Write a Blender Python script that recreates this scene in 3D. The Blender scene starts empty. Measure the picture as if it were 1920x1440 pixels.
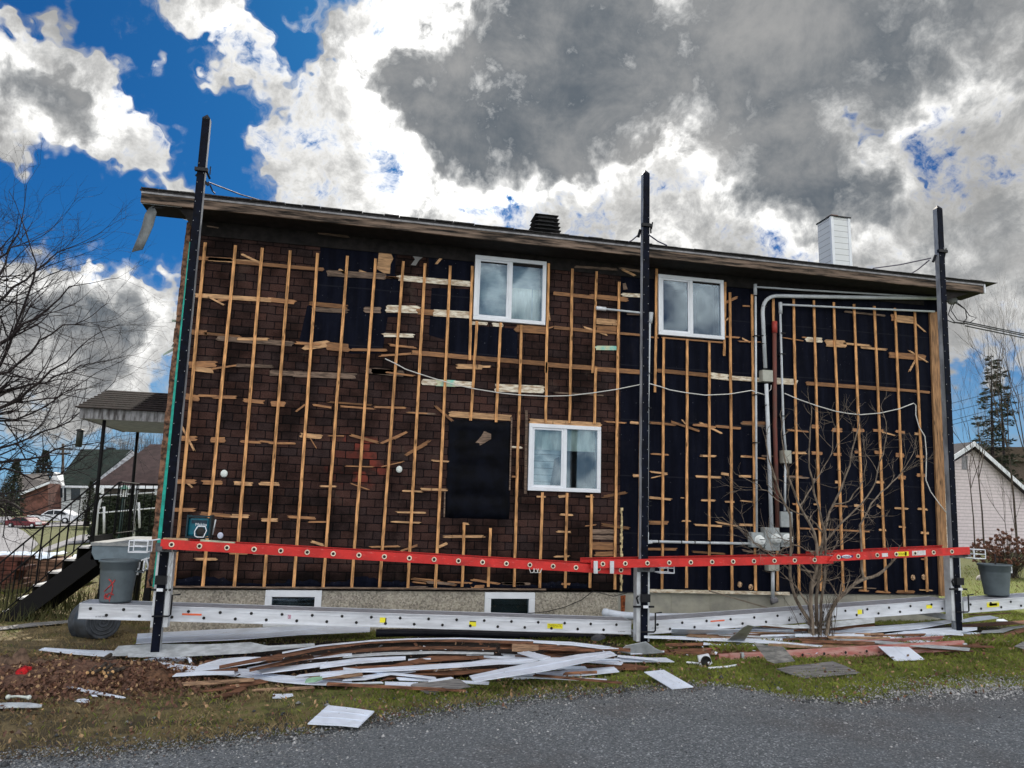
import bpy, math, random
import numpy as np
from mathutils import Vector, Matrix, noise as mnoise
random.seed(7)
R = math.radians
scene = bpy.context.scene
COL = scene.collection

# ------------------------------------------------------------------ camera
F, CX, CY, CZ, YAW, PITCH, ROLL = 1390., 2.3755, -11.3854, 1.1903, .2048, .1689, .0291
FW = np.array([math.sin(YAW)*math.cos(PITCH), math.cos(YAW)*math.cos(PITCH), math.sin(PITCH)])
_r = np.array([math.cos(YAW), -math.sin(YAW), 0.]); _u = np.cross(_r, FW)
RT = _r*math.cos(ROLL)+_u*math.sin(ROLL); UP = -_r*math.sin(ROLL)+_u*math.cos(ROLL)
CAM = np.array([CX, CY, CZ])
cd = bpy.data.cameras.new('camera'); cam = bpy.data.objects.new('camera', cd); COL.objects.link(cam)
cam.matrix_world = Matrix(((RT[0], UP[0], -FW[0], CX), (RT[1], UP[1], -FW[1], CY), (RT[2], UP[2], -FW[2], CZ), (0, 0, 0, 1)))
cd.sensor_width = 36.; cd.lens = F/1920*36; cd.clip_start = .05; cd.clip_end = 3000
scene.camera = cam

def ray(x, y): return FW*F+RT*(x-960)+UP*(720-y)
def dirn(x, y):
    d = ray(x, y); return d/np.linalg.norm(d)
def at(x, y, Y=0.):
    "point of the vertical plane at depth Y that the survey mark x, y belongs to"
    d = ray(x, y); return CAM+d*((Y-CY)/d[1])
def ppm(Y): return F/((Y-CY)*1.0)          # rough survey marks per metre at depth Y

# ------------------------------------------------------------------ sun and exposure
SUN = dirn(800, -60)
sun_el = math.asin(SUN[2]); sun_az = math.atan2(SUN[0], SUN[1])      # azimuth from +Y towards +X
sl = bpy.data.lights.new('sun', 'SUN'); sl.energy = 2.0; sl.angle = R(0.6); sl.color = (1, .93, .82)
so = bpy.data.objects.new('sun', sl); COL.objects.link(so)
so.rotation_euler = Vector(SUN).to_track_quat('Z', 'Y').to_euler()
scene.view_settings.view_transform = 'Standard'; scene.view_settings.look = 'None'
scene.view_settings.gamma = 1; scene.view_settings.exposure = 1.6
scene.cycles.max_bounces = 6; scene.cycles.transparent_max_bounces = 8

# ------------------------------------------------------------------ sky
world = bpy.data.worlds.new('World'); scene.world = world; world.use_nodes = True
nt = world.node_tree; nt.nodes.clear()
class NT:
    def __init__(s, t): s.t = t
    def n(s, typ, **k):
        nd = s.t.nodes.new(typ)
        for a, b in k.items(): setattr(nd, a, b)
        return nd
    def put(s, inp, v):
        if isinstance(v, bpy.types.NodeSocket): s.t.links.new(v, inp)
        elif v is not None:
            if inp.type == 'RGBA' and not hasattr(v, '__len__'): v = (v, v, v, 1)
            elif inp.type == 'RGBA' and len(v) == 3: v = (*v, 1)
            inp.default_value = v
    def m(s, op, a, b=None, c=None, clamp=False):
        nd = s.n('ShaderNodeMath', operation=op, use_clamp=clamp)
        for i, v in enumerate((a, b, c)):
            if v is not None: s.put(nd.inputs[i], v)
        return nd.outputs[0]
    def v(s, op, a, b=None, out=0):
        nd = s.n('ShaderNodeVectorMath', operation=op)
        s.put(nd.inputs[0], a)
        if b is not None:
            s.put(nd.inputs['Scale'] if op == 'SCALE' else nd.inputs[1], b)
        return nd.outputs[out]
    def mix(s, f, a, b, mode='MIX'):
        nd = s.n('ShaderNodeMix', data_type='RGBA', blend_type=mode)
        s.put(nd.inputs[0], f); s.put(nd.inputs[6], a); s.put(nd.inputs[7], b)
        return nd.outputs[2]
    def ramp(s, f, pts, interp='LINEAR'):
        nd = s.n('ShaderNodeValToRGB'); cr = nd.color_ramp; cr.interpolation = interp
        while len(cr.elements) < len(pts): cr.elements.new(.5)
        for e, (p, c) in zip(cr.elements, pts):
            e.position = p; e.color = (c, c, c, 1) if not hasattr(c, '__len__') else (*c, 1)
        s.put(nd.inputs[0], f); return nd.outputs[0]
    def noise(s, vec, scale, detail=4, rough=.5, dist=0., out=0, lac=2.):
        nd = s.n('ShaderNodeTexNoise'); s.put(nd.inputs['Vector'], vec)
        nd.inputs['Scale'].default_value = scale; nd.inputs['Detail'].default_value = detail
        nd.inputs['Roughness'].default_value = rough; nd.inputs['Distortion'].default_value = dist
        nd.inputs['Lacunarity'].default_value = lac
        return nd.outputs[out]
    def maprange(s, v, a, b, c=0., d=1., typ='SMOOTHSTEP'):
        nd = s.n('ShaderNodeMapRange', interpolation_type=typ)
        for i, q in enumerate((v, a, b, c, d)): s.put(nd.inputs[i], q)
        return nd.outputs[0]
W = NT(nt)
D = W.v('NORMALIZE', W.n('ShaderNodeTexCoord').outputs['Generated'])
sky = W.n('ShaderNodeTexSky', sky_type='NISHITA', sun_disc=False, sun_elevation=sun_el, sun_rotation=sun_az,
          air_density=1.0, dust_density=.3, ozone_density=2.5)
# warped direction so that cloud outlines are ragged at every scale
sep = W.n('ShaderNodeSeparateXYZ'); W.put(sep.inputs[0], D)
zz = W.m('ADD', W.m('MAXIMUM', sep.outputs[2], 0.), .22)
comb = W.n('ShaderNodeCombineXYZ')
W.put(comb.inputs[0], W.m('DIVIDE', sep.outputs[0], zz)); W.put(comb.inputs[1], W.m('DIVIDE', sep.outputs[1], zz))
P = comb.outputs[0]
warp = W.v('SUBTRACT', W.noise(D, 3.2, 2, .6, out=1), (.5, .5, .5))
warp2 = W.v('SUBTRACT', W.noise(D, 14., 3, .65, out=1), (.5, .5, .5))
DW = W.v('NORMALIZE', W.v('ADD', D, W.v('ADD', W.v('SCALE', warp, .06), W.v('SCALE', warp2, .15))))
def blobs(lst):
    "sum of soft cloud banks, each given by survey mark of its centre, its radius and its weight"
    tot = None
    for x, y, r, w in lst:
        d = dirn(x, y); k = 1/(1-math.cos(math.atan(r*(.86 if w > 0 else 1.08)/F)))
        dot = W.v('DOT_PRODUCT', DW, tuple(d), out=1)
        e = W.m('EXPONENT', W.m('MULTIPLY', W.m('SUBTRACT', dot, 1.), k))
        tot = W.m('MULTIPLY', e, w) if tot is None else W.m('MULTIPLY_ADD', e, w, tot)
    return tot
BL = [ # where cloud stands (+) and where the blue shows (-)
 (20,120,105,1.0),(110,190,95,1.0),(180,230,85,1.1),(185,90,62,1.),(245,275,65,1.2),(300,290,60,1.3),(350,300,32,.8),(295,345,45,1.2),(60,200,80,.9),(120,110,60,.7),(620,470,120,.6),(1000,560,300,.7),
 (-150,150,160,1),
 (370,15,65,.9),(430,30,75,.9),(470,90,60,.9),(505,135,45,.8),(460,180,32,.6),(300,150,28,.75),(210,30,45,.6),(30,295,30,.7),
 (560,105,34,-1.1),(535,195,26,-.8),(40,35,22,1.5),(100,20,22,1.2),(500,60,35,.9),(425,150,22,1.0),(290,130,18,1.0),(312,155,20,1.1),(335,172,16,1.),(60,70,20,1.),(575,15,30,1.4),(400,190,14,1.3),(60,300,22,1.2),
 (640,180,90,1.),(560,240,90,1.),(500,290,70,.8),(560,340,90,1.),(680,300,120,1.1),(760,380,120,1.1),(880,400,100,1.),
 (700,60,90,1.),(850,60,160,1.3),(900,200,200,1.4),(1050,100,240,1.4),(1100,300,200,1.3),(1300,120,260,1.4),(1600,80,260,1.4),(1860,120,220,1.3),
 (1300,350,180,1.2),(1500,350,150,1.2),(1450,250,140,1.),(1620,400,120,1.1),(1750,400,150,1.1),(1850,300,130,.9),(1880,500,170,1.2),(1880,420,150,1.),(1800,560,120,.8),(60,600,120,.7),(300,600,60,.6),(1700,220,60,.5),
 (1750,500,140,1.),(1900,600,120,.9),
 (200,540,110,1.),(270,560,70,.8),(100,520,80,.9),(30,560,100,1.),(230,620,120,1.),(40,660,150,1.),(200,670,110,.9),
 (1250,700,400,.8),(700,700,400,.8),(150,760,120,.45),(1850,690,60,.6),
 (50,15,40,-1.1),(140,10,40,-1.1),(0,50,35,-.6),(190,35,25,-.6),(20,350,60,-.7),(110,330,40,-.5),(220,70,50,-.7),(290,60,50,-.7),(350,150,55,-.7),(400,235,60,-.7),(180,400,100,-.8),(50,390,80,-.7),(250,460,90,-.8),(300,190,45,-.6),(540,30,50,-.7),(470,330,50,-.4),(380,80,30,.3),(330,230,55,-.55),(120,370,110,-.9),(270,440,85,-.8),(560,45,60,-.9),(610,90,40,-.6),(400,290,60,-.9),(450,200,45,-.6),(420,350,50,-.9),
 (1600,222,38,-2.),(1655,270,36,-1.9),(1705,318,42,-2.),(1735,345,25,-1.5),(1825,250,28,-2.5),(1755,300,25,-1.5),(345,150,20,-.5),(960,395,55,-1.6),(1130,440,45,-1.0),(730,250,30,-.3),(1830,720,60,-.8),(1480,480,60,-.2),(1295,335,20,-.7),(1790,370,30,-.9),
 (1030,620,60,0)]
M = blobs(BL)
DK = [ # the thick grey undersides
 (800,190,90,.6),(720,140,60,.5),(900,250,110,.7),(1000,120,180,.8),(1080,250,110,.6),(860,310,60,.5),(1300,110,220,.8),(1600,60,220,.7),(1850,60,180,.5),
 (1500,350,95,.75),(1420,290,80,.4),(1620,370,80,.6),(1060,400,70,-.35),(1150,380,90,-.4),(1250,330,60,-.3),(1350,420,50,-.2),(1780,230,90,-.4),(1800,380,90,-.4),(1900,500,130,.6),(1750,480,90,.35),
 (60,170,80,.6),(150,210,70,.4),(210,600,90,.75),(120,570,60,.4),(200,680,90,.5),(20,600,70,.5),(420,30,50,.3),(760,400,60,.25),(790,430,60,.3),(1000,20,200,.4),
 (1230,420,90,.35),(300,360,40,.1)]
K = blobs(DK)
n1 = W.noise(P, 2.6, 5, .60, .2)
n2 = W.noise(D, 11., 7, .68, .25)
back = W.maprange(sep.outputs[1], -.45, .2, 1.05, 0.)          # broken cloud over the rest of the sky
Mc = W.m('SUBTRACT', W.m('MINIMUM', M, W.m('MULTIPLY_ADD', W.m('MINIMUM', K, 1.), .7, .90)), .5)
n3 = W.noise(DW, 26., 4, .7, .2)
dens = W.m('ADD', W.m('ADD', W.m('MULTIPLY', W.m('SUBTRACT', n1, .5), .8), W.m('MULTIPLY', W.m('SUBTRACT', n2, .5), 4.6)),
           W.m('ADD', W.m('MULTIPLY_ADD', W.m('SUBTRACT', n3, .5), 1.6, W.m('MULTIPLY', Mc, 1.9)), back))
veil = W.m('MULTIPLY', W.maprange(dens, -1.25, .35), W.maprange(W.m('ADD', W.m('MULTIPLY', n3, .5), W.m('MULTIPLY', n2, .5)), .40, .66, 0., .75))
cov = W.m('MAXIMUM', W.maprange(dens, -.05, .85), veil)
Kc = W.m('MINIMUM', K, 1.1)
thick = W.maprange(W.m('ADD', W.m('ADD', W.m('MULTIPLY_ADD', W.m('SUBTRACT', n3, .5), .9, W.m('MULTIPLY', W.m('SUBTRACT', n2, .5), 3.0)), W.m('MULTIPLY', Kc, 1.05)), W.m('MULTIPLY', W.m('SUBTRACT', n1, .5), 1.0)), -.42, .88, 0., 1., 'LINEAR')
near = W.v('DOT_PRODUCT', D, tuple(SUN), out=1)
glow = W.m('EXPONENT', W.m('MULTIPLY', W.m('SUBTRACT', near, 1.), 9.))
lit = W.m('MULTIPLY_ADD', glow, .27, .20)
front = W.m('MAXIMUM', W.maprange(sep.outputs[1], .25, -.35, 0., 1.), W.maprange(sep.outputs[2], .68, .9, 0., 1.))   # front-lit clouds behind and overhead, out of view, boosted to fill the foreground
lit = W.m('MULTIPLY_ADD', front, 2.75, lit)
tex = W.maprange(n2, .34, .66, 1.28, .52, 'LINEAR')
rk = W.m('MULTIPLY', W.m('SUBTRACT', K, .38), 5.)
rim = W.m('MULTIPLY', W.m('EXPONENT', W.m('MULTIPLY', W.m('MULTIPLY', rk, rk), -1.)), glow)
lit = W.m('MULTIPLY_ADD', rim, 1.1, lit)
white = W.mix(1., W.mix(front, (1., .985, .95), (1., .94, .84)), W.m('MULTIPLY', lit, tex), 'MULTIPLY')
grey = W.mix(1., W.mix(W.maprange(W.m('ADD', W.m('MULTIPLY', n1, .6), W.m('MULTIPLY', n2, .4)), .38, .66), (.041, .049, .058), (.128, .128, .127)), W.m('MULTIPLY_ADD', front, 9., 1.), 'MULTIPLY')
cloud = W.mix(thick, white, grey)
# the blue itself
blue = W.mix(1., W.mix(1., sky.outputs[0], .060, 'MULTIPLY'), (.029, .165, .32), 'MULTIPLY')
hz = W.maprange(sep.outputs[2], .0, .34, 1., 0., 'LINEAR')
blue = W.mix(W.maprange(sep.outputs[2], .02, .30, .85, 0.), blue, (.085, .16, .24))
skyc = W.mix(cov, blue, cloud)
bg = W.n('ShaderNodeBackground'); W.put(bg.inputs[0], skyc); bg.inputs[1].default_value = 1.
wo = W.n('ShaderNodeOutputWorld'); nt.links.new(bg.outputs[0], wo.inputs[0])
world.cycles.sampling_method = 'MANUAL'; world.cycles.sample_map_resolution = 512

# ------------------------------------------------------------------ mesh helpers
class MB:
    "collects faces and links them as ONE mesh object"
    def __init__(s): s.v = []; s.f = []; s.m = []; s.mi = 0; s.sm = []; s.smooth = False
    def add(s, vs, fs):
        b = len(s.v); s.v.extend([tuple(map(float, q)) for q in vs])
        for f in fs: s.f.append([b+i for i in f]); s.m.append(s.mi); s.sm.append(s.smooth)
        return s
    def box(s, x0, x1, y0, y1, z0, z1):
        return s.add([(x0,y0,z0),(x1,y0,z0),(x1,y1,z0),(x0,y1,z0),(x0,y0,z1),(x1,y0,z1),(x1,y1,z1),(x0,y1,z1)],
                     [(0,3,2,1),(4,5,6,7),(0,1,5,4),(1,2,6,5),(2,3,7,6),(3,0,4,7)])
    def beam(s, p, q, w, h, up=(0, 0, 1)):
        p = Vector(p); q = Vector(q); d = (q-p).normalized(); u = Vector(up)
        a = d.cross(u)
        if a.length < 1e-4: a = d.cross(Vector((0, 1, 0)))
        a.normalize(); b = a.cross(d); a *= w/2; b *= h/2
        vs = [p-a-b, p+a-b, p+a+b, p-a+b, q-a-b, q+a-b, q+a+b, q-a+b]
        return s.add(vs, [(0,1,2,3),(7,6,5,4),(0,4,5,1),(1,5,6,2),(2,6,7,3),(3,7,4,0)])
    def prism(s, pts, off):
        "polygon pts (3-D) extruded by vector off"
        n = len(pts); o = Vector(off); vs = [Vector(p) for p in pts]+[Vector(p)+o for p in pts]
        nn = Vector((0, 0, 0))
        for i in range(n):
            a, b = vs[i], vs[(i+1) % n]; nn += a.cross(b)
        fs = [tuple(range(n)), tuple(reversed(range(n, 2*n)))] + [(i, i+n, (i+1) % n+n, (i+1) % n) for i in range(n)]
        if nn.dot(o) > 0: fs = [tuple(reversed(f)) for f in fs]
        return s.add(vs, fs)
    def tube(s, pts, rs, seg=8, cap=True):
        if not hasattr(rs, '__len__'): rs = [rs]*len(pts)
        P_ = [Vector(p) for p in pts]; n = len(P_); vs = []
        prev = None
        for i, p in enumerate(P_):
            d = (P_[min(i+1, n-1)]-P_[max(i-1, 0)])
            d = d.normalized() if d.length > 1e-9 else Vector((0, 0, 1))
            if prev is None:
                a = d.cross(Vector((0, 0, 1)) if abs(d.z) < .9 else Vector((1, 0, 0))).normalized()
            else:
                a = (prev-d*prev.dot(d)); a = a.normalized() if a.length > 1e-6 else d.orthogonal().normalized()
            prev = a; b = d.cross(a)
            for k in range(seg):
                t = 2*math.pi*k/seg; vs.append(p+(a*math.cos(t)+b*math.sin(t))*rs[i])
        fs = [(i*seg+k, i*seg+(k+1) % seg, (i+1)*seg+(k+1) % seg, (i+1)*seg+k) for i in range(n-1) for k in range(seg)]
        if cap: fs += [tuple(reversed(range(seg))), tuple(range((n-1)*seg, n*seg))]
        o = s.smooth; s.smooth = seg > 5; s.add(vs, fs); s.smooth = o
        return s
    def lathe(s, c, axis, prof, seg=24):
        "prof = [(r, h), ...] turned about axis through c"
        ax = Vector(axis).normalized(); a = ax.orthogonal().normalized(); b = ax.cross(a); c = Vector(c); vs = []
        for r_, h in prof:
            for k in range(seg):
                t = 2*math.pi*k/seg; vs.append(c+ax*h+(a*math.cos(t)+b*math.sin(t))*r_)
        n = len(prof)
        fs = [(i*seg+k, i*seg+(k+1) % seg, (i+1)*seg+(k+1) % seg, (i+1)*seg+k) for i in range(n-1) for k in range(seg)]
        o = s.smooth; s.smooth = True; s.add(vs, fs); s.smooth = o
        return s
    def ball(s, c, r, sx=1, sy=1, sz=1, seg=10, rings=6):
        c = Vector(c); vs = []
        for i in range(1, rings):
            t = math.pi*i/rings
            for k in range(seg):
                p = 2*math.pi*k/seg
                vs.append(c+Vector((sx*math.sin(t)*math.cos(p), sy*math.sin(t)*math.sin(p), sz*math.cos(t)))*r)
        vs += [c+Vector((0, 0, sz*r)), c-Vector((0, 0, sz*r))]; N = (rings-1)*seg
        fs = [(i*seg+k, (i+1)*seg+k, (i+1)*seg+(k+1) % seg, i*seg+(k+1) % seg) for i in range(rings-2) for k in range(seg)]
        fs += [(N, k, (k+1) % seg) for k in range(seg)]+[(N+1, (rings-2)*seg+(k+1) % seg, (rings-2)*seg+k) for k in range(seg)]
        o = s.smooth; s.smooth = True; s.add(vs, fs); s.smooth = o
        return s
    def build(s, name, mats, parent=None, origin=None, bevel=0.):
        me = bpy.data.meshes.new(name)
        base = Vector((0, 0, 0))
        pw = Vector(parent['_w']) if parent is not None else Vector((0, 0, 0))
        if parent is not None: base = Vector(pw)
        elif origin is not None: base = Vector(origin)
        elif s.v:
            a = np.array(s.v); base = Vector(((a[:, 0].min()+a[:, 0].max())/2, (a[:, 1].min()+a[:, 1].max())/2, a[:, 2].min()))
        me.from_pydata([(x-base.x, y-base.y, z-base.z) for x, y, z in s.v], [], s.f)
        if not isinstance(mats, (list, tuple)): mats = [mats]
        for m_ in mats: me.materials.append(m_)
        me.polygons.foreach_set('material_index', s.m)
        me.polygons.foreach_set('use_smooth', s.sm)
        me.update()
        o = bpy.data.objects.new(name, me); COL.objects.link(o)
        o['_w'] = tuple(base)
        if parent is not None: o.parent = parent
        else: o.location = base
        if bevel:
            b = o.modifiers.new('bevel', 'BEVEL'); b.width = bevel; b.segments = 2; b.limit_method = 'ANGLE'; b.angle_limit = R(40)
        return o

def tag(o, label=None, cat=None, group=None, kind=None):
    if label: o['label'] = label
    if cat: o['category'] = cat
    if group: o['group'] = group
    if kind: o['kind'] = kind
    return o
def empty(name, loc, label, cat, group=None):
    o = bpy.data.objects.new(name, None); COL.objects.link(o); o.location = loc; o['_w'] = tuple(loc); o.empty_display_size = .2
    return tag(o, label, cat, group)

# ------------------------------------------------------------------ materials
MATS = {}
def mat(name, base, rough=.6, metal=0., var=.15, scale=8., stretch=(1, 1, 1), bump=.0, bscale=None, base2=None, spec=.3, rnd=.12, detail=5, f=None):
    "procedural material: base colour broken up by noise in world space, some shift from object to object"
    if name in MATS: return MATS[name]
    m_ = bpy.data.materials.new(name); m_.use_nodes = True; t = m_.node_tree; t.nodes.clear(); N = NT(t)
    pos = N.n('ShaderNodeNewGeometry').outputs['Position']
    mp = N.n('ShaderNodeMapping'); N.put(mp.inputs[0], pos); mp.inputs['Scale'].default_value = stretch
    oi = N.n('ShaderNodeObjectInfo').outputs['Random']
    v = N.v('ADD', mp.outputs[0], N.v('SCALE', (7., 3., 5.), oi))
    n = N.noise(v, scale, detail, .6)
    b2 = base2 or tuple(c*(1-var*1.8) for c in base)
    b1 = tuple(min(1, c*(1+var)) for c in base) if not base2 else base
    c = N.mix(N.maprange(n, .32, .68), b2, b1)
    if rnd: c = N.mix(1., c, N.maprange(oi, 0., 1., 1-rnd, 1+rnd, 'LINEAR'), 'MULTIPLY')
    if f: c = f(N, pos, c)
    p = N.n('ShaderNodeBsdfPrincipled'); N.put(p.inputs['Base Color'], c)
    N.put(p.inputs['Roughness'], N.maprange(n, .3, .7, max(.02, rough-.08), min(1, rough+.08), 'LINEAR')); p.inputs['Metallic'].default_value = metal
    p.inputs['Specular IOR Level'].default_value = spec
    if bump:
        bn = N.n('ShaderNodeBump'); bn.inputs['Strength'].default_value = bump; bn.inputs['Distance'].default_value = .01
        N.put(bn.inputs['Height'], N.noise(v, bscale or scale*3, 4, .6)); t.links.new(bn.outputs[0], p.inputs['Normal'])
    o = N.n('ShaderNodeOutputMaterial'); t.links.new(p.outputs[0], o.inputs[0])
    MATS[name] = m_; return m_

def knots(N, pos, c):
    "dark knots and nail stains in sawn strapping"
    mp = N.n('ShaderNodeMapping'); N.put(mp.inputs[0], pos); mp.inputs['Scale'].default_value = (9, 9, 3.4)
    vo = N.n('ShaderNodeTexVoronoi'); N.put(vo.inputs['Vector'], mp.outputs[0]); vo.inputs['Scale'].default_value = 1.
    k = N.maprange(vo.outputs['Distance'], .08, .2, .35, 1.)
    return N.mix(1., c, k, 'MULTIPLY')
WOOD = mat('sawn_strapping', (.60, .315, .135), .75, var=.30, scale=5, stretch=(6, 6, .9), f=knots, bump=.3, spec=.2)
WOODH = mat('old_lath_board', (.33, .17, .08), .8, base2=(.17, .09, .05), scale=6, stretch=(1, 6, 8), rnd=.4, bump=.3, spec=.2)
WOODD = mat('weathered_lath_board', (.17, .12, .09), .85, var=.35, scale=6, stretch=(1, 6, 8), rnd=.3)
WOODP = mat('pine_board', (.52, .31, .16), .7, var=.25, scale=5, stretch=(1, 5, 7), f=knots)
CREAM = mat('flaked_white_paint_board', (.78, .74, .62), .6, base2=(.34, .24, .15), scale=9, stretch=(1, 1, 4), rnd=.05)
TEALP = mat('turquoise_painted_board', (.18, .55, .50), .6, base2=(.62, .60, .40), scale=7, rnd=.05)
POST = mat('new_corner_post_wood', (.30, .165, .08), .7, var=.3, scale=5, stretch=(8, 8, .8), f=knots)
BROWNE = mat('brown_corner_edge', (.17, .09, .055), .8, var=.5, scale=16)
TEAL = mat('teal_flashing', (.01, .36, .29), .45, var=.2)
FASC = mat('weathered_fascia_board', (.15, .11, .085), .85, var=.55, scale=3.2, stretch=(.6, 3, 7), bump=.3)
DRIP = mat('aluminium_drip_edge', (.22, .22, .23), .4, .4, var=.2)
SHING = mat('asphalt_shingles', (.045, .043, .045), .95, var=.3, scale=30, bump=.5)
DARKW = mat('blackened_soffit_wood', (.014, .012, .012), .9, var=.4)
WHITE = mat('white_vinyl_frame', (.74, .78, .84), .35, var=.04, scale=3, rnd=.02)
def grime(N, pos, c):
    g = N.maprange(N.noise(pos, 2.2, 6, .68), .50, .72)
    c = N.mix(N.m('MULTIPLY', g, .22), c, (.30, .27, .22))
    return N.mix(N.maprange(N.noise(pos, 38., 3, .6), .68, .74), c, (.12, .09, .07))
WHITEV = mat('white_vinyl_siding', (.72, .79, .90), .4, var=.06, scale=3.5, rnd=.09, f=grime)
BACKV = mat('grey_backed_siding', (.50, .54, .57), .5, var=.15, rnd=.15)
BRBOARD = mat('brown_fibreboard', (.17, .080, .045), .8, var=.35, scale=4, stretch=(1.5, 6, 6), rnd=.3)
TANB = mat('tan_board_edge', (.33, .21, .13), .8, var=.3, scale=5, stretch=(1.5, 6, 6), rnd=.2)
GREYB = mat('grey_weathered_board', (.31, .30, .29), .85, base2=(.11, .11, .11), scale=5, stretch=(1, 7, 7), rnd=.1)
ALU = mat('brushed_aluminium', (.60, .63, .66), .42, .35, var=.1, scale=6, rnd=.03)
ALUW = mat('pale_aluminium_plank', (.66, .69, .74), .45, .15, var=.1, scale=5, stretch=(.5, 3, 3), rnd=.03)
DECK = mat('ribbed_aluminium_deck', (.34, .37, .42), .5, .3, var=.2, scale=20)
def ribs(N, pos, c):
    sp = N.n('ShaderNodeSeparateXYZ'); N.put(sp.inputs[0], pos)
    w = N.m('SINE', N.m('MULTIPLY', sp.outputs[1], 190.))
    return N.mix(1., c, N.maprange(w, -.6, .6, .6, 1.15), 'MULTIPLY')
DECK = mat('ribbed_deck', (.50, .53, .60), .5, .3, var=.12, scale=14, f=ribs)
BLKM = mat('black_coated_steel', (.007, .008, .011), .5, var=.2, spec=.3)
NAVY = mat('black_rubber_mast_face', (.004, .006, .014), .6, var=.3, scale=12, spec=.08)
MASTG = mat('dull_grey_mast_side', (.34, .36, .39), .5, .2, var=.25, scale=9, stretch=(1, 1, .3))
def scuff(N, pos, c):
    mp = N.n('ShaderNodeMapping'); N.put(mp.inputs[0], pos); mp.inputs['Scale'].default_value = (1.5, 1, 9.)
    c = N.mix(N.m('MULTIPLY', N.maprange(N.noise(mp.outputs[0], 9., 6, .7), .60, .70), .6), c, (.62, .28, .25))
    return N.mix(N.m('MULTIPLY', N.maprange(N.noise(pos, 3., 5, .7), .52, .72), .55), c, (.20, .03, .025))
RED = mat('red_fibreglass', (.60, .030, .026), .45, var=.1, scale=5, rnd=.03, f=scuff)
REDF = mat('faded_red_fibreglass', (.40, .13, .115), .7, base2=(.50, .30, .27), scale=7, stretch=(.6, 3, 3), rnd=.03)
REDD = mat('shaded_red_web', (.42, .02, .03), .45, var=.1)
BONE = mat('bone_rung_collar', (.75, .66, .52), .5, var=.1)
YEL = mat('yellow_sticker', (.85, .78, .04), .5, var=.05)
ORG = mat('orange_sticker', (.80, .16, .07), .5, var=.05)
GREYS = mat('grey_sticker', (.62, .62, .64), .5, var=.1, scale=30)
INK = mat('black_ink', (.015, .015, .015), .6, var=.05)
OLIVE = mat('dark_yellow_ink', (.32, .28, .0), .6, var=.05)
BLUEI = mat('navy_blue_ink', (.03, .03, .16), .6, var=.05)
PVC = mat('grey_conduit', (.50, .54, .58), .45, var=.08, scale=5, rnd=.08)
RUST = mat('peeling_red_pipe', (.16, .05, .04), .7, base2=(.10, .05, .04), scale=14, stretch=(1, 1, .4))
REDC = mat('red_cap', (.36, .05, .04), .5, var=.1)
BINM = mat('grey_bin_plastic', (.095, .12, .135), .55, var=.1, scale=6)
BINDK = mat('dark_grey_bin_plastic', (.05, .058, .07), .5, var=.3, scale=6)
REDM = mat('red_paint_mark', (.42, .05, .05), .7, var=.3, scale=30)
MAKT = mat('teal_radio_plastic', (.0, .10, .15), .35, var=.2)
CONC = mat('smooth_concrete', (.42, .41, .35), .9, base2=(.28, .28, .25), scale=2.6, stretch=(1, 1, 1.3), bump=.2, rnd=0)
CABLE = mat('white_cable', (.62, .62, .60), .5, var=.05)
BLKC = mat('black_cable', (.012, .012, .014), .5, var=.05)
ROPE = mat('dark_rope', (.03, .03, .09), .7, var=.1)
FOAM = mat('white_foam', (.72, .78, .76), .7, var=.1)
BARK = mat('grey_brown_bark', (.085, .068, .055), .9, var=.4, scale=20, stretch=(1, 1, .4), bump=.4)
BARKL = mat('pale_lichen_bark', (.27, .22, .17), .9, base2=(.09, .07, .055), scale=16, stretch=(1, 1, .5), bump=.4)
BARKD = mat('dark_twig_bark', (.028, .022, .024), .9, var=.3)
RAILB = mat('black_iron_railing', (.005, .005, .006), .7, var=.1, spec=.2)

# stucco with pebbles
def pebble(N, pos, c):
    vo = N.n('ShaderNodeTexVoronoi'); N.put(vo.inputs['Vector'], pos); vo.inputs['Scale'].default_value = 48.
    g = N.ramp(N.n('ShaderNodeSeparateColor').outputs[0] if 0 else N.m('FRACT', N.m('MULTIPLY', vo.outputs['Position'] if 0 else N.v('DOT_PRODUCT', vo.outputs['Color'], (.5, .3, .2), out=1), 1.7)),
               [(0, (.07, .065, .06)), (.35, (.30, .27, .22)), (.6, (.58, .54, .46)), (1, (.22, .2, .18))])
    return N.mix(.55, c, g)
STUC = mat('pebble_dash_stucco', (.40, .37, .31), .95, var=.2, scale=3, bump=.8, bscale=50, f=pebble, rnd=0)

# glass: reflects the sky behind the viewer, lets the room show
def glass(name, tint=(.85, .92, .95), refl=.025):
    m_ = bpy.data.materials.new(name); m_.use_nodes = True; t = m_.node_tree; t.nodes.clear(); N = NT(t)
    tr = N.n('ShaderNodeBsdfTransparent'); N.put(tr.inputs[0], tint)
    gl = N.n('ShaderNodeBsdfGlossy'); gl.inputs['Roughness'].default_value = .04; gl.inputs[0].default_value = (.74, .86, .96, 1)
    fr = N.n('ShaderNodeFresnel'); fr.inputs[0].default_value = 1.6
    fac = N.m('ADD', N.m('MULTIPLY', fr.outputs[0], .9), refl, clamp=True)
    bn = N.n('ShaderNodeBump'); bn.inputs['Strength'].default_value = .03; bn.inputs['Distance'].default_value = .02
    N.put(bn.inputs['Height'], N.noise(N.n('ShaderNodeNewGeometry').outputs['Position'], 2.5, 1)); t.links.new(bn.outputs[0], gl.inputs['Normal'])
    mx = N.n('ShaderNodeMixShader'); N.put(mx.inputs[0], fac); t.links.new(tr.outputs[0], mx.inputs[1]); t.links.new(gl.outputs[0], mx.inputs[2])
    o = N.n('ShaderNodeOutputMaterial'); t.links.new(mx.outputs[0], o.inputs[0]); return m_
GLASS = glass('window_glass')

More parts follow.
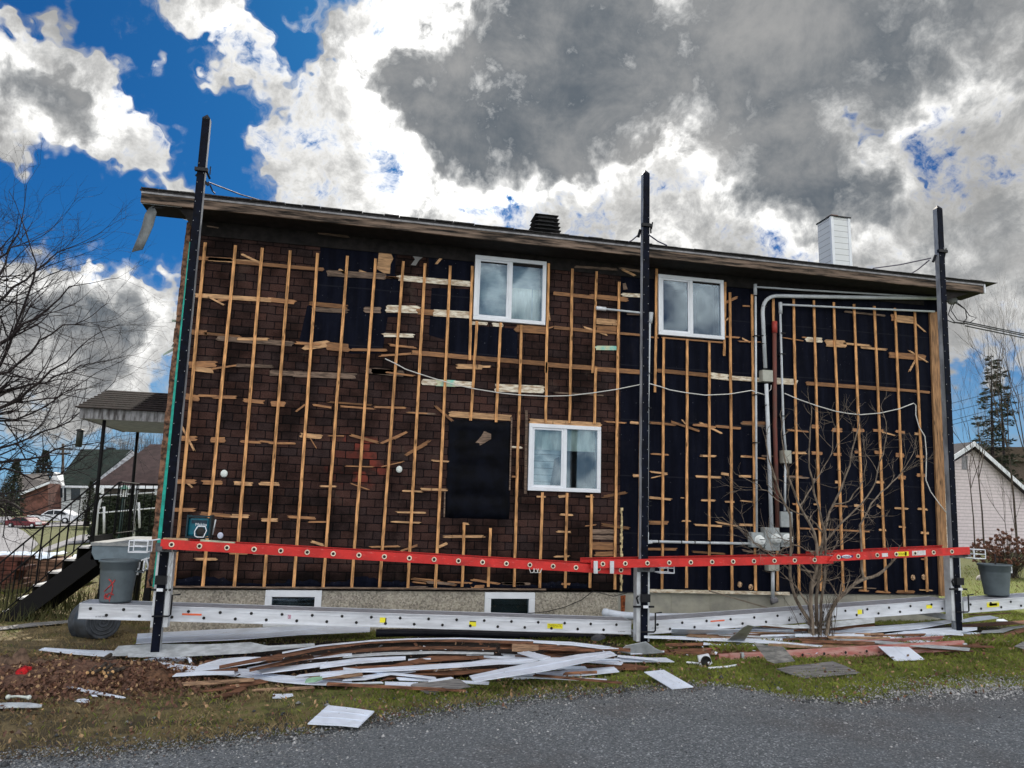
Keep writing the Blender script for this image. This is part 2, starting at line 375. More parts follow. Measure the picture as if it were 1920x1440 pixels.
# ------------------------------------------------------------------ ground
def gz(x, y):
    "height of the ground"
    z = -.62+.012*max(min(x, 13), -2)
    z += .035*mnoise.noise(Vector((x*.5, y*.5, 0)))*min(1, max(0, (y+5.2)/2)) + .012*mnoise.noise(Vector((x*2.3, y*2.3, 3)))*min(1, max(0, (y+5.2)/2))
    if y < -4.2: z -= .02*min(1, (-4.2-y))
    if y > 3: z -= .0
    return z
def gp(x, y, h=0.):
    "point of the ground (raised by h) that survey mark x, y belongs to"
    d = ray(x, y); Z = -.6+h
    for _ in range(12):
        P_ = CAM+d*((Z-CZ)/d[2]); Z = gz(P_[0], P_[1])+h
    return CAM+d*((Z-CZ)/d[2])

# ------------------------------------------------------------------ setting: ground, road, driveway
def ground_f(N, pos, c):
    sp = N.n('ShaderNodeSeparateXYZ'); N.put(sp.inputs[0], pos)
    n_big = N.noise(pos, .55, 3, .6); n_mid = N.noise(pos, 3.5, 5, .65); n_fine = N.noise(pos, 45., 4, .7)
    green = N.mix(n_fine, (.055, .08, .016), (.22, .25, .055))
    dry = N.mix(n_fine, (.095, .07, .035), (.28, .22, .11))
    dirt = N.mix(n_fine, (.03, .02, .014), (.10, .07, .05))
    xg = N.maprange(sp.outputs[0], -.5, 4.5)                       # drier and barer towards the left
    g = N.mix(N.maprange(N.m('ADD', n_mid, N.m('MULTIPLY', xg, .22)), .45, .68), dry, green)
    bare = N.maprange(N.m('ADD', N.m('ADD', n_mid, N.m('MULTIPLY', n_big, .5)), N.m('MULTIPLY', xg, -.22)), .62, .78)
    near = N.maprange(sp.outputs[1], -2., 2.5, 1., 0.)
    g = N.mix(N.m('MULTIPLY', N.m('MULTIPLY', bare, near), .85), g, dirt)
    far = N.mix(N.noise(pos, .25, 4, .6), (.06, .08, .02), (.12, .115, .04))
    return N.mix(N.maprange(sp.outputs[1], 4., 12.), g, far)
GROUND = mat('lawn_and_dirt', (.1, .1, .05), .95, f=ground_f, bump=1., bscale=60, rnd=0)
def sheet(name, xs, ys, zf, m_):
    b = MB(); nx, ny = len(xs), len(ys)
    b.smooth = True
    b.add([(x, y, zf(x, y)) for y in ys for x in xs], [(j*nx+i, j*nx+i+1, (j+1)*nx+i+1, (j+1)*nx+i) for j in range(ny-1) for i in range(nx-1)])
    return b.build(name, m_, origin=(0, 0, 0))
def spread(a, b, n, far, k=14):
    c = list(np.linspace(a, b, n)); e = [a-(far)*((i/k)**2.4) for i in range(k, 0, -1)]; g = [b+(far)*((i/k)**2.4) for i in range(1, k+1)]
    return e+c+g
o = sheet('ground', spread(-6, 16, 150, 900), spread(-8, 5, 95, 900), gz, GROUND); tag(o, kind='structure')

def asphalt_f(N, pos, c):
    vo = N.n('ShaderNodeTexVoronoi'); N.put(vo.inputs['Vector'], pos); vo.inputs['Scale'].default_value = 75.
    cell = N.v('DOT_PRODUCT', vo.outputs['Color'], (.4, .3, .3), out=1)
    st = N.ramp(cell, [(.1, (.05, .056, .06)), (.5, (.145, .16, .17)), (.72, (.27, .29, .305)), (.86, (.58, .6, .61))])
    fine = N.mix(N.noise(pos, 120., 3, .7), (.06, .066, .072), (.22, .24, .25))
    wear = N.maprange(N.noise(pos, .9, 5, .62), .42, .62)
    brown = N.maprange(N.noise(N.v('ADD', pos, (3, 9, 1)), .6, 4, .65), .46, .70, 0., .5)
    c = N.v('MULTIPLY', c, (2.25, 2.15, 1.95))
    c = N.mix(1., c, N.maprange(N.noise(pos, 1.7, 6, .7), .36, .64, .62, 1.45), 'MULTIPLY')
    c = N.mix(1., c, N.maprange(N.noise(pos, 22., 4, .7), .36, .64, .7, 1.35), 'MULTIPLY')
    c = N.mix(wear, N.mix(.55, fine, st), N.mix(.8, fine, st))
    c = N.mix(brown, c, (.095, .078, .068))
    pt = N.maprange(N.noise(pos, 260., 2, .7), .66, .74)
    return N.mix(N.m('MULTIPLY', pt, .8), c, (.5, .52, .52))
ASPH = mat('worn_gravelly_asphalt', (.1, .1, .1), .85, f=asphalt_f, bump=1., bscale=110, rnd=0)
edge_px = [(-900, 1480), (-300, 1455), (0, 1425), (150, 1412), (300, 1400), (430, 1388), (560, 1372), (700, 1352), (800, 1335), (900, 1322), (1040, 1304), (1130, 1296), (1240, 1290), (1330, 1283), (1400, 1290), (1470, 1306), (1560, 1314), (1640, 1308), (1740, 1298), (1830, 1293), (1920, 1290), (2100, 1285), (2400, 1280)]
edge = [gp(x, y) for x, y in edge_px]
ex = [p[0] for p in edge]; ey = [p[1] for p in edge]
def road_edge(x):
    return float(np.interp(x, ex, ey))+.10*mnoise.noise(Vector((x*2.1, 0, 0)))+.05*mnoise.noise(Vector((x*7., 5, 0)))
b = MB(); b.smooth = True
xs = list(np.linspace(-14, 24, 420)); K = 16
vs = []
for x in xs:
    ye = road_edge(x)
    for j in range(K):
        y = ye-(j/(K-1))**1.6*(ye+30.)
        vs.append((x, y, gz(x, y)+(.004 if j else -.002)+.006*min(1, j)))
b.add(vs, [(i*K+j, i*K+j+1, (i+1)*K+j+1, (i+1)*K+j) for i in range(len(xs)-1) for j in range(K-1)])
b.f = [list(reversed(f)) for f in b.f]
o = b.build('road', ASPH, origin=(0, 0, 0)); tag(o, kind='structure')

PAVE = mat('pale_concrete_driveway', (.23, .23, .245), .9, var=.12, scale=.6, rnd=0)
b = MB(); q = [gp(x, y) for x, y in ((-260, 1075), (40, 1050), (72, 1022), (45, 998), (15, 984), (-260, 984))]
b.prism([(p[0], p[1], -.62) for p in q], (0, 0, .012+.02)); o = b.build('driveway', PAVE); tag(o, kind='structure')
b = MB(); q = [gp(x, y) for x, y in ((60, 1047), (128, 1022), (300, 1006), (300, 996), (150, 1006), (70, 1035))]
b.prism([(p[0], p[1], -.62) for p in q], (0, 0, .05)); o = b.build('footpath', PAVE); tag(o, kind='structure')
b = MB(); q = [gp(x, y) for x, y in ((20, 992), (170, 985), (170, 978), (20, 984))]
b.prism([(p[0], p[1], -.62) for p in q], (0, 0, .04)); o = b.build('pavement', PAVE); tag(o, kind='structure')

# ------------------------------------------------------------------ the house
WX0, WX1, WZ1 = -.30, 12.44, 5.36
SPLIT = float(at(1163, 800)[0])
house = empty('house', (6., 0., -.7), 'two storey house with its long wall stripped to brown brick sheeting and black tar paper', 'house')
def rz(x): return 5.515-.0048*x                                   # top edge of the eave

def brick_f(N, pos, c):
    sp = N.n('ShaderNodeSeparateXYZ'); N.put(sp.inputs[0], pos)
    cb = N.n('ShaderNodeCombineXYZ'); N.put(cb.inputs[0], sp.outputs[0]); N.put(cb.inputs[1], sp.outputs[2])
    wob = N.v('SCALE', N.v('SUBTRACT', N.noise(pos, 4., 3, .6, out=1), (.5, .5, .5)), .035)
    v = N.v('ADD', cb.outputs[0], wob)
    br = N.n('ShaderNodeTexBrick', offset=.5, offset_frequency=2); N.put(br.inputs['Vector'], v)
    for k, q in (('Scale', 1.), ('Brick Width', .235), ('Row Height', .118), ('Mortar Size', .0085), ('Mortar Smooth', .3), ('Bias', 0.)): br.inputs[k].default_value = q
    N.put(br.inputs['Color1'], (.044, .022, .018)); N.put(br.inputs['Color2'], (.024, .016, .016)); N.put(br.inputs['Mortar'], (.003, .0025, .003))
    c = N.mix(1., br.outputs['Color'], N.maprange(N.noise(pos, 60., 3, .6), .3, .7, .6, 1.4, 'LINEAR'), 'MULTIPLY')
    c = N.mix(1., c, N.maprange(N.noise(pos, 1.3, 4, .65), .35, .65, .4, 1.5), 'MULTIPLY')
    c = N.mix(N.m('MULTIPLY', N.maprange(N.noise(pos, 2.7, 6, .7), .56, .72), .45), c, (.075, .055, .045))
    # the patch that kept its red colour
    ctr = at(672, 862)
    dx = N.m('DIVIDE', N.m('SUBTRACT', sp.outputs[0], float(ctr[0])), .48); dz = N.m('DIVIDE', N.m('SUBTRACT', sp.outputs[2], float(ctr[2])), .42)
    r2 = N.m('ADD', N.m('MULTIPLY', dx, dx), N.m('MULTIPLY', dz, dz))
    patch = N.m('MULTIPLY', N.maprange(r2, .3, 1.4, 1., 0.), N.m('MULTIPLY', N.maprange(N.v('DOT_PRODUCT', br.outputs['Color'], (1., 0, 0), out=1), .030, .042), N.maprange(N.noise(pos, 5., 2), .4, .6)))
    c = N.mix(N.m('MULTIPLY', patch, .85), c, (.20, .045, .032))
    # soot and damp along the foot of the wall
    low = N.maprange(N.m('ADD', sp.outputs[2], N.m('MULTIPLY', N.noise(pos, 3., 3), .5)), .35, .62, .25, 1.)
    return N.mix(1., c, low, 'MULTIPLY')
BRICK = mat('asphalt_brick_sheeting', (.05, .03, .02), .9, spec=.1, f=brick_f, bump=.35, bscale=90, rnd=0)
def paper_f(N, pos, c):
    mp = N.n('ShaderNodeMapping'); N.put(mp.inputs[0], pos); mp.inputs['Scale'].default_value = (7., 1, .7)
    c = N.mix(N.maprange(N.noise(mp.outputs[0], 1.2, 4, .6), .35, .68), (.0016, .0024, .007), (.0045, .006, .014))
    lap = N.maprange(N.m('FRACT', N.m('MULTIPLY', N.v('DOT_PRODUCT', N.v('ADD', pos, N.v('SCALE', N.noise(pos, 1.5, 2, out=1), .02)), (0, 0, 1.1), out=1), 1.)), .975, .99)
    c = N.mix(N.m('MULTIPLY', lap, .6), c, (.018, .019, .026))
    dust = N.maprange(N.noise(pos, 2.4, 6, .7), .52, .75)
    c = N.mix(N.m('MULTIPLY', dust, .5), c, (.011, .011, .015))
    return N.mix(N.maprange(N.noise(pos, 34., 2, .6), .72, .76), c, (.16, .17, .2))
PAPER = mat('black_tar_paper', (.006, .008, .016), .65, f=paper_f, bump=.9, bscale=3.5, rnd=0, spec=.05)

def holes_panel(b, x0, x1, z0, z1, y0, y1, holes):
    xs = sorted({x0, x1, *[min(max(h[i], x0), x1) for h in holes for i in (0, 1)]})
    zs = sorted({z0, z1, *[min(max(h[i], z0), z1) for h in holes for i in (2, 3)]})
    for i in range(len(xs)-1):
        for j in range(len(zs)-1):
            cx, cz = (xs[i]+xs[i+1])/2, (zs[j]+zs[j+1])/2
            if any(h[0] < cx < h[1] and h[2] < cz < h[3] for h in holes): continue
            b.box(xs[i], xs[i+1], y0, y1, zs[j], zs[j+1])
def prect(c, Y=0.):
    q = [at(x, y, Y) for x, y in c]
    return ((q[0][0]+q[3][0])/2, (q[1][0]+q[2][0])/2, (q[2][2]+q[3][2])/2, (q[0][2]+q[1][2])/2)
W1 = prect(((891, 478.6), (1024, 493), (1021, 611), (886, 600)))
W2 = prect(((1233, 515), (1355, 527), (1356, 638), (1232.7, 628)))
W3 = prect(((992, 794), (1126, 801), (1124, 925), (988, 919)))
B1 = prect(((497, 1106), (602, 1107), (601, 1176), (494, 1175)))
B2 = prect(((909, 1110), (1003, 1111), (1002, 1172), (908, 1171)))
ins = .06
HO = [(w[0]+ins, w[1]-ins, w[2]+ins, w[3]-ins) for w in (W1, W2, W3)]
b = MB(); holes_panel(b, WX0, SPLIT, 0, WZ1, 0, .2, HO)
wl = b.build('wall', BRICK, house); tag(wl, 'brown asphalt brick sheeting over the left part of the wall')
b = MB(); holes_panel(b, SPLIT, WX1, -.03, WZ1, .002, .2, HO)
b.build('wall', PAPER, house)['label'] = 'black tar paper over the right part of the wall'
# gable ends and back
DEP = 8.2; RIDGE_Y, RS = 4.1, .30
b = MB()
for x0, x1 in ((WX0, WX0+.2), (WX1-.2, WX1)):
    b.prism([(x0, .2, -.03), (x0, DEP, -.03), (x0, DEP, 5.3), (x0, RIDGE_Y, 5.3+RS*RIDGE_Y), (x0, .2, 5.34)], (x1-x0, 0, 0))
b.box(WX0+.2, WX1-.2, DEP-.2, DEP, -.03, 5.3)
b.build('side_wall', mat('white_side_cladding', (.6, .6, .58), .6), house)
b = MB(); FX = SPLIT-.02
HB = [(w[0]+.05, w[1]-.05, w[2]+.05, -.05) for w in (B1, B2)]
holes_panel(b, WX0+.06, FX, -1.0, -.035, .03, .25, HB); b.build('foundation', STUC, house)['label'] = 'pebble dashed foundation'
b = MB(); b.box(FX, WX1-.05, .034, .25, -1., -.035)
for x in np.linspace(FX+.9, WX1-1, 7): b.box(x, x+.012, .028, .034, -1., -.04)
b.build('foundation', CONC, house)['label'] = 'plain concrete foundation with board marks'
b = MB(); b.box(WX0+.06, WX0+.26, .25, DEP, -1, -.035); b.box(WX1-.26, WX1-.05, .25, DEP, -1, -.035); b.box(WX0+.26, WX1-.26, DEP-.25, DEP, -1, -.035)
b.build('rear_foundation', CONC, house)
# rust stain strip on the concrete and flaking flashing
b = MB(); p = at(1168, 1117, .02); b.prism([at(1164, 1117, .02), at(1173, 1116, .02), at(1171, 1150, .02), (at(1165, 1150, .02))], (0, .012, 0)); b.build('rusty_strap', mat('rust_orange', (.22, .06, .02), .9, var=.4, scale=20), house)
b = MB(); q0, q1 = at(1215, 1107.5, -.03), at(1480, 1113, -.03); b.beam(q0, q1, .05, .03, (0, 1, 0)); b.build('sill_flashing', CREAM, house)
b = MB(); b.beam((WX0, -.012, .012), (SPLIT-1.2, -.012, .012), .045, .024, (0, 0, 1)); b.build('sill_board', WOODD, house)
b = MB()                                                            # torn black flashing at the wall foot
xs_ = [WX0+.3+.05*k+random.uniform(-.02, .02) for k in range(122)]; hs_ = [.10+.13*mnoise.noise(Vector((q*1.3, 0, 0)))+random.uniform(-.02, .03) for q in xs_]; ys_ = [-.006-.012*random.random() for q in xs_]
b.add([p for x, h, y in zip(xs_, hs_, ys_) for p in ((x, y, .03), (x, y-.006, max(.05, h*.6)), (x, -.003, max(.06, h)))], [(3*i+j, 3*i+3+j, 3*i+4+j, 3*i+1+j) for i in range(121) for j in range(2)])
b.build('torn_flashing', PAPER, house)

# tar paper patches nailed over the brick sheeting
def wpoly(b, pts, y0, y1): b.prism([(lambda p: (p[0], y0, p[2]))(at(x, y, 0)) for x, y in pts], (0, y1-y0, 0))
def cr(ox, oy, s, pts): return [(ox+x/s, oy+y/s) for x, y in pts]
for pts in (cr(300, 360, 3.84, ((1175, 300), (1560, 330), (1700, 400), (1690, 600), (1740, 610), (1705, 900), (1640, 900), (1600, 1160), (1380, 1165), (1000, 1090), (1060, 820), (1110, 815), (1130, 590))),
            cr(700, 420, 3.84, ((400, 180), (730, 215), (712, 450), (555, 440), (395, 425))),
            cr(700, 420, 3.84, ((420, 460), (700, 470), (690, 960), (545, 935), (550, 700), (505, 830), (400, 800))),
            cr(700, 420, 3.84, ((700, 730), (1040, 755), (1035, 975), (690, 945)))):
    b = MB(); wpoly(b, pts, -.004, -.001); b.build('tar_paper_patch', PAPER, house)

# blacked out window: wrinkled sheet over the opening
q = prect(((845, 784), (958, 792), (957, 974), (832, 971)))
b = MB(); b.smooth = True; nx, nz = 26, 40; vs = []
for j in range(nz+1):
    for i in range(nx+1):
        x = q[0]+(q[1]-q[0])*i/nx; z = q[2]+(q[3]-q[2])*j/nz
        e = min(i, nx-i, 3)/3*min(j, nz-j, 3)/3
        y = -.022-.02*e-.012*e*mnoise.noise(Vector((x*2, 0, z*9)))-.008*math.sin(z*14+x)*e
        vs.append((x+.01*mnoise.noise(Vector((0, z*6, 0))), y if e > 0 else -.003, z+.01*mnoise.noise(Vector((x*6, 0, 0)))))
b.add(vs, [(j*(nx+1)+i, j*(nx+1)+i+1, (j+1)*(nx+1)+i+1, (j+1)*(nx+1)+i) for j in range(nz) for i in range(nx)])
o = b.build('tar_paper_sheet', mat('shiny_black_sheet', (.003, .004, .008), .55, var=.4, scale=4, spec=.06), house)
b = MB(); b.prism([(at(740+x/3.84, 740+y/3.84)[0], -.052, at(740+x/3.84, 740+y/3.84)[2]) for x, y in ((640, 265), (690, 285), (690, 320), (650, 345), (610, 368), (605, 350), (578, 348), (620, 300))], (0, .006, 0))
b.build('torn_hole', WOODD, o)
b = MB(); p = at(740+840/3.84, 740+165/3.84); p2 = at(740+825/3.84, 740+690/3.84); b.beam((p[0], -.03, p[2]), (p2[0], -.03, p2[2]), .02, .02, (0, 1, 0)); p = at(740+355/3.84, 740+700/3.84); p2 = at(740+350/3.84, 740+880/3.84); b.beam((p[0]+.01, -.03, p[2]), (p2[0]+.01, -.03, p2[2]), .02, .02, (0, 1, 0)); b.build('window_trim', WOODD, house)

# ------------------------------------------------------------------ windows
def window(w, frame=.062, label=None, left_front=False, Y=0., shade=None, slider=True):
    x0, x1, z0, z1 = w; y0 = Y-.05
    b = MB(); t = frame
    b.box(x0, x1, y0, Y+.05, z0, z0+t); b.box(x0, x1, y0, Y+.05, z1-t, z1); b.box(x0, x0+t, y0, Y+.05, z0+t, z1-t); b.box(x1-t, x1, y0, Y+.05, z0+t, z1-t)
    xm = (x0+x1)/2
    if slider: b.box(xm-.03, xm+.03, y0+.012, Y+.05, z0+t, z1-t)
    fr = b.build('window', WHITE, house, bevel=.006)
    if label: fr['label'] = label
    if slider:
        s0, s1 = (x0+t, xm-.03) if not left_front else (xm+.03, x1-t)
        g = MB(); u = .03
        g.box(s0, s1, y0+.02, y0+.05, z0+t, z0+t+u); g.box(s0, s1, y0+.02, y0+.05, z1-t-u, z1-t); g.box(s0, s0+u, y0+.02, y0+.05, z0+t+u, z1-t-u); g.box(s1-u, s1, y0+.02, y0+.05, z0+t+u, z1-t-u)
        g.build('sash', WHITE, fr)
        for a, c in ((x0+t, xm-.03), (xm+.03, x1-t)):
            b = MB(); b.box(a, c, y0+.035, y0+.039, z0+t, z1-t); b.build('pane', GLASS, fr)
        b = MB(); b.box(s0-.004, s1+.004, y0+.052, y0+.054, z1-t-.006, z1-t); b.build('seal', BLKM, fr)
    else:
        b = MB(); b.box(x0+t, x1-t, y0+.035, y0+.039, z0+t, z1-t); b.build('pane', GLASS, fr)
    return fr
ROOM = mat('dim_room_wall', (.05, .055, .06), .9); CURT = mat('pale_curtain', (.62, .62, .52), .8, var=.18, scale=2, stretch=(5, 1, 1)); PLAST = mat('clear_plastic_sheet', (.55, .60, .58), .5, base2=(.24, .29, .31), scale=2.2, stretch=(1, 1, 2.4))
def curtain(fr, x0, x1, z0, z1, y, m_, name='curtain', amp=.02, fr_=30):
    b = MB(); b.smooth = True; n = 30; vs = []
    for i in range(n+1):
        x = x0+(x1-x0)*i/n; yy = y+amp*math.sin(x*fr_)
        vs += [(x, yy, z0), (x, yy, z1)]
    b.add(vs, [(2*i, 2*i+2, 2*i+3, 2*i+1) for i in range(n)])
    b.build(name, m_, fr)
f1 = window(W1, label='upper left sliding window with plastic sheet behind its glass'); f2 = window(W2, label='upper right sliding window'); f3 = window(W3, label='lower sliding window with a pale house reflection painted behind its glass')
x0, x1, z0, z1 = W1; xm = (x0+x1)/2
curtain(f1, x0, x1, z0, z1, .10, PLAST, 'plastic_sheet', .015, 11)
curtain(f1, xm, x1, z0, z0+.62, .085, CURT, 'cream_sheet', .006, 20)
x0, x1, z0, z1 = W3; xm = (x0+x1)/2
curtain(f3, x0, x1, z0+.62*(z1-z0), z1, .09, CURT, 'cream_sheet', .004, 30)  # cream sheet added in place of the house reflected in this window
curtain(f3, x0, xm, z0, z0+.63*(z1-z0), .11, mat('siding_reflection_paint', (.42, .46, .45), .8, f=lambda N, pos, c: N.mix(1., c, N.maprange(N.m('SINE', N.m('MULTIPLY', N.v('DOT_PRODUCT', pos, (0, 0, 1.), out=1), 58.)), .85, 1., 1., .45), 'MULTIPLY')), 'siding_reflection_sheet', .0, 30)  # striped sheet imitates the reflected siding of the house opposite
b = MB(); b.prism([(x0+.38, .10, z0), (xm-.02, .10, z0), (xm-.06, .10, z0+.55), (x0+.46, .10, z0+.52)], (0, .004, 0)); b.build('picture_frame', ROOM, f3)
for w in (W1, W2, W3):
    x0, x1, z0, z1 = w; b = MB()
    b.box(x0-.2, x1+.2, 1.4, 1.45, z0-.3, z1+.2); b.box(x0-.2, x1+.2, .22, 1.4, z0-.35, z0-.3); b.box(x0-.2, x1+.2, .22, 1.4, z1+.2, z1+.25); b.box(x0-.25, x0-.2, .22, 1.4, z0-.3, z1+.2); b.box(x1+.2, x1+.25, .22, 1.4, z0-.3, z1+.2)
    b.build('room', ROOM, house)
for w, l in ((B1, 'left basement window'), (B2, 'right basement window')):
    fr = window(w, .095, l, Y=.035, slider=False)
    b = MB(); b.box(w[0], w[1], .27, .29, w[2], w[3]); b.build('room', mat('green_black_room', (.01, .03, .03), .6), house)

# ------------------------------------------------------------------ strapping (upright battens)
ST = [((384.6, 464), (328.5, 1078)), ((442, 464), (382.8, 1078)), ((492.7, 464), (441.8, 1078)), ((544.8, 464), (497.3, 1078)), ((596.9, 464), (552.8, 1078)),
      ((652.9, 464), (607.5, 1078)), ((706, 464), (660.8, 1078)), ((758, 464), (713.3, 1078)), ((798.7, 464), (765.3, 1078)), ((842.7, 524), (817.2, 1078)),
      ((1159.6, 524), (1151.5, 1100)), ((1203, 524), (1197, 1100)),
      ((1367, 530), (1371, 1106)), ((1408, 530), (1415, 1106)), ((1448, 544), (1456, 1106)), ((1486, 560), (1496.7, 1106)), ((1524, 560), (1537.5, 1097)), ((1561, 560), (1578.8, 1097)),
      ((1599, 570), (1620, 1097)), ((1637, 570), (1658.8, 1097)), ((1676, 580), (1696.3, 1097)), ((1713, 590), (1735.8, 1097))]
SH = [((884.9, 500), (879.7, 676)), ((894, 603), (882, 789)), ((938, 606), (929.6, 792)), ((977, 610), (963, 1100)), ((870, 981), (866, 1100)), ((919, 990), (915, 1100)),
      ((1028, 495), (1023, 700)), ((1024.5, 680), (1022, 794)), ((1016, 923), (1011, 1102)), ((1072.4, 505), (1067, 794)), ((1062.4, 924), (1058.4, 1102)), ((1117.5, 510), (1110, 700)), ((1116, 690), (1113.7, 795)), ((1108.5, 927), (1105, 1102)),
      ((1230, 505), (1226.7, 736)), ((1243, 634), (1240, 1104)), ((1287, 637), (1286, 1102)), ((1328.5, 640), (1328.5, 1106)), ((1358, 530), (1356.5, 668)), ((986.5, 770), (984, 926))]
def strap(p, q, full, w=.040, m_=WOOD):
    a = at(*p); c = at(*q); a = np.array(a); c = np.array(c)
    if full:
        d = a-c; a = c+d*((5.02-c[2])/d[2]); c = c+d*((.02-c[2])/d[2])
    b = MB(); n = 7; y0, y1 = -.038, -.019
    rnd = random.Random(int(p[0]*7)); vs = []
    for k in range(n+1):
        t = k/n; pt = c+(a-c)*t; dx = rnd.uniform(-.003, .003)
        vs += [(pt[0]-w/2+dx, y1, pt[2]), (pt[0]-w/2+dx, y0, pt[2]), (pt[0]+w/2+dx, y0, pt[2]), (pt[0]+w/2+dx, y1, pt[2])]
    fs = [(4*k+i, 4*k+(i+1) % 4, 4*k+4+(i+1) % 4, 4*k+4+i) for k in range(n) for i in range(4)]+[(0, 3, 2, 1), (4*n, 4*n+1, 4*n+2, 4*n+3)]
    b.add(vs, [tuple(reversed(f)) for f in fs]); return b.build('strap', m_, house)
for i, (p, q_) in enumerate(ST): strap(p, q_, True, .042)
for p, q_ in SH: strap(p, q_, False, .040, WOOD if p[0] != 986.5 else WOODD)

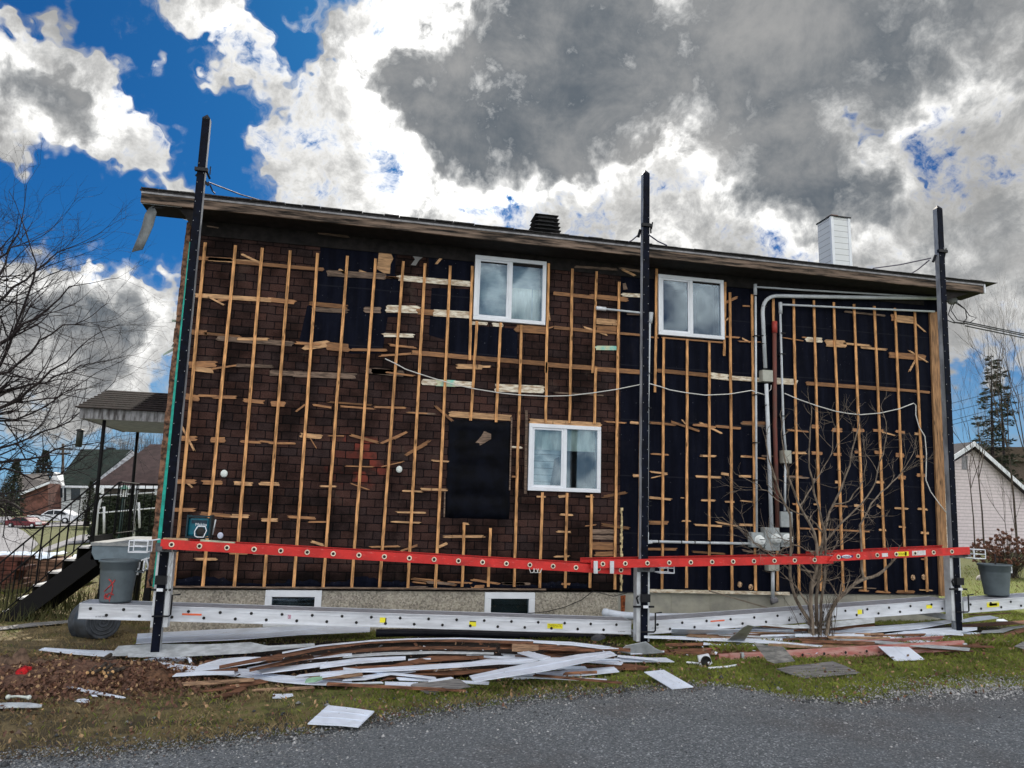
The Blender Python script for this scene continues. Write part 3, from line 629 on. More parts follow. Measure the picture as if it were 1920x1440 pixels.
# boards and splintered scraps left behind the strapping
D_, G_, P_, C_, T_, H_ = WOODD, WOODD, WOODP, CREAM, TEALP, WOODH
SC = [(300, 360, 3.84, [(280,478,520,490,26,H_),(350,485,710,510,28,P_),(540,505,1170,560,26,H_),(590,450,715,510,15,P_),(260,745,800,780,33,P_),(780,775,965,795,33,H_),(330,745,460,815,12,P_),(420,785,490,770,20,H_),
 (235,1010,340,1015,38,H_),(330,1020,580,1045,20,H_),(420,1055,950,1095,38,D_),(560,1060,775,1062,20,P_),(210,1245,400,1240,48,H_),(260,1275,390,1290,34,P_),(380,1275,550,1250,13,H_),(550,1250,800,1258,24,D_),
 (980,1088,1150,1100,20,H_),(1040,1115,1205,1095,52,P_),(1205,1110,1355,1125,60,H_),(1375,1137,1620,1141,20,H_),(1090,805,1345,830,32,H_),(1100,845,1345,860,33,D_),(1480,850,1590,852,44,D_),
 (1205,585,1620,610,46,D_),(1290,560,1335,588,18,P_),(1440,570,1530,605,16,P_),(1625,615,1715,622,11,H_),(1660,1100,1840,1125,13,H_),(1590,1180,1810,1165,15,H_),
 (1410,412,1560,375,17,H_),(1500,375,1690,390,14,H_),(1260,345,1460,378,34,D_),(750,262,860,290,24,D_),(940,260,1130,272,9,D_),(1150,300,1350,325,18,D_),(345,250,420,262,9,D_)]),
 (700, 420, 3.84, [(170,128,735,192,50,D_),(0,155,150,157,14,H_),(90,385,180,390,13,H_),(180,390,700,434,42,C_),(95,612,320,617,56,C_),(320,632,430,640,42,H_),(430,640,690,657,52,C_),(75,800,290,806,28,C_),
 (710,714,815,719,22,C_),(860,725,930,730,28,C_),(1030,752,1250,768,56,H_),(1215,765,1290,742,12,H_),(1300,745,1600,776,24,H_),(125,875,300,892,15,H_),(275,925,720,965,34,H_),(690,962,1250,1008,34,H_),(1240,1013,1600,1040,34,H_),(1600,1045,1925,1068,34,H_),
 (600,1025,780,1032,36,P_),(770,1028,840,1028,15,P_),(0,1058,215,1080,46,D_),(100,1070,285,1095,13,H_),(355,1138,450,1143,44,C_),(450,1143,590,1150,50,T_),(590,1150,715,1158,42,C_),(875,1180,1220,1192,58,C_),
 (1295,500,1600,532,26,H_),(1570,522,1818,545,34,H_),(1605,700,1750,712,44,P_),(1605,750,1750,757,38,H_),(1605,776,1925,802,18,H_),(1520,745,1680,800,13,P_),(1600,893,1750,895,32,T_),(1790,510,1930,518,28,C_),
 (1790,330,1875,372,17,P_),(1270,275,1360,306,16,H_),(1360,278,1600,302,24,D_),(1450,310,1750,330,18,D_),(1780,322,1910,342,18,D_),(455,285,525,205,17,P_),(1250,560,1268,690,9,P_),(1310,1215,1650,1235,11,D_)]),
 (1100, 480, 4.5, [(290,112,560,142,26,D_),(530,685,600,692,13,H_),(640,690,1150,732,14,H_),(1180,390,1265,350,22,H_),(1175,545,1195,522,12,P_),(1315,422,1375,426,13,H_),(1170,682,1280,690,15,H_),(1280,722,1460,728,11,H_),(1310,697,1370,728,13,P_),
 (600,968,1040,1010,34,H_),(1040,1008,1200,1028,54,C_),(1195,1028,1490,1048,38,C_),(1600,1060,1765,1067,46,C_),(1205,200,1425,222,42,D_),(340,493,440,498,13,D_),(900,1425,1010,1422,15,H_),(1310,1408,1490,1412,28,H_),(800,1385,850,1440,12,P_)]),
 (1450, 480, 4.5, [(80,690,240,716,9,H_),(240,686,275,690,11,H_),(275,705,405,712,42,C_),(440,735,600,745,62,P_),(600,740,810,758,17,P_),(740,775,940,792,18,P_),(990,520,1040,522,58,H_),(1040,530,1190,545,62,P_),(1185,560,1275,640,13,P_),
 (970,835,1270,858,52,H_),(1145,970,1200,870,16,P_),(1140,800,1290,895,12,P_),(600,470,935,505,16,D_),(275,1075,700,1105,33,H_),(690,1104,1040,1130,33,H_),(1040,1128,1312,1152,22,H_),(20,1050,185,1062,46,C_)]),
 (300, 680, 3.79, [(780,75,945,78,38,D_),(945,82,1395,98,42,D_),(1470,60,1680,70,38,D_),(1620,70,1800,95,13,H_),(185,240,275,255,44,H_),(275,235,400,240,17,H_),(385,245,535,247,24,H_),(605,268,740,282,28,H_),(795,292,885,296,38,H_),
 (970,345,1030,300,13,H_),(1090,300,1220,320,15,H_),(1200,280,1500,302,13,H_),(1280,310,1520,330,13,H_),(1520,315,1740,322,15,H_),(150,538,255,539,36,H_),(365,548,460,549,40,H_),(580,560,710,568,19,H_),(710,558,830,570,13,H_),(790,572,960,574,16,H_),
 (160,460,245,625,15,P_),(1000,515,1140,527,33,P_),(1070,540,1110,605,7,H_),(1200,520,1305,521,8,H_),(1355,515,1540,565,20,H_),(1580,570,1750,495,17,H_),(1750,655,1895,575,22,H_),(1760,355,1895,362,11,H_),
 (120,845,250,846,33,H_),(190,850,230,885,13,P_),(305,850,440,853,33,H_),(530,855,650,863,28,P_),(710,858,850,863,26,P_),(1140,878,1250,879,13,P_),(1360,860,1475,900,8,H_),(1320,735,1510,740,8,H_),(1570,740,1725,705,8,H_),(1730,915,1850,916,10,H_),
 (100,1045,240,1046,28,H_),(290,1070,500,1090,26,H_),(510,1088,625,1092,27,P_),(730,1117,835,1118,26,P_),(925,1095,1105,1106,20,H_),(1060,1132,1180,1131,12,H_),(1690,1062,1880,1065,12,P_),(1655,1130,1840,1139,10,P_),
 (1075,1270,1160,1295,19,P_),(1500,1310,1700,1304,13,P_),(1715,1335,1825,1300,13,H_),(260,1395,400,1396,19,P_),(500,1350,620,1352,23,H_),(665,1355,865,1365,18,D_)]),
 (740, 740, 3.84, [(90,128,285,140,13,D_),(80,435,245,335,21,H_),(0,315,85,270,17,H_),(300,90,465,235,18,H_),(275,475,385,483,13,P_),(65,692,190,698,13,P_),(190,680,370,686,18,P_),(20,845,215,851,13,P_),(0,915,175,922,13,P_),
 (365,1022,635,1020,19,P_),(320,1095,375,1070,20,P_),(50,1125,160,1080,11,H_),(490,926,530,931,15,P_),(400,140,835,168,44,P_),(970,190,1480,220,38,P_),(825,377,910,381,15,C_),(840,590,870,591,13,H_),(1020,734,1080,735,13,P_),(1180,735,1245,728,19,P_),
 (1375,733,1430,735,12,P_),(1190,862,1275,866,15,P_),(1170,985,1265,989,15,P_),(1155,1165,1250,1164,13,P_),(1375,945,1445,936,8,H_),(1500,735,1660,705,20,H_),(1490,935,1685,962,22,H_),(1420,985,1575,987,34,D_),(1420,1025,1575,1027,34,D_),(1420,1087,1570,1091,58,H_),(1440,1148,1570,1145,34,H_),
 (1520,195,1655,205,11,H_),(1700,200,1745,206,19,P_),(1715,580,1760,583,17,P_),(130,1325,330,1342,17,H_),(240,1350,430,1362,19,D_),(560,1332,740,1360,17,H_),(790,1358,930,1361,17,D_),(1200,1362,1260,1363,15,H_)]),
 (600, 1020, 4.235, [(730,275,1070,325,18,H_),(740,300,840,312,12,H_),(1030,300,1200,310,14,H_),(1200,285,1400,310,14,H_),(1460,312,1660,316,22,D_),(1200,338,1300,336,24,H_),(700,342,840,342,16,D_),(405,22,620,18,10,H_)]),
 (1180, 740, 4.5, [(170,237,380,254,22,H_),(350,230,582,307,20,H_),(540,257,720,275,16,H_),(600,240,772,325,16,P_),(740,268,930,285,22,H_),(950,240,1130,257,33,D_),(10,237,75,240,22,P_),(185,500,320,508,15,H_),(600,515,720,520,18,P_),(935,520,1030,526,16,P_),(965,518,1140,542,13,H_),
 (180,652,310,666,15,P_),(185,702,318,672,9,P_),(560,690,755,698,20,P_),(775,665,835,675,24,P_),(925,688,1020,690,20,P_),(30,684,75,684,24,P_),(165,867,345,884,20,P_),(610,890,715,894,18,P_),(805,903,880,905,15,P_),(940,895,1035,904,11,P_),(430,870,460,872,8,P_),
 (165,1080,320,1081,33,H_),(440,1065,510,1066,13,P_),(555,1098,775,1109,18,P_),(740,1077,915,1109,15,P_),(930,1097,1035,1100,20,P_),(160,1302,395,1304,22,H_),(540,1325,800,1343,17,H_),(955,1312,1050,1332,18,D_),(345,1368,580,1366,14,H_),
 (1335,302,1440,306,15,H_),(1300,690,1440,692,15,H_),(1380,490,1440,491,18,P_),(1120,515,1215,520,13,D_)]),
 (1460, 740, 4., [(70,266,215,279,13,H_),(245,238,300,242,28,H_),(400,265,468,268,30,H_),(555,265,630,269,26,H_),(705,268,775,271,20,H_),(775,281,865,306,11,P_),(875,275,940,286,20,H_),(1015,293,1050,296,18,P_),(105,437,200,438,18,P_),(245,437,315,441,26,H_),
 (410,448,465,449,22,H_),(570,430,610,431,22,H_),(720,433,770,434,26,H_),(875,452,935,456,32,H_),(1030,462,1085,465,20,H_),(60,614,210,626,15,D_),(245,635,300,641,20,D_),(420,655,450,656,22,P_),(730,655,780,658,20,P_),(895,620,945,623,30,H_),(1035,603,1090,606,26,H_),
 (100,820,150,826,14,H_),(260,822,305,823,13,P_),(395,832,510,839,13,H_),(565,830,620,836,20,P_),(735,830,765,850,18,P_),(865,850,960,856,15,P_),(1040,855,1110,861,16,P_),(160,1002,680,1026,13,H_),(750,1013,800,1016,16,P_),(900,990,945,994,13,P_),(1060,1035,1115,1038,18,P_),(1065,1232,1110,1236,13,H_)]),
 (1600, 980, 4.8, [(10,582,200,592,9,D_),(45,608,125,613,17,H_),(205,620,320,626,20,H_),(390,620,540,623,28,H_),(590,604,700,609,11,P_)])]
pieces = []
for ox, oy, s, L in SC:
    for x0, y0, x1, y1, w, m_ in L:
        a = at(ox+x0/s, oy+y0/s); c = at(ox+x1/s, oy+y1/s)
        ww = w/s*np.linalg.norm(at(ox+x0/s, oy+y0/s+1)-a)*.95
        pieces.append((a, c, ww, m_, x0+7*y0))
pieces.sort(key=lambda p: -np.linalg.norm(p[1]-p[0])*p[2])
def scrap(b, a, c, w, seed, k):
    rnd = random.Random(seed); d = (c-a); L_ = np.linalg.norm(d); d = d/L_; nrm = np.array([-d[2], 0, d[0]])
    j = min(.05, L_*.16); sp_ = []
    for t, sgn in ((0, -1), (1, 1)):
        e = a if t == 0 else c; fr = [(-.5, 0), (-.2, rnd.uniform(-.2, 1)), (.05, rnd.uniform(-.6, .7)), (.3, rnd.uniform(-.3, 1)), (.5, rnd.uniform(-.5, .3))]
        if sgn > 0: fr = fr
        else: fr = fr[::-1]
        sp_ += [e+nrm*w*f+d*sgn*j*g for f, g in fr]
    y0 = -.0185+.0015*(k % 5)/5-(.008 if w < .05 and k % 3 == 0 else 0); 
    b.prism([(p[0], y0, p[2]) for p in sp_], (0, .012, 0))
for k, (a, c, w, m_, sd) in enumerate(pieces[:100]):
    b = MB(); scrap(b, a, c, w, sd, k); b.build('lath_board', m_, house)
b = MB(); ml = [WOODD, WOODH, WOODP, CREAM, TEALP]
for k, (a, c, w, m_, sd) in enumerate(pieces[100:]):
    b.mi = ml.index(m_); scrap(b, a, c, w, sd, k)
tag(b.build('lath_scraps', ml, house), 'small splintered scraps of lath nailed behind the strapping', kind='stuff')
b = MB(); rr = random.Random(6); pf = [at(1164.5, y) for y in np.linspace(952, 1108, 30)]
for i in range(29): w = rr.uniform(.006, .022); j = rr.uniform(-.01, .01); b.box(pf[i][0]-w+j, pf[i][0]+w+j, -.03, -.001, pf[i+1][2], pf[i][2]-.0005)
b.build('foam_bead', mat('yellowed_foam', (.62, .50, .28), .8, var=.3, scale=25), house)
# plywood patch and broken holes
b = MB(); wpoly(b, cr(300, 360, 3.84, ((1575, 440), (1660, 438), (1680, 480), (1660, 520), (1655, 590), (1610, 585), (1560, 555), (1570, 490))), -.012, -.002); b.build('plywood_patch', WOODP, house)
b = MB()
for x, y, r in ((420, 888, 6.3), (748.5, 880, 6)):
    p = at(x, y, -.02); b.ball(p, r/128, 1, .45, 1.1, 12, 8)
b.build('foam_plug', FOAM, house)
for x, y in ((1732, 1082), (1712, 1083), (1408, 1101), (1387, 1096)):
    b = MB(); p = at(x, y, -.01); b.ball(p, .045, 1, .4, 1.1, 8, 6); b.build('vent_hole', mat('splintered_hole_edge', (.5, .33, .2), .8, var=.5, scale=40), house)
# little torn bits of paint under the eave
b = MB(); wpoly(b, cr(700, 420, 3.84, ((280, 225), (365, 232), (330, 260), (305, 300), (270, 295), (300, 255))), -.006, -.003); b.build('torn_paper', mat('grey_torn_paper', (.2, .2, .2), .9), house)
b = MB(); wpoly(b, cr(700, 420, 3.84, ((1795, 430), (1815, 425), (1830, 470), (1800, 475))), -.006, -.003); b.build('torn_paper', WOODD, house)

# corners
def vb(x0, x1, z0, z1, y0, y1, name, m_, sc=0.):
    b = MB(); n = 26
    for k in range(n):
        a0 = z0+(z1-z0)*k/n; a1 = z0+(z1-z0)*(k+1)/n; j = random.uniform(-sc, sc)
        b.box(x0+j, x1, y0, y1, a0, a1-.001)
    return b.build(name, m_, house)
vb(-.315, -.245, .0, 5.3, -.06, -.0, 'corner_edge', BROWNE, .008)
b = MB(); b.box(-.243, -.175, -.062, -.03, .01, 5.0); b.build('teal_corner_trim', TEAL, house)
b = MB(); b.box(-.172, -.15, -.045, -.002, .0, 5.1); b.build('corner_board', WOODD, house)
pc0 = at(1740, 600)[0]; pc1 = at(1757, 600)[0]
qa, qb, qc, qd = at(1739, 560), at(1755, 560), at(1776, 1117), at(1760, 1117)
b = MB(); b.prism([(qd[0], -.04, -.05), (qc[0], -.04, -.05), (qb[0], -.04, 5.02), (qa[0], -.04, 5.02)], (0, .038, 0)); b.build('corner_post', POST, house)
b = MB(); b.prism([(WX1, .0, -.03), (WX1+.03, .0, -.03), (qb[0]+.03, .0, WZ1-.05), (WX1, .0, WZ1-.05)], (0, .2, 0)); b.build('wall_edge', PAPER, house)
b = MB(); n = 30
for k in range(n):
    t = k/n*.9; x = qc[0]+(qb[0]-qc[0])*t; z = -.1+5.1*t; j = random.uniform(.0, .022); b.box(x+.001, x+.022+j, -.028, .0, z, z+5.1/n*.88)
b.build('ragged_corner_edge', CREAM, house)
# splinters curling off the left corner
for pts in (((335, 575), (336, 603), (331, 603), (334, 590)), ((338, 625), (329, 651), (321, 650), (333, 640)), ((331, 648), (307, 663), (305, 667), (330, 655)), ((322, 599), (338, 600), (338, 605), (322, 603))):
    b = MB(); b.prism([(lambda p: (p[0], -.03, p[2]))(at(x, y, -.03)) for x, y in pts], (0, .01, 0)); b.build('loose_splinter', mat('pale_green_splinter', (.3, .38, .32), .7), house)

# ------------------------------------------------------------------ roof, fascia, eaves
E0, E1 = -.84, 13.27
b = MB()
def rpt(x, y): return (x, y, rz(x)+.012+(y+.52)*RS if y < RIDGE_Y else rz(x)+.012+(RIDGE_Y+.52)*RS-(y-RIDGE_Y)*RS)
for y0, y1 in ((-.54, RIDGE_Y), (RIDGE_Y, DEP+.5)):
    p = [rpt(E0-.02, y0), rpt(E1+.02, y0), rpt(E1+.02, y1), rpt(E0-.02, y1)]
    b.prism(p, (0, 0, .03))
# shingle tabs along the eave
rr = random.Random(3); x = E0
while x < E1:
    w = rr.uniform(.2, .34); h = rr.uniform(.004, .016); z = rz(x)+.04
    b.box(x, x+w-.006, -.565-rr.uniform(0, .02), -.2, z-.003, z+h); x += w
b.build('roof', SHING, house)
b = MB()
for x0, x1 in [(E0+k*(E1-E0)/4, E0+(k+1)*(E1-E0)/4) for k in range(4)]:
    b.prism([(x0, -.52, rz(x0)-.155), (x1-.004, -.52, rz(x1)-.155), (x1-.004, -.52, rz(x1)-.022), (x0, -.52, rz(x0)-.022)], (0, .035, 0))
b.build('fascia', FASC, house)
b = MB(); b.prism([(E0, -.535, rz(E0)-.024), (E1, -.535, rz(E1)-.024), (E1, -.535, rz(E1)+.012), (E0, -.535, rz(E0)+.012)], (0, .045, 0)); b.build('drip_edge', DRIP, house)
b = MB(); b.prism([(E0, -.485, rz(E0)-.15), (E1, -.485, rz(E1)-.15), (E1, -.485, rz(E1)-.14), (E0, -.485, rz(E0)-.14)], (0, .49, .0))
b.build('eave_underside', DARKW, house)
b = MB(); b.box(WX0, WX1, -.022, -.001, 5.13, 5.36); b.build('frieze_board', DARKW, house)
# rake overhang, soffits and end trim
for x0, x1, nm in ((E0, WX0, 'left'), (WX1, E1, 'right')):
    b = MB(); z = rz(x0)-.16
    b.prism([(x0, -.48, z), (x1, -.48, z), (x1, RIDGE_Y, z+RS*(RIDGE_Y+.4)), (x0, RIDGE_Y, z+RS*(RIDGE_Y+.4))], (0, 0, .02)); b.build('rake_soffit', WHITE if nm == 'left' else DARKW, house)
    b = MB(); xx = x0 if nm == 'left' else x1-.03
    b.prism([(xx, -.48, rz(xx)-.14), (xx, RIDGE_Y, rz(xx)-.14+RS*(RIDGE_Y+.4)), (xx, RIDGE_Y, rz(xx)+.02+RS*(RIDGE_Y+.4)), (xx, -.48, rz(xx)+.005)], (.03, 0, 0)); b.build('rake_board', FASC, house)
b = MB(); b.box(E1-.004, E1+.02, -.54, -.46, rz(E1)-.16, rz(E1)+.0); b.build('end_cap', WHITE, house)
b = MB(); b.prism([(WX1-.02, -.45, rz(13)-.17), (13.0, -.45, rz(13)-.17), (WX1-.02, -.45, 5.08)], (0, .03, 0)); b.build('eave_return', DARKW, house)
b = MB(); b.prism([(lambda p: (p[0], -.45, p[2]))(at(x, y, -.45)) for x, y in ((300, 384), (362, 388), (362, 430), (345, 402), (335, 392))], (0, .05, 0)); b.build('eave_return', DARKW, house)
# strip of soffit that has come loose and hangs from the eave
b = MB(); pts = [(284, 388, 4), (283, 400, 10), (277, 425, 10), (270, 445, 9.5), (259, 472, 9)]
for side in (0,):
    vs = []
    for x, y, w in pts:
        p = at(x, y, -.42); w = w/125; vs += [(p[0]-w, -.42+.02*math.sin(y*.05), p[2]-.02), (p[0]+w, -.42-.03+.02*math.sin(y*.05), p[2]+.02)]
    b.smooth = True; b.add(vs, [(2*i, 2*i+1, 2*i+3, 2*i+2) for i in range(len(pts)-1)])
o = b.build('hanging_soffit_strip', mat('dull_grey_trim', (.17, .19, .20), .5), house); md = o.modifiers.new('s', 'SOLIDIFY'); md.thickness = .012
b = MB(); b.tube([at(x, y, -.44) for x, y in ((286, 389), (300, 390), (312, 386), (345, 389))], .012, 6); b.build('hanging_wire', BLKC, house)
b = MB(); p = at(1025, 441, 1.); x, z = p[0], p[2]-.25                # roof vent
vent = MB(); 
def frustum(b, x, y, z0, z1, a0, a1):
    b.add([(x-a0, y-a0, z0), (x+a0, y-a0, z0), (x+a0, y+a0, z0), (x-a0, y+a0, z0), (x-a1, y-a1, z1), (x+a1, y-a1, z1), (x+a1, y+a1, z1), (x-a1, y+a1, z1)],
          [(0,3,2,1),(4,5,6,7),(0,1,5,4),(1,2,6,5),(2,3,7,6),(3,0,4,7)])
zb = z+.1; y = 1.2
frustum(vent, x, y, zb-.15, zb+.28, .15, .15)
for k in range(4): frustum(vent, x, y, zb+.24+.075*k, zb+.265+.075*k, .26-.01*k, .22-.01*k); frustum(vent, x, y, zb+.265+.075*k, zb+.315+.075*k, .15, .15)
frustum(vent, x, y, zb+.24+.3, zb+.56, .22, .16)
vent.build('roof_vent', mat('charcoal_vent_metal', (.05, .05, .055), .5, var=.2), house)
# clad chimney
p = at(1565, 503, 3.); CXc = p[0]; zc = 6.3; zt = at(1567, 408, 2.75)[2]
ch = MB(); ch.box(CXc-.24, CXc+.24, 2.72, 3.22, zc-.3, zt); cho = ch.build('chimney', mat('white_chimney_cladding', (.62, .65, .68), .5, var=.02, scale=2, f=lambda N, pos, c: N.mix(1., c, N.maprange(N.m('FRACT', N.m('MULTIPLY', N.v('DOT_PRODUCT', pos, (0, 0, 1.), out=1), 7.2)), .88, .92, 1., .55), 'MULTIPLY')), house)
b = MB()
for sx in (-.24, .19): b.box(CXc+sx-.005, CXc+sx+.055, 2.705, 2.72, zc-.3, zt)
b.box(CXc-.255, CXc-.24, 2.70, 2.76, zc-.3, zt); b.build('corner_trim', WHITE, cho)
b = MB(); b.box(CXc-.26, CXc+.26, 2.69, 3.25, zt, zt+.025); b.build('cap', BLKM, cho)
b = MB(); b.box(CXc-.10, CXc+.08, 2.9, 3.1, zt+.025, zt+.14); b.build('flue', mat('brown_flue_tile', (.22, .12, .09), .8), cho)
for x, y in ((402, 372), (1262, 463), (1605, 506)):                    # odd pieces of shingle lying on the eave
    p = at(x, y, -.3); b = MB(); b.prism([(p[0]-.28, -.45, rz(p[0])+.045), (p[0]+.3, -.45, rz(p[0])+.045), (p[0]+.26, .1, rz(p[0])+.26), (p[0]-.22, .1, rz(p[0])+.25)], (0, 0, .03)); b.build('loose_shingle', SHING, house)

# ------------------------------------------------------------------ conduits, meters, cables on the wall
def wt(pts, r, name, m_, y=-.09, seg=10, parent=None):
    b = MB(); b.tube([(lambda p: (p[0], y, p[2]))(at(px, py, y)) for px, py in pts], r, seg); return b.build(name, m_, parent or house)
def arc(p0, p1, p2, n=8): return [((1-t)**2*p0[0]+2*t*(1-t)*p1[0]+t*t*p2[0], (1-t)**2*p0[1]+2*t*(1-t)*p1[1]+t*t*p2[1]) for t in [i/n for i in range(n+1)]]
wt([(1416.7, 556), (1417.5, 760), (1419, 999)], .018, 'conduit', PVC)
wt([(1418, 538), (1500, 543.5), (1600, 549), (1757, 557.8)], .016, 'conduit', PVC)
wt([(1416, 533), (1416, 553)], .03, 'conduit_elbow', PVC)
wt([(1757, 559), (1600, 557.5), (1470, 555)]+arc((1462, 555), (1430, 553), (1430, 586), 9)+[(1435, 690)], .033, 'conduit', PVC, -.10)
wt([(1436.7, 720), (1440, 800), (1446.7, 990)], .033, 'conduit', PVC, -.10)
r_ = wt([(1452, 605), (1453, 800), (1457.8, 990)], .036, 'rusty_conduit', RUST, -.08)
wt([(1452.3, 603), (1452.3, 624)], .045, 'cap', REDC, -.085, parent=r_)
wt([(1464, 571), (1600, 577.5), (1752, 584)], .018, 'conduit', PVC)
wt([(1463, 567), (1463.5, 588)], .032, 'conduit_elbow', PVC)
wt([(1463, 586), (1466, 700), (1469, 800), (1473.5, 845)], .019, 'conduit', PVC)
wt([(1472.5, 868), (1471.5, 958)], .019, 'conduit', PVC)
wt([(1117.5, 577.5), (1215, 588)], .017, 'conduit', PVC)
wt([(1118.5, 577.6), (1136, 579.5)], .032, 'conduit_end', WHITE)
wt([(1221, 586), (1219, 606)], .035, 'conduit_elbow', PVC)
wt([(1218, 600), (1214.5, 760), (1213, 1003)], .024, 'conduit', PVC)
wt([(1213, 998), (1212.5, 1018), (1222, 1016)], .032, 'conduit_elbow', PVC)
wt([(1214, 1015), (1300, 1017.2), (1408, 1019.5)], .022, 'conduit', PVC)
wt([(1449, 1068), (1449, 1124)], .030, 'conduit', PVC, -.06)
wt([(1449, 1122), (1447, 1128), (1456, 1124)], .05, 'conduit_elbow', mat('dark_elbow', (.2, .2, .22), .6), -.06)
for x, ys in ((1418, (630, 740, 830, 900)), (1432, (575, 630, 645)), (1437.5, (760,)), (1467, (625, 664, 780)), (1215.5, (700, 765, 795, 940, 948, 975))):
    for y in ys:
        b = MB(); p = at(x, y, -.09); b.box(p[0]-.045, p[0]+.045, -.128, -.01, p[2]-.006, p[2]+.006); b.build('pipe_clamp', BLKM, house)
for x in (1234, 1277, 1302, 1330): b = MB(); p = at(x, 1016.5, -.09); b.box(p[0]-.005, p[0]+.005, -.12, -.01, p[2]-.03, p[2]+.03); b.build('pipe_clamp', BLKM, house)
def ebox(x0, y0, x1, y1, name, m_, y=-.14, th=.13):
    a = at(x0, y0, y); c = at(x1, y1, y); b = MB(); b.box(a[0], c[0], y, y+th, c[2], a[2]); return b.build(name, m_, house, bevel=.008)
BXM = mat('grey_painted_meter_box', (.30, .33, .34), .5, var=.1); BXP = mat('beige_junction_box', (.42, .43, .38), .5, var=.08)
ebox(1430, 693, 1450, 716, 'junction_box', BXP); ebox(1469, 844, 1485, 869, 'junction_box', BXP); o = ebox(1464, 959, 1487, 989, 'junction_box', BXM)
ebox(1441, 1056, 1462, 1071, 'junction_box', BXP, -.12)
for bx, ctr in (((1409, 998, 1433, 1027), (1423.5, 1013.5)), ((1433.5, 989, 1463, 1033), (1454, 1010.5)), ((1463.5, 999, 1482, 1026), (1475.5, 1011))):
    o = ebox(*bx, 'meter_box', BXM)
    p = at(*ctr, -.14); b = MB(); b.lathe((p[0], -.135, p[2]), (0, -1, 0), [(.085, 0), (.088, .02), (.075, .022), (.072, .075), (.055, .095), (0, .098)], 24); b.build('meter', mat('meter_glass_dome', (.72, .76, .76), .2, var=.08), o)
    b = MB(); b.box(p[0]-.045, p[0]+.045, -.236, -.228, p[2]+.012, p[2]+.024); b.box(p[0]-.03, p[0]+.02, -.236, -.228, p[2]-.022, p[2]-.017); b.build('meter_display', INK, o)
wt([(1428, 1030), (1432, 1036), (1420, 1040)], .05, 'black_cable_box', BLKM, -.06)
wt(((722, 672.6), (740, 681), (760, 692), (783, 700), (815, 710), (856, 722), (895, 730), (940, 737), (973, 740.5), (1023, 743), (1065, 742), (1110, 737), (1156, 730), (1198, 721.5)), .0085, 'cable', CABLE, -.075, 6)
wt(((1198, 721), (1217, 719), (1238, 725), (1256, 731), (1284, 736), (1322, 741), (1367, 739), (1409, 732), (1420, 736), (1433, 740)), .0085, 'cable', CABLE, -.075, 6)
wt(((1471, 737.5), (1495, 748), (1532, 761), (1566, 771), (1592, 775.5), (1614, 777.5), (1650, 774.5), (1686, 766.5), (1713, 756), (1717, 760), (1717, 778), (1723, 800), (1734, 818), (1737, 850), (1736, 900), (1745, 922), (1760, 943), (1774, 961)), .009, 'cable', CABLE, -.075, 6)
wt(((1446, 722), (1445.5, 730), (1440, 735)), .006, 'cable', CABLE, -.09, 6)
wt(((1175, 1112), (1150, 1118), (1110, 1108)), .006, 'cable', BLKC, -.05, 6)
wt(((1111, 1109), (1090, 1125), (1060, 1138), (1025, 1147), (990, 1150)), .006, 'cable', BLKC, -.02, 6)
# service head with its drip loops
wh = wt([(1757, 559), (1778, 560)], .036, 'service_head', PVC, -.10)
b = MB(); p = at(1785, 563, -.1); b.ball(p, .095, 1.1, .8, .9, 12, 8); b.build('head_cover', mat('grey_service_cap', (.24, .25, .27), .5), wh)
for k, pts in enumerate((((1785, 568), (1778, 590), (1790, 604), (1808, 606)), ((1789, 569), (1783, 582), (1795, 600), (1812, 604)), ((1790, 567), (1810, 580), (1813, 596), (1806, 606)), ((1793, 566), (1808, 578), (1818, 592), (1831, 596), (1820, 604)), ((1770, 598), (1785, 604), (1808, 608)), ((1772, 585), (1768, 598), (1790, 606)))):
    wt(pts, .008, 'drip_loop', BLKC, -.1-.03*k, 6, parent=wh)

# ------------------------------------------------------------------ scaffold masts
def text_mesh(name, s, size, loc, rot, m_, parent, ext=.0015, fit=None):
    cu = bpy.data.curves.new(name, 'FONT'); cu.body = s; cu.size = size; cu.extrude = ext; cu.align_x = 'CENTER'; cu.align_y = 'CENTER'; cu.resolution_u = 2
    t = bpy.data.objects.new(name, cu); COL.objects.link(t); bpy.context.view_layer.update()
    me = bpy.data.meshes.new_from_object(t); bpy.data.objects.remove(t)
    if fit:
        a = np.array([v.co[:] for v in me.vertices]); w = a[:, 0].max()-a[:, 0].min(); h = a[:, 1].max()-a[:, 1].min()
        for v in me.vertices: v.co.x *= fit[0]/w; v.co.y *= fit[1]/h
    me.transform(Matrix.Translation(Vector(loc)-Vector(parent['_w']))@rot.to_4x4())
    me.materials.append(m_); o = bpy.data.objects.new(name, me); COL.objects.link(o); o.parent = parent; o['_w'] = parent['_w']; return o
FACE = Matrix.Rotation(R(90), 3, 'X')                               # lettering facing the camera side (-Y)
MY = -1.7
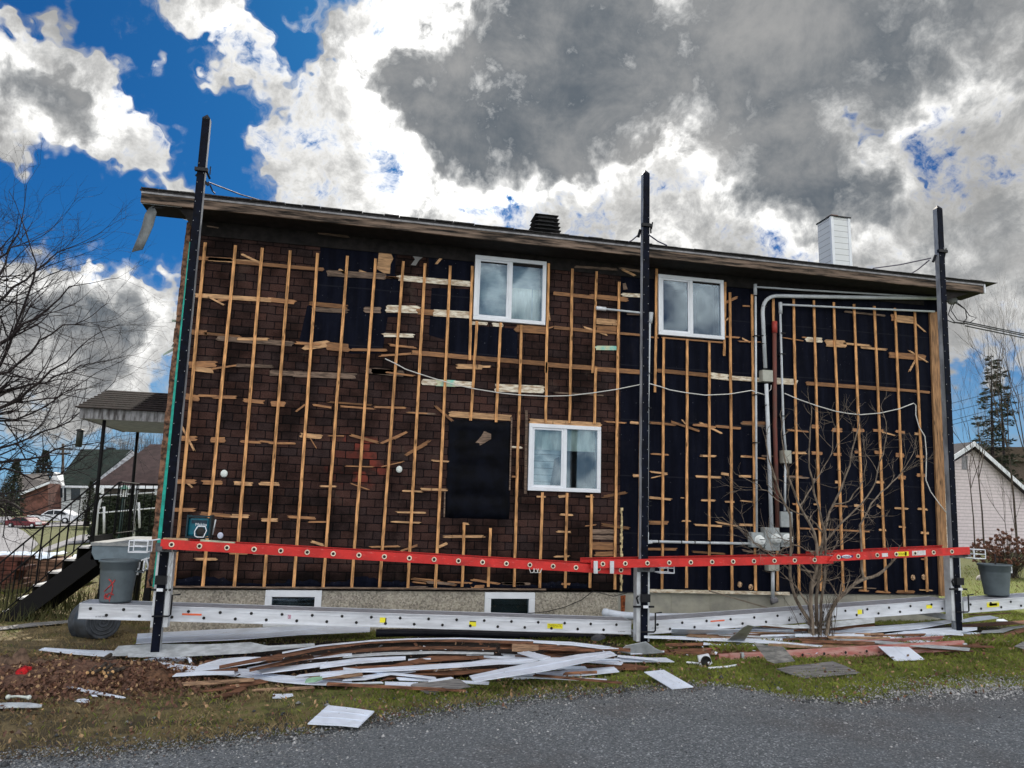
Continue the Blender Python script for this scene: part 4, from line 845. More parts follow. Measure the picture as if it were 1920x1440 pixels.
def mast(foot, top, label, side, ropes, brk_z, bpx):
    f = at(*foot, MY); t = at(*top, MY)
    f = np.array([f[0], MY, gz(f[0], MY)-.03]); t = np.array([t[0], MY, t[2]])
    e = empty('scaffold_mast', tuple(f), label, 'scaffold mast', 'aluminium scaffold masts standing along the stripped wall')
    ax = (t-f)/np.linalg.norm(t-f)
    def P_(z, dx=0., dy=0.): q = f+ax*((z-f[2])/ax[2]); return (q[0]+dx, q[1]+dy, q[2])
    zt = t[2]-.08; w = .046
    b = MB(); b.beam(P_(f[2]), P_(zt), .098, .085, (0, -1, 0)); o = b.build('pole', MASTG, e)
    b = MB(); b.beam(P_(f[2]+.01, 0, -.05), P_(zt-.01, 0, -.05), .094, .012, (0, -1, 0)); z = f[2]+.3; k = 0; b.mi = 1
    while z < zt-.6:
        q = P_(z, -.033 if k % 2 else .033, -.057); b.ball(q, .006, 1, .6, 1, 6, 4); z += .13; k += 1
    b.build('rubber_face', [NAVY, mat('bolt_steel', (.45, .47, .5), .4, .5)], o)
    b = MB()
    a = [P_(zt, -.049, -.056), P_(zt, .049, -.056), P_(zt, .049, .045), P_(zt, -.049, .045), P_(zt+.075)]
    b.add(a, [(0, 1, 4), (1, 2, 4), (2, 3, 4), (3, 0, 4), (3, 2, 1, 0)]); b.build('pointed_cap', BLKM, e)
    # brace bracket near the eave
    b = MB(); b.beam(P_(brk_z, -.075, -.06), P_(brk_z, .085, -.06), .05, .045); b.beam(P_(brk_z, .06, -.06), P_(brk_z-.08, .1, .02), .02, .02); b.beam(P_(brk_z+.07, .105, -.03), P_(brk_z-.03, .1, .0), .014, .014)
    b.beam(P_(brk_z-.05, -.07, 0), P_(brk_z-.16, -.09 if side > 0 else .09, .04), .03, .03); b.build('brace_bracket', BLKM, e)
    for (x0, y0), (x1, y1), yy in ropes:
        a = at(x0, y0, MY+.03); c = at(x1, y1, yy); b = MB(); b.tube([a, (np.array(a)+c)/2-np.array([0, 0, .02]), c], .011, 5); b.build('tie_rope', ROPE, e)
    # pump carriage: two pale channels hugging the pole, jaws, cranks
    zb, zh = bpx
    ca = empty_part = MB()
    for sx in (-1, 1):
        w_ = .026 if sx*side < 0 else .013
        b = MB(); b.beam(P_(zb, sx*(.053+w_), .02), P_(zh, sx*(.053+w_), .02), w_*2, .12, (0, -1, 0)); b.build('carriage_channel', ALU, e)
    zm = zb+(zh-zb)*.58
    b = MB(); b.beam(P_(zm, -.06, -.085), P_(zm, .06, -.085), .06, .10); b.beam(P_(zm-.11, -.17 if side > 0 else -.09, -.09), P_(zm-.11, .12, -.09), .024, .024)
    b.tube([P_(zm-.07, -.1, -.09), P_(zm, -.125, -.09), P_(zm+.03, -.1, -.09)], .013, 6); b.build('pump_jaw', BLKM, e)
    b = MB(); b.beam(P_(zm-.11, -.035, -.105), P_(zm-.11, .035, -.105), .006, .035, (0, 0, 1)); b.build('jaw_label', WHITE, e)
    b = MB(); z2 = zb+.13; b.tube([P_(z2, -.06, -.09), P_(z2, .12, -.09), P_(z2+.02, .14, -.09), P_(z2+.24, .14, -.09), P_(z2+.25, .23, -.09)], .011, 6); b.build('crank_handle', BLKM, e)
    # arm for the plank and arm for the guard ladder
    b = MB(); zp = plank_z(f[0])-.02; b.beam(P_(zp-.17, 0, .05), P_(zp-.17, 0, .75), .07, .07); b.build('plank_arm', ALU, e)
    b = MB(); b.beam(P_(zh-.02, -.1, -.02), P_(zh-.02, .14, -.02), .10, .10); b.beam(P_(zh-.02, .0, -.3), P_(zh-.02, .0, .45), .05, .05); b.build('ladder_arm', mat('dark_grey_arm', (.12, .13, .14), .5, .3), e)
    # wire end basket
    b = MB(); x0 = .15*side; x1 = x0+.20*side; za, zc_ = zh-.07, zh+.06
    for y in (-.22, -.02):
        q = [P_(za, x0, y), P_(za, x1, y), P_(zc_, x1, y), P_(zc_, x0, y)]
        for i in range(4): b.tube([q[i], q[(i+1) % 4]], .007, 5)
        b.tube([P_((za+zc_)/2, x0, y), P_((za+zc_)/2, x1, y)], .006, 5)
    for x, z in ((x0, za), (x1, za), (x1, zc_), (x0, zc_)): b.tube([P_(z, x, -.22), P_(z, x, -.02)], .007, 5)
    b.tube([P_((za+zc_)/2, x1*.6, -.02), P_((za+zc_)/2, x1*.6, -.22)], .012, 5); b.tube([P_(zc_, x0, -.1), P_(zc_+.02, x0*.3, -.12)], .008, 5)
    b.build('end_basket', WHITE, e)
    return e
def plank_z(x): return float(np.interp(x, (-.65, 6.2, 6.3, 11.1, 12.4), (-.02, -.24, -.24, .0, .10)))
m1 = mast((290, 1245), (389, 214), 'scaffold mast at the left corner of the house tied by a rope to the roof', -1, [((391, 342), (503, 380), -.1), ((394, 347), (403, 363), -.3)], at(382, 322, MY)[2], (-.27, .66))
m2 = mast((1205, 1218), (1210, 318), 'middle scaffold mast standing between the lower sliding window and the electric meters', 1, [((1200, 438), (1172, 457), -.2), ((1216, 440), (1250, 460), -.1)], at(1209, 425, MY)[2], (-.47, .50))
m3 = mast((1795, 1203), (1757, 384), 'scaffold mast at the right corner post in front of the wide end of the eave', 1, [((1745, 484), (1637, 503), .2), ((1742, 488), (1703, 516), -.1)], at(1767, 474, MY)[2], (-.21, .76))
ropeb = MB()

# ------------------------------------------------------------------ walk planks
def plank(pa, pb, label, y0=-1.57, wd=.38, stick=(), txt=None, seed=1):
    "pa, pb: (x, z) of the front top edge"
    e = empty('walk_plank', ((pa[0]+pb[0])/2, y0+wd/2, min(pa[1], pb[1])-.18), label, 'scaffold plank', 'aluminium walk planks between the masts')
    A = lambda t, dz, y: (pa[0]+(pb[0]-pa[0])*t, y, pa[1]+(pb[1]-pa[1])*t+dz)
    H = .175
    def lay(b, y_0, y_1, z0, z1, t0=0., t1=1.): b.prism([A(t0, z0, y_0), A(t1, z0, y_0), A(t1, z1, y_0), A(t0, z1, y_0)], (0, y_1-y_0, 0))
    b = MB(); lay(b, y0, y0+.006, -H, 0); lay(b, y0-.012, y0, -.012, 0); lay(b, y0-.012, y0, -H, -H+.014); lay(b, y0-.005, y0, -.055, -.049)
    front = b
    b = MB(); lay(b, y0+wd-.006, y0+wd, -H, 0); b.build('side_rail', ALUW, e)
    b = MB(); lay(b, y0+.007, y0+wd-.007, -.03, -.004); b.build('deck', DECK, e)
    for t in (0., 1.):
        b = MB()
        x = A(t, 0, 0); b.box(x[0]-.004, x[0]+.004, y0-.004, y0+wd+.004, x[2]-H-.004, x[2]+.004)
        b.build('end_plate', ALU, e)
    L_ = abs(pb[0]-pa[0]); b = front; b.mi = 1; n = int(L_/.36)
    for k in range(n+1):
        t = (k*.36+.12)/L_
        for tt, dz in ((t, -.055), (t+.18/L_, -.125)):
            if tt < .99: b.lathe(A(tt, dz, y0-.0055), (0, -1, 0), [(.018, 0), (.018, .002), (0, .002)], 10)
    b.build('side_rail', [ALUW, INK], e)
    for t, w, dz, h, m_ in stick:
        b = MB(); a = A(t, dz, y0-.0035); b.prism([(a[0]-w/2, a[1], a[2]-h/2), (a[0]+w/2, a[1], a[2]-h/2+(pb[1]-pa[1])/L_*w), (a[0]+w/2, a[1], a[2]+h/2+(pb[1]-pa[1])/L_*w), (a[0]-w/2, a[1], a[2]+h/2)], (0, .003, 0)); b.build('sticker', m_, e)
    for t, dz, s, w, h, m_ in (txt or ()):
        text_mesh('lettering', s, .05, A(t, dz, y0-.0045), FACE, m_, e, .0006, (w, h))
    return e
pa = at(150, 1131, -1.57); pb = at(1183, 1164, -1.57); tt = lambda x, y=1150: (at(x, y, -1.57)[0]-pa[0])/(pb[0]-pa[0])
plank((pa[0], pa[2]), (pb[0], pb[2]), 'long aluminium plank from the tipped grey bin to the middle mast', stick=[
    (tt(360), .22, -.085, .022, ORG), (tt(718), .07, -.085, .065, YEL), (tt(724), .014, -.085, .05, INK), (tt(887), .09, -.10, .06, YEL), (tt(887), .08, -.07, .012, INK), (tt(1041), .21, -.095, .062, YEL)],
    txt=[(tt(1041), -.095, 'THERMATIC', .185, .042, OLIVE), (tt(543), -.085, '08', .035, .05, mat('pink_ink', (.6, .1, .25), .6)), (tt(1165), -.145, '10-100 9999', .10, .012, INK), (tt(190), -.145, '10 100 9999', .12, .012, INK)])
pa = at(1217, 1164, -1.57); pb = at(1776, 1124, -1.57)
plank((pa[0], pa[2]), (pb[0], pb[2]), 'aluminium plank behind the bare shrub between middle and right masts', stick=[
    (tt(1345), .21, -.07, .022, ORG), (tt(1612), .07, -.085, .07, YEL), (tt(1618), .014, -.085, .06, INK), (tt(1743), .10, -.085, .055, YEL), (tt(1743), .09, -.058, .010, INK)],
    txt=[(tt(1482), -.10, '61', .05, .04, INK), (tt(1228), -.1, '10-100 9999', .10, .012, INK)])
pa = at(1806, 1127, -1.57); pb = at(2100, 1107, -1.57)
plank((pa[0], pa[2]), (pb[0], pb[2]), 'aluminium plank end past the right mast carrying the grey bin', stick=[(tt(1863), .22, -.085, .075, YEL), (tt(1863), .14, -.085, .035, mat('mustard_ink', (.6, .5, .02), .5))])

# ------------------------------------------------------------------ ladders
def ladder(pa, pb, label, H=.085, y0=-1.98, wd=.40, red=RED, sp=.305, extra=(), cut=False, group=None, fly=None, off=.1, lean=0., name='ladder', parent=None, redb=None):
    e = parent or empty(name, ((pa[0]+pb[0])/2, y0+wd/2, min(pa[1], pb[1])-H), label, 'ladder', group)
    L_ = abs(pb[0]-pa[0]); A = lambda t, dz, y: (pa[0]+(pb[0]-pa[0])*t, y+dz*lean, pa[1]+(pb[1]-pa[1])*t+dz)
    def rail(y, inw, c=0.):
        b = MB()
        def lay(ya, yb, z0, z1): b.prism([A(0, z0, ya), A(1, z0, ya), A(1, z1, ya), A(0+c*(z1-z0)/L_, z1, ya)], (0, yb-ya, 0))
        lay(y, y+.005, -H+.006, -.006); lay(y, y+.032*inw if inw > 0 else y-.032, -.006, 0); lay(y, y+.032*inw if inw > 0 else y-.032, -H, -H+.006)
        return b.build('rail', red, e)
    r1 = rail(y0, 1, 1. if cut else 0); rail(y0+wd, -1)
    b = MB(); c = MB(); n = int((L_-off)/sp); d = MB()
    for k in range(n+1):
        t = (off+k*sp)/L_; 
        if t > .995: continue
        b = MB(); b.tube([A(t, -H*.5, y0-.002), A(t, -H*.5, y0+wd+.004)], .016, 8); c = b; d = b
        a = A(t, -H*.5, y0-.002); b.mi = 1; c.lathe(a, (0, -1, 0), [(.0185, 0), (.0185, .006), (.030, .006), (.031, .0)], 14)
        b.mi = 2; d.lathe((a[0]+.002, a[1]-.003, a[2]-.001), (0, -1, 0), [(.0180, 0), (.0180, .002), (0, .002)], 10)
        b.build('rung', [ALU, BONE if red is RED else REDF, INK], e)
    for t, w, dz, h, m_ in extra:
        b = MB(); a = A(t, dz, y0-.003); sl = (pb[1]-pa[1])/L_*w/2
        b.prism([(a[0]-w/2, a[1], a[2]-h/2-sl), (a[0]+w/2, a[1], a[2]-h/2+sl), (a[0]+w/2, a[1], a[2]+h/2+sl), (a[0]-w/2, a[1], a[2]+h/2-sl)], (0, .003, 0)); b.build('sticker', m_, e)
    return e, A
LY = -1.98
pa = at(302, 1011, LY); pb = at(1183, 1062, LY)
ladder((pa[0], pa[2]), (pb[0], pb[2]), 'bright red ladder laid on edge as a rail, carrying the teal radio', H=.108, group='red ladders laid on edge as guard rails', off=.12)
pa = at(1108, 1050, LY-.06); pb = at(1562, 1042, LY-.06)
el, A_ = ladder((pa[0], pa[2]), (pb[0], pb[2]), 'red extension ladder laid on edge from the middle mast past the right corner', y0=LY-.06, wd=.46, H=.105, group='red ladders laid on edge as guard rails', off=.16)
pa = at(1553, 1038, LY-.09); pb = at(1818, 1025.5, LY-.09)
tt = lambda x, y=1040: (at(x, y, LY-.09)[0]-pa[0])/(pb[0]-pa[0])
e2, A2 = ladder((pa[0], pa[2]), (pb[0], pb[2]), '', y0=LY-.09, wd=.52, H=.105, cut=True, off=.155, parent=el, extra=[
    (tt(1659), .095, -.055, .05, GREYS), (tt(1692), .20, -.052, .062, YEL), (tt(1698), .03, -.052, .05, OLIVE), (tt(1723), .22, -.05, .066, GREYS), (tt(1587), .20, -.053, .03, BLUEI)])
a = A2(tt(1587), -.053, LY-.09-.0035); b = MB(); b.lathe((a[0], a[1], a[2]), (0, -1, 0), [(.075, 0), (.075, .0015), (0, .0015)], 24)
b.v = [(a[0]+(x-a[0]), y, a[2]+(z-a[2])*.33) for x, y, z in b.v]; b.build('badge', WHITE, el); text_mesh('badge_lettering', 'WERNER', .05, (a[0], a[1]-.0028, a[2]), FACE, BLUEI, el, .0005, (.11, .026))
text_mesh('sticker_lettering', 'CAUTION', .05, (A2(tt(1689), -.052, 0)[0], LY-.0945, A2(tt(1689), -.052, 0)[2]), FACE, OLIVE, el, .0005, (.11, .03))
for x in (1117.5, 1148):
    a = at(x, 1052, LY-.09); c = at(x, 1075.5, LY-.09); b = MB(); b.box(a[0]-.026, a[0]+.026, LY-.085, LY-.066, c[2], a[2]); b.build('overlap_bracket', ALU, el)
# old faded ladder lying on edge in the grass
p0 = gp(1350, 1243, .0); p1 = gp(1808, 1218, .0); Yl = (p0[1]+p1[1])/2
pa = at(1348, 1227, Yl); pb = at(1808, 1201, Yl)
of, Ao = ladder((pa[0], pa[2]), (pb[0], pb[2]), 'faded pinkish ladder lying in the grass in front of the debris', H=.125, y0=Yl, wd=.38, red=REDF, off=.22)
for t, w in ((.06, .16), (.085, .05)):
    b = MB(); a = Ao(t, 0, Yl-.008); b.box(a[0]-w/2, a[0]+w/2, Yl-.02, Yl-.004, a[2]-.105, a[2]+.01); b.build('shoe_plate', REDF if w > .1 else BACKV, of)
b = MB(); a = Ao(.992, -.03, Yl); b.box(a[0], a[0]+.05, Yl-.02, Yl+.08, a[2]-.06, a[2]-.0); b.build('end_shoe', BACKV, of)

# ------------------------------------------------------------------ radio, scraps on the ladder
p = at(371.5, 1008, -1.84); xr, zr = p[0], p[2]-.005
ra = empty('jobsite_radio', (xr, -1.80, zr), 'teal and black jobsite radio standing on the red ladder', 'radio')
b = MB(); b.box(xr-.12, xr+.12, -1.88, -1.72, zr+.02, zr+.235); b.build('body', MAKT, ra, bevel=.025)
b = MB()
for sx in (-.135, .118): b.box(xr+sx, xr+sx+.018, -1.90, -1.70, zr, zr+.27)
for z in (0, .245): b.box(xr-.117, xr+.117, -1.895, -1.875, zr+z, zr+z+.018)
b.build('guard_frame', mat('dark_teal_frame', (.005, .03, .045), .4), ra, bevel=.004)
b = MB(); b.box(xr-.08, xr+.09, -1.886, -1.881, zr+.17, zr+.21); b.build('display', mat('radio_display', (.01, .03, .05), .2), ra)
cx, cz = xr+.03, zr+.075; b = MB(); b.lathe((cx, -1.883, cz), (0, -1, 0), [(.052, 0), (.05, .006), (.02, .002), (0, .008)], 20); b.build('speaker', INK, ra)
b = MB(); hx = [(cx+a_*.062, cz+b_*.062) for a_, b_ in ((-.6, 1), (.75, 1), (1.05, .25), (.6, -1), (-.55, -1), (-1.0, -.75), (-1.05, .1))]; b.tube([(x, -1.892, z) for x, z in hx+[hx[0]]], .0065, 6); b.build('speaker_frame', WHITE, ra)
text_mesh('lettering', 'Makita', .04, (cx-.002, -1.889, zr+.158), FACE, WHITE, ra, .001, (.125, .034))
b = MB(); b.tube([(xr+.15, -1.80, zr+.04), (xr+.17, -1.80, zr+.22)], .010, 6); b.build('antenna', ALU, ra)
a = at(405, 1012, LY); b = MB(); b.beam((a[0]-.18, -1.9, a[2]-.02), (a[0]+.2, -1.9, a[2]-.045), .09, .035); tag(b.build('board_offcut', mat('pale_green_board', (.42, .5, .38), .6)), 'pale green board offcut lying on the red ladder beside the radio', 'offcut')
a = at(320, 1010, LY); b = MB(); b.beam((a[0]-.1, -1.85, a[2]-.008), (a[0]+.17, -1.85, a[2]-.012), .1, .022); tag(b.build('board_offcut', mat('raw_wood_offcut', (.5, .36, .22), .7)), 'short raw wood offcut on the left end of the red ladder', 'offcut')
a = at(413, 1004, -1.88); b = MB(); b.ball((a[0], -1.88, a[2]), .035, 1.0, .6, 1.1, 8, 5); tag(b.build('crumpled_tissue', mat('crumpled_white_paper', (.55, .6, .75), .8, var=.2)), 'crumpled pale blue paper on the end of the green offcut', 'paper')
# rope loops hanging under the ladder, rags
b = MB(); 
for x0, x1 in ((992, 1003), (1000, 1010), (1006, 1016)):
    a = at(x0, 1066, LY); c = at(x1, 1066, LY); b.tube([a, (a[0]*.7+c[0]*.3, LY, a[2]-.05), (a[0]*.3+c[0]*.7, LY, a[2]-.05), c], .005, 5)
tag(b.build('white_cord', CABLE), 'white cord looped under the red ladder left of the middle mast', 'cord')
for nm, x0, x1, xx, lab in (('chain', 322, 330, 0, 'thin chain hanging beside the left mast'),):
    a = at(325, 1018, LY+.1); b = MB(); b.tube([(a[0]+.008*math.sin(k*2.), LY+.1, a[2]-k*.03) for k in range(20)], .009, 5); tag(b.build('chain', mat('galvanised_chain', (.4, .42, .42), .4, .5)), lab, 'chain')

# ------------------------------------------------------------------ bins
def rb(c, axis, m_, parent, rt=.262, rb_=.205, H=.56):
    b = MB(); prof = [(0, .012), (rb_-.02, .012), (rb_, .0), (rb_+.006, .02)]
    for k in range(1, 9): t = k/9; prof.append((rb_+(rt-rb_)*t, .02+(H-.11)*t))
    prof += [(rt-.002, H-.10), (rt+.008, H-.095), (rt+.008, H-.03), (rt+.024, H-.025), (rt+.026, H), (rt+.008, H+.004), (rt-.004, H-.004), (rb_-.004, .03), (0, .03)]
    b.lathe(c, axis, prof, 40); return b.build('tub', m_, parent)
yb = -1.33
p = at(216, 1131, yb); e = empty('waste_bin', (p[0], yb, plank_z(p[0])+.002), 'grey bin with a red painted mark standing on the left plank end', 'bin', 'grey round plastic bins')
rb(e['_w'], (0, 0, 1), BINM, e, .205, .172, .49)
def binmark(e, pts, w):
    b = MB(); c = Vector(e['_w'])
    q = []
    for th, z in pts:
        z *= .77; r_ = .165+(.205-.165)*(z/.35)+.004; q.append((c.x+r_*math.sin(th), c.y-r_*math.cos(th), c.z+z))
    b.tube(q, w, 6); return b
b = MB()
for pts in (((-.25, .36), (-.1, .33), (.02, .26), (.0, .17), (-.12, .04), (-.1, .02)), ((.12, .35), (.0, .3), (-.3, .22), (-.52, .17)), ((-.52, .1), (-.3, .13), (-.1, .15), (.12, .12)), ((-.5, .08), (-.2, .06), (-.1, .1)), ((-.45, .05), (-.42, .14), (-.3, .06), (-.28, .13))):
    q = binmark(e, pts, .007); b.add(q.v, q.f)
b.build('painted_mark', REDM, e)
c = e['_w']; b = MB(); b.tube([(c[0]+.2, c[1]-.07, c[2]+.36), (c[0]+.25, c[1]-.04, c[2]+.35), (c[0]+.25, c[1]+.05, c[2]+.35), (c[0]+.2, c[1]+.07, c[2]+.36)], .012, 6); b.build('handle', BINM, e)
p = at(1869, 1119, -1.33); e = empty('waste_bin', (p[0], -1.33, plank_z(12.4)+.012+.0), 'grey bin with a stick poking out on the far right plank', 'bin', 'grey round plastic bins')
rb(e['_w'], (0, 0, 1), BINM, e, .212, .165, .47)
c = e['_w']; b = MB(); b.box(c[0]+.235, c[0]+.275, c[1]-.05, c[1]+.05, c[2]+.34, c[2]+.46); b.build('handle', WHITE, e)
b = MB(); b.tube([(c[0]+.0, c[1], c[2]+.2), (c[0]+.13, c[1]+.1, c[2]+.62)], .012, 5); tag(b.build('stick', BARKD), 'thin dark stick leaning out of the right hand grey bin', 'stick')
p = gp(180, 1203); yb = p[1]+.25; xb = p[0]; r0 = .225
ax = Vector((-.55, .83, -.08)).normalized(); cc = Vector((xb+.03, yb-.12, gz(xb, yb)+r0))
e = empty('tipped_bin', (xb, yb, gz(xb, yb)), 'dark grey bin tipped on its side on the grass under the left plank end', 'bin', 'grey round plastic bins')
rb(tuple(cc), ax, BINDK, e, .26, .215, .52)
b = MB()
for r_ in (.17, .12, .07, .03): b.lathe(cc+ax*.010, -ax, [(r_, 0), (r_, .006), (r_-.014, .006), (r_-.014, 0)], 28)
b.build('base_rings', BINDK, e)

# ------------------------------------------------------------------ debris: stripped siding and boards, one object each
WV, GV, BR, TN, GB = WHITEV, BACKV, BRBOARD, TANB, GREYB
DG = {id(WV): ('siding_strip', 'siding', 'stripped siding lying along the foot of the wall'), id(GV): ('siding_strip', 'siding', 'stripped siding lying along the foot of the wall'),
      id(BR): ('fibreboard_strip', 'board', 'brown fibreboard strips in the debris pile'), id(TN): ('fibreboard_strip', 'board', 'brown fibreboard strips in the debris pile'), id(GB): ('weathered_board', 'board', 'weathered grey boards on the grass')}
def piece(crop, m_, h0, h1, pts, label, name=None, cat=None, group=None, th=.008, ribs_=0):
    ox, oy, s = crop; q = [(ox+x/s, oy+y/s) for x, y in pts]
    ylo = max(y for _, y in q); yhi = min(y for _, y in q)
    P3 = [gp(x, y, h0+(h1-h0)*((ylo-y)/(ylo-yhi+1e-6))) for x, y in q]
    b = MB()
    if len(P3) % 2: P3.append(P3[-1]*.5+P3[0]*.5)
    n = len(P3)
    # strips are given as front edge then back edge, so they are split into quads along their length
    k = n//2; fr = P3[:k]; bk = P3[k:][::-1]
    off = Vector((0, .0, -th))
    vs = []
    for a, c in zip(fr, bk): vs += [Vector(a), Vector(c), Vector(a)+off, Vector(c)+off]
    fs = []
    for i in range(k-1):
        o = 4*i; fs += [(o, o+4, o+5, o+1), (o+2, o+3, o+7, o+6), (o, o+2, o+6, o+4), (o+1, o+5, o+7, o+3)]
    fs += [(0, 1, 3, 2), (4*k-4, 4*k-2, 4*k-1, 4*k-3)]
    b.add(vs, fs)
    wid = np.linalg.norm(np.array(P3[k//2])-np.array(P3[n-1-k//2]))
    if m_ is WV and not ribs_ and wid > .13: ribs_ = 1
    if ribs_:
        for j in range(1, ribs_+1):
            t = j/(ribs_+1); line = [Vector(a)*(1-t)+Vector(c)*t+Vector((0, 0, .003)) for a, c in zip(fr, bk)]
            b.tube(line, .0022, 4)
    nm, ct, gr = DG[id(m_)]
    o = b.build(name or nm, m_); tag(o, label, cat or ct, group or gr); return o
C4 = (260, 960, 4.235); C5 = (600, 1020, 4.235); C6 = (960, 1020, 4.5); C7 = (1280, 1000, 4.8); C8 = (1600, 980, 4.8); PX = (0, 0, 1.)
CL = (0, 1000, 3.6)
BED = mat('debris_gap_shade', (.030, .020, .016), .95, base2=(.012, .009, .008), scale=26, bump=1.)  # dark bed added under the debris, its colour imitating shade between the pieces
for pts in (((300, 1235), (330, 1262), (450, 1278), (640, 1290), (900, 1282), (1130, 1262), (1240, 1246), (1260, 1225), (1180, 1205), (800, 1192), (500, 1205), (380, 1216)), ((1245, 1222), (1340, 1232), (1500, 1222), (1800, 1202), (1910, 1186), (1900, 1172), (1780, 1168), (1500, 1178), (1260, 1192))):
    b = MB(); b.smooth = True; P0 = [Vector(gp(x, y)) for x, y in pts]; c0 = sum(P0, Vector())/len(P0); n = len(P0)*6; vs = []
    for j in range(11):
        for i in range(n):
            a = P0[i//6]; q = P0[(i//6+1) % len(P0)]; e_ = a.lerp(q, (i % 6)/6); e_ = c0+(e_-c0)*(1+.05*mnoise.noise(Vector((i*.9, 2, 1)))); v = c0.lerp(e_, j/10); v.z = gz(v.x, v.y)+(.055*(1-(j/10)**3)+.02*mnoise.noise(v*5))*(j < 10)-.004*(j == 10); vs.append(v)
    b.add(vs, [(j*n+i, (j+1)*n+i, (j+1)*n+(i+1) % n, j*n+(i+1) % n) for j in range(10) for i in range(n)]); tag(b.build('pile_shade_bed', BED), kind='stuff')
# fronts listed left to right, then backs right to left
piece(PX, WV, .10, .14, [(255, 1206), (440, 1199), (560, 1190), (694, 1184), (694, 1170), (600, 1172), (402, 1180), (258, 1188)], 'wide white siding panel leaning behind the left mast, longest in the back row')
piece(PX, WV, .03, .06, [(73, 1218), (140, 1226), (206, 1231), (216, 1220), (150, 1218), (84, 1214)], 'white siding strip pointing left past the tipped bin')
piece(PX, GV, .05, .14, [(206, 1229), (300, 1228), (420, 1222), (520, 1214), (470, 1204), (390, 1208), (290, 1207), (222, 1211)], 'grey backed curled strip just behind the foot of the left mast')
piece(PX, GV, .10, .16, [(240, 1231), (340, 1230), (460, 1224), (590, 1210), (590, 1206), (460, 1213), (340, 1221), (240, 1225)], 'dull long strip passing in front of the grey curled strip')
piece(C4, WV, .05, .08, [(0, 1150), (280, 1135), (560, 1128), (900, 1115), (900, 1068), (560, 1076), (280, 1085), (0, 1100)], 'white strip between the leaning panel and the brown boards')
piece(C4, WV, .02, .04, [(40, 1172), (170, 1190), (300, 1195), (440, 1160), (300, 1145), (160, 1150)], 'small white scrap at the foot of the left mast')
piece(C4, WV, .05, .07, [(165, 1240), (500, 1275), (860, 1310), (1100, 1345), (1330, 1365), (1694, 1380), (1694, 1330), (1330, 1310), (1100, 1290), (860, 1245), (500, 1230), (170, 1190)], 'long white strip curving across the front of the pile from the left mast')
piece(C4, WV, .10, .13, [(440, 1262), (640, 1240), (960, 1190), (1040, 1165), (960, 1150), (840, 1150), (650, 1165), (480, 1215)], 'broken white strip with a stepped end over the curved strip')
piece(C4, WV, .08, .10, [(268, 1303), (500, 1290), (760, 1285), (760, 1262), (480, 1262), (300, 1280)], 'white sliver pointing left in front of the stepped strip')
piece(C4, WV, .14, .17, [(880, 1250), (1150, 1195), (1400, 1160), (1694, 1135), (1694, 1120), (1400, 1140), (1150, 1180), (860, 1235)], 'thin white curved edge among the brown boards left of centre')
piece(C4, WV, .10, .13, [(980, 1280), (1240, 1250), (1480, 1220), (1694, 1205), (1694, 1180), (1480, 1190), (1240, 1215), (920, 1250)], 'white strip with pointed left end above the pale green tag')
piece(C4, WV, .11, .13, [(1240, 1305), (1480, 1290), (1694, 1285), (1694, 1250), (1480, 1268), (1280, 1290)], 'short white strip under the pale green tag')
o = piece(C4, WV, .13, .14, [(1320, 1350), (1400, 1345), (1460, 1325), (1455, 1305), (1380, 1310), (1335, 1325)], 'pale green scrap lying on the curved white strip', 'green_scrap', 'scrap', 'loose scraps'); o.data.materials[0] = mat('pale_green_scrap', (.33, .55, .38), .5); del o['group']
# brown bowed boards
piece(C5, BR, .22, .25, [(-800, 985), (-500, 930), (-200, 880), (0, 838), (400, 785), (800, 770), (1200, 775), (1694, 790), (1694, 765), (1200, 752), (800, 750), (400, 770), (0, 808), (-200, 850), (-500, 905), (-800, 965)], 'long bowed brown board along the back of the pile')
piece(C5, WV, .255, .26, [(-300, 865), (0, 808), (400, 769), (700, 754), (1100, 749), (1694, 766), (1694, 760), (1100, 743), (700, 748), (400, 763), (0, 800), (-300, 857)], 'thin white lip along the top of the long bowed board')
piece(C5, BR, .16, .19, [(-560, 1010), (-200, 930), (200, 860), (600, 835), (1000, 830), (1400, 835), (1400, 820), (1000, 812), (600, 815), (200, 838), (-200, 905), (-560, 990)], 'second bowed brown board under the long one')
piece(C5, GV, .15, .17, [(180, 900), (500, 878), (900, 865), (1380, 872), (1380, 860), (900, 850), (500, 860), (200, 882)], 'grey curved strip near the middle of the pile')
piece(C5, WV, .13, .15, [(0, 985), (300, 945), (680, 915), (680, 890), (300, 905), (0, 945)], 'white strip with a slanted right end left of centre')
piece(C5, WV, .12, .13, [(700, 925), (880, 915), (880, 905), (700, 912)], 'tiny white strip just right of the slanted white end')
piece(C5, BR, .10, .13, [(100, 1000), (350, 985), (570, 985), (880, 930), (1300, 905), (1300, 885), (890, 885), (560, 960), (350, 968), (80, 985)], 'reddish brown board flat in the middle of the pile')
piece(C5, WV, .12, .14, [(0, 1060), (300, 1015), (700, 1000), (1100, 975), (1420, 950), (1694, 950), (1694, 915), (1320, 915), (1200, 935), (800, 960), (350, 990), (0, 1025)], 'long white strip rising to the right through the middle of the pile')
piece(C5, WV, .08, .10, [(180, 1080), (360, 1075), (560, 1035), (760, 1010), (700, 1008), (500, 1022), (340, 1045), (200, 1068)], 'narrow white strip below the rising white strip')
piece(C5, BR, .06, .09, [(480, 1085), (700, 1045), (1100, 1035), (1400, 1000), (1400, 985), (1100, 1005), (700, 1020), (560, 1045)], 'brown board under the rising white strip')
piece(C5, TN, .11, .12, [(985, 1000), (1080, 985), (1130, 975), (1080, 975), (985, 988)], 'short tan stick on the brown board right of centre')
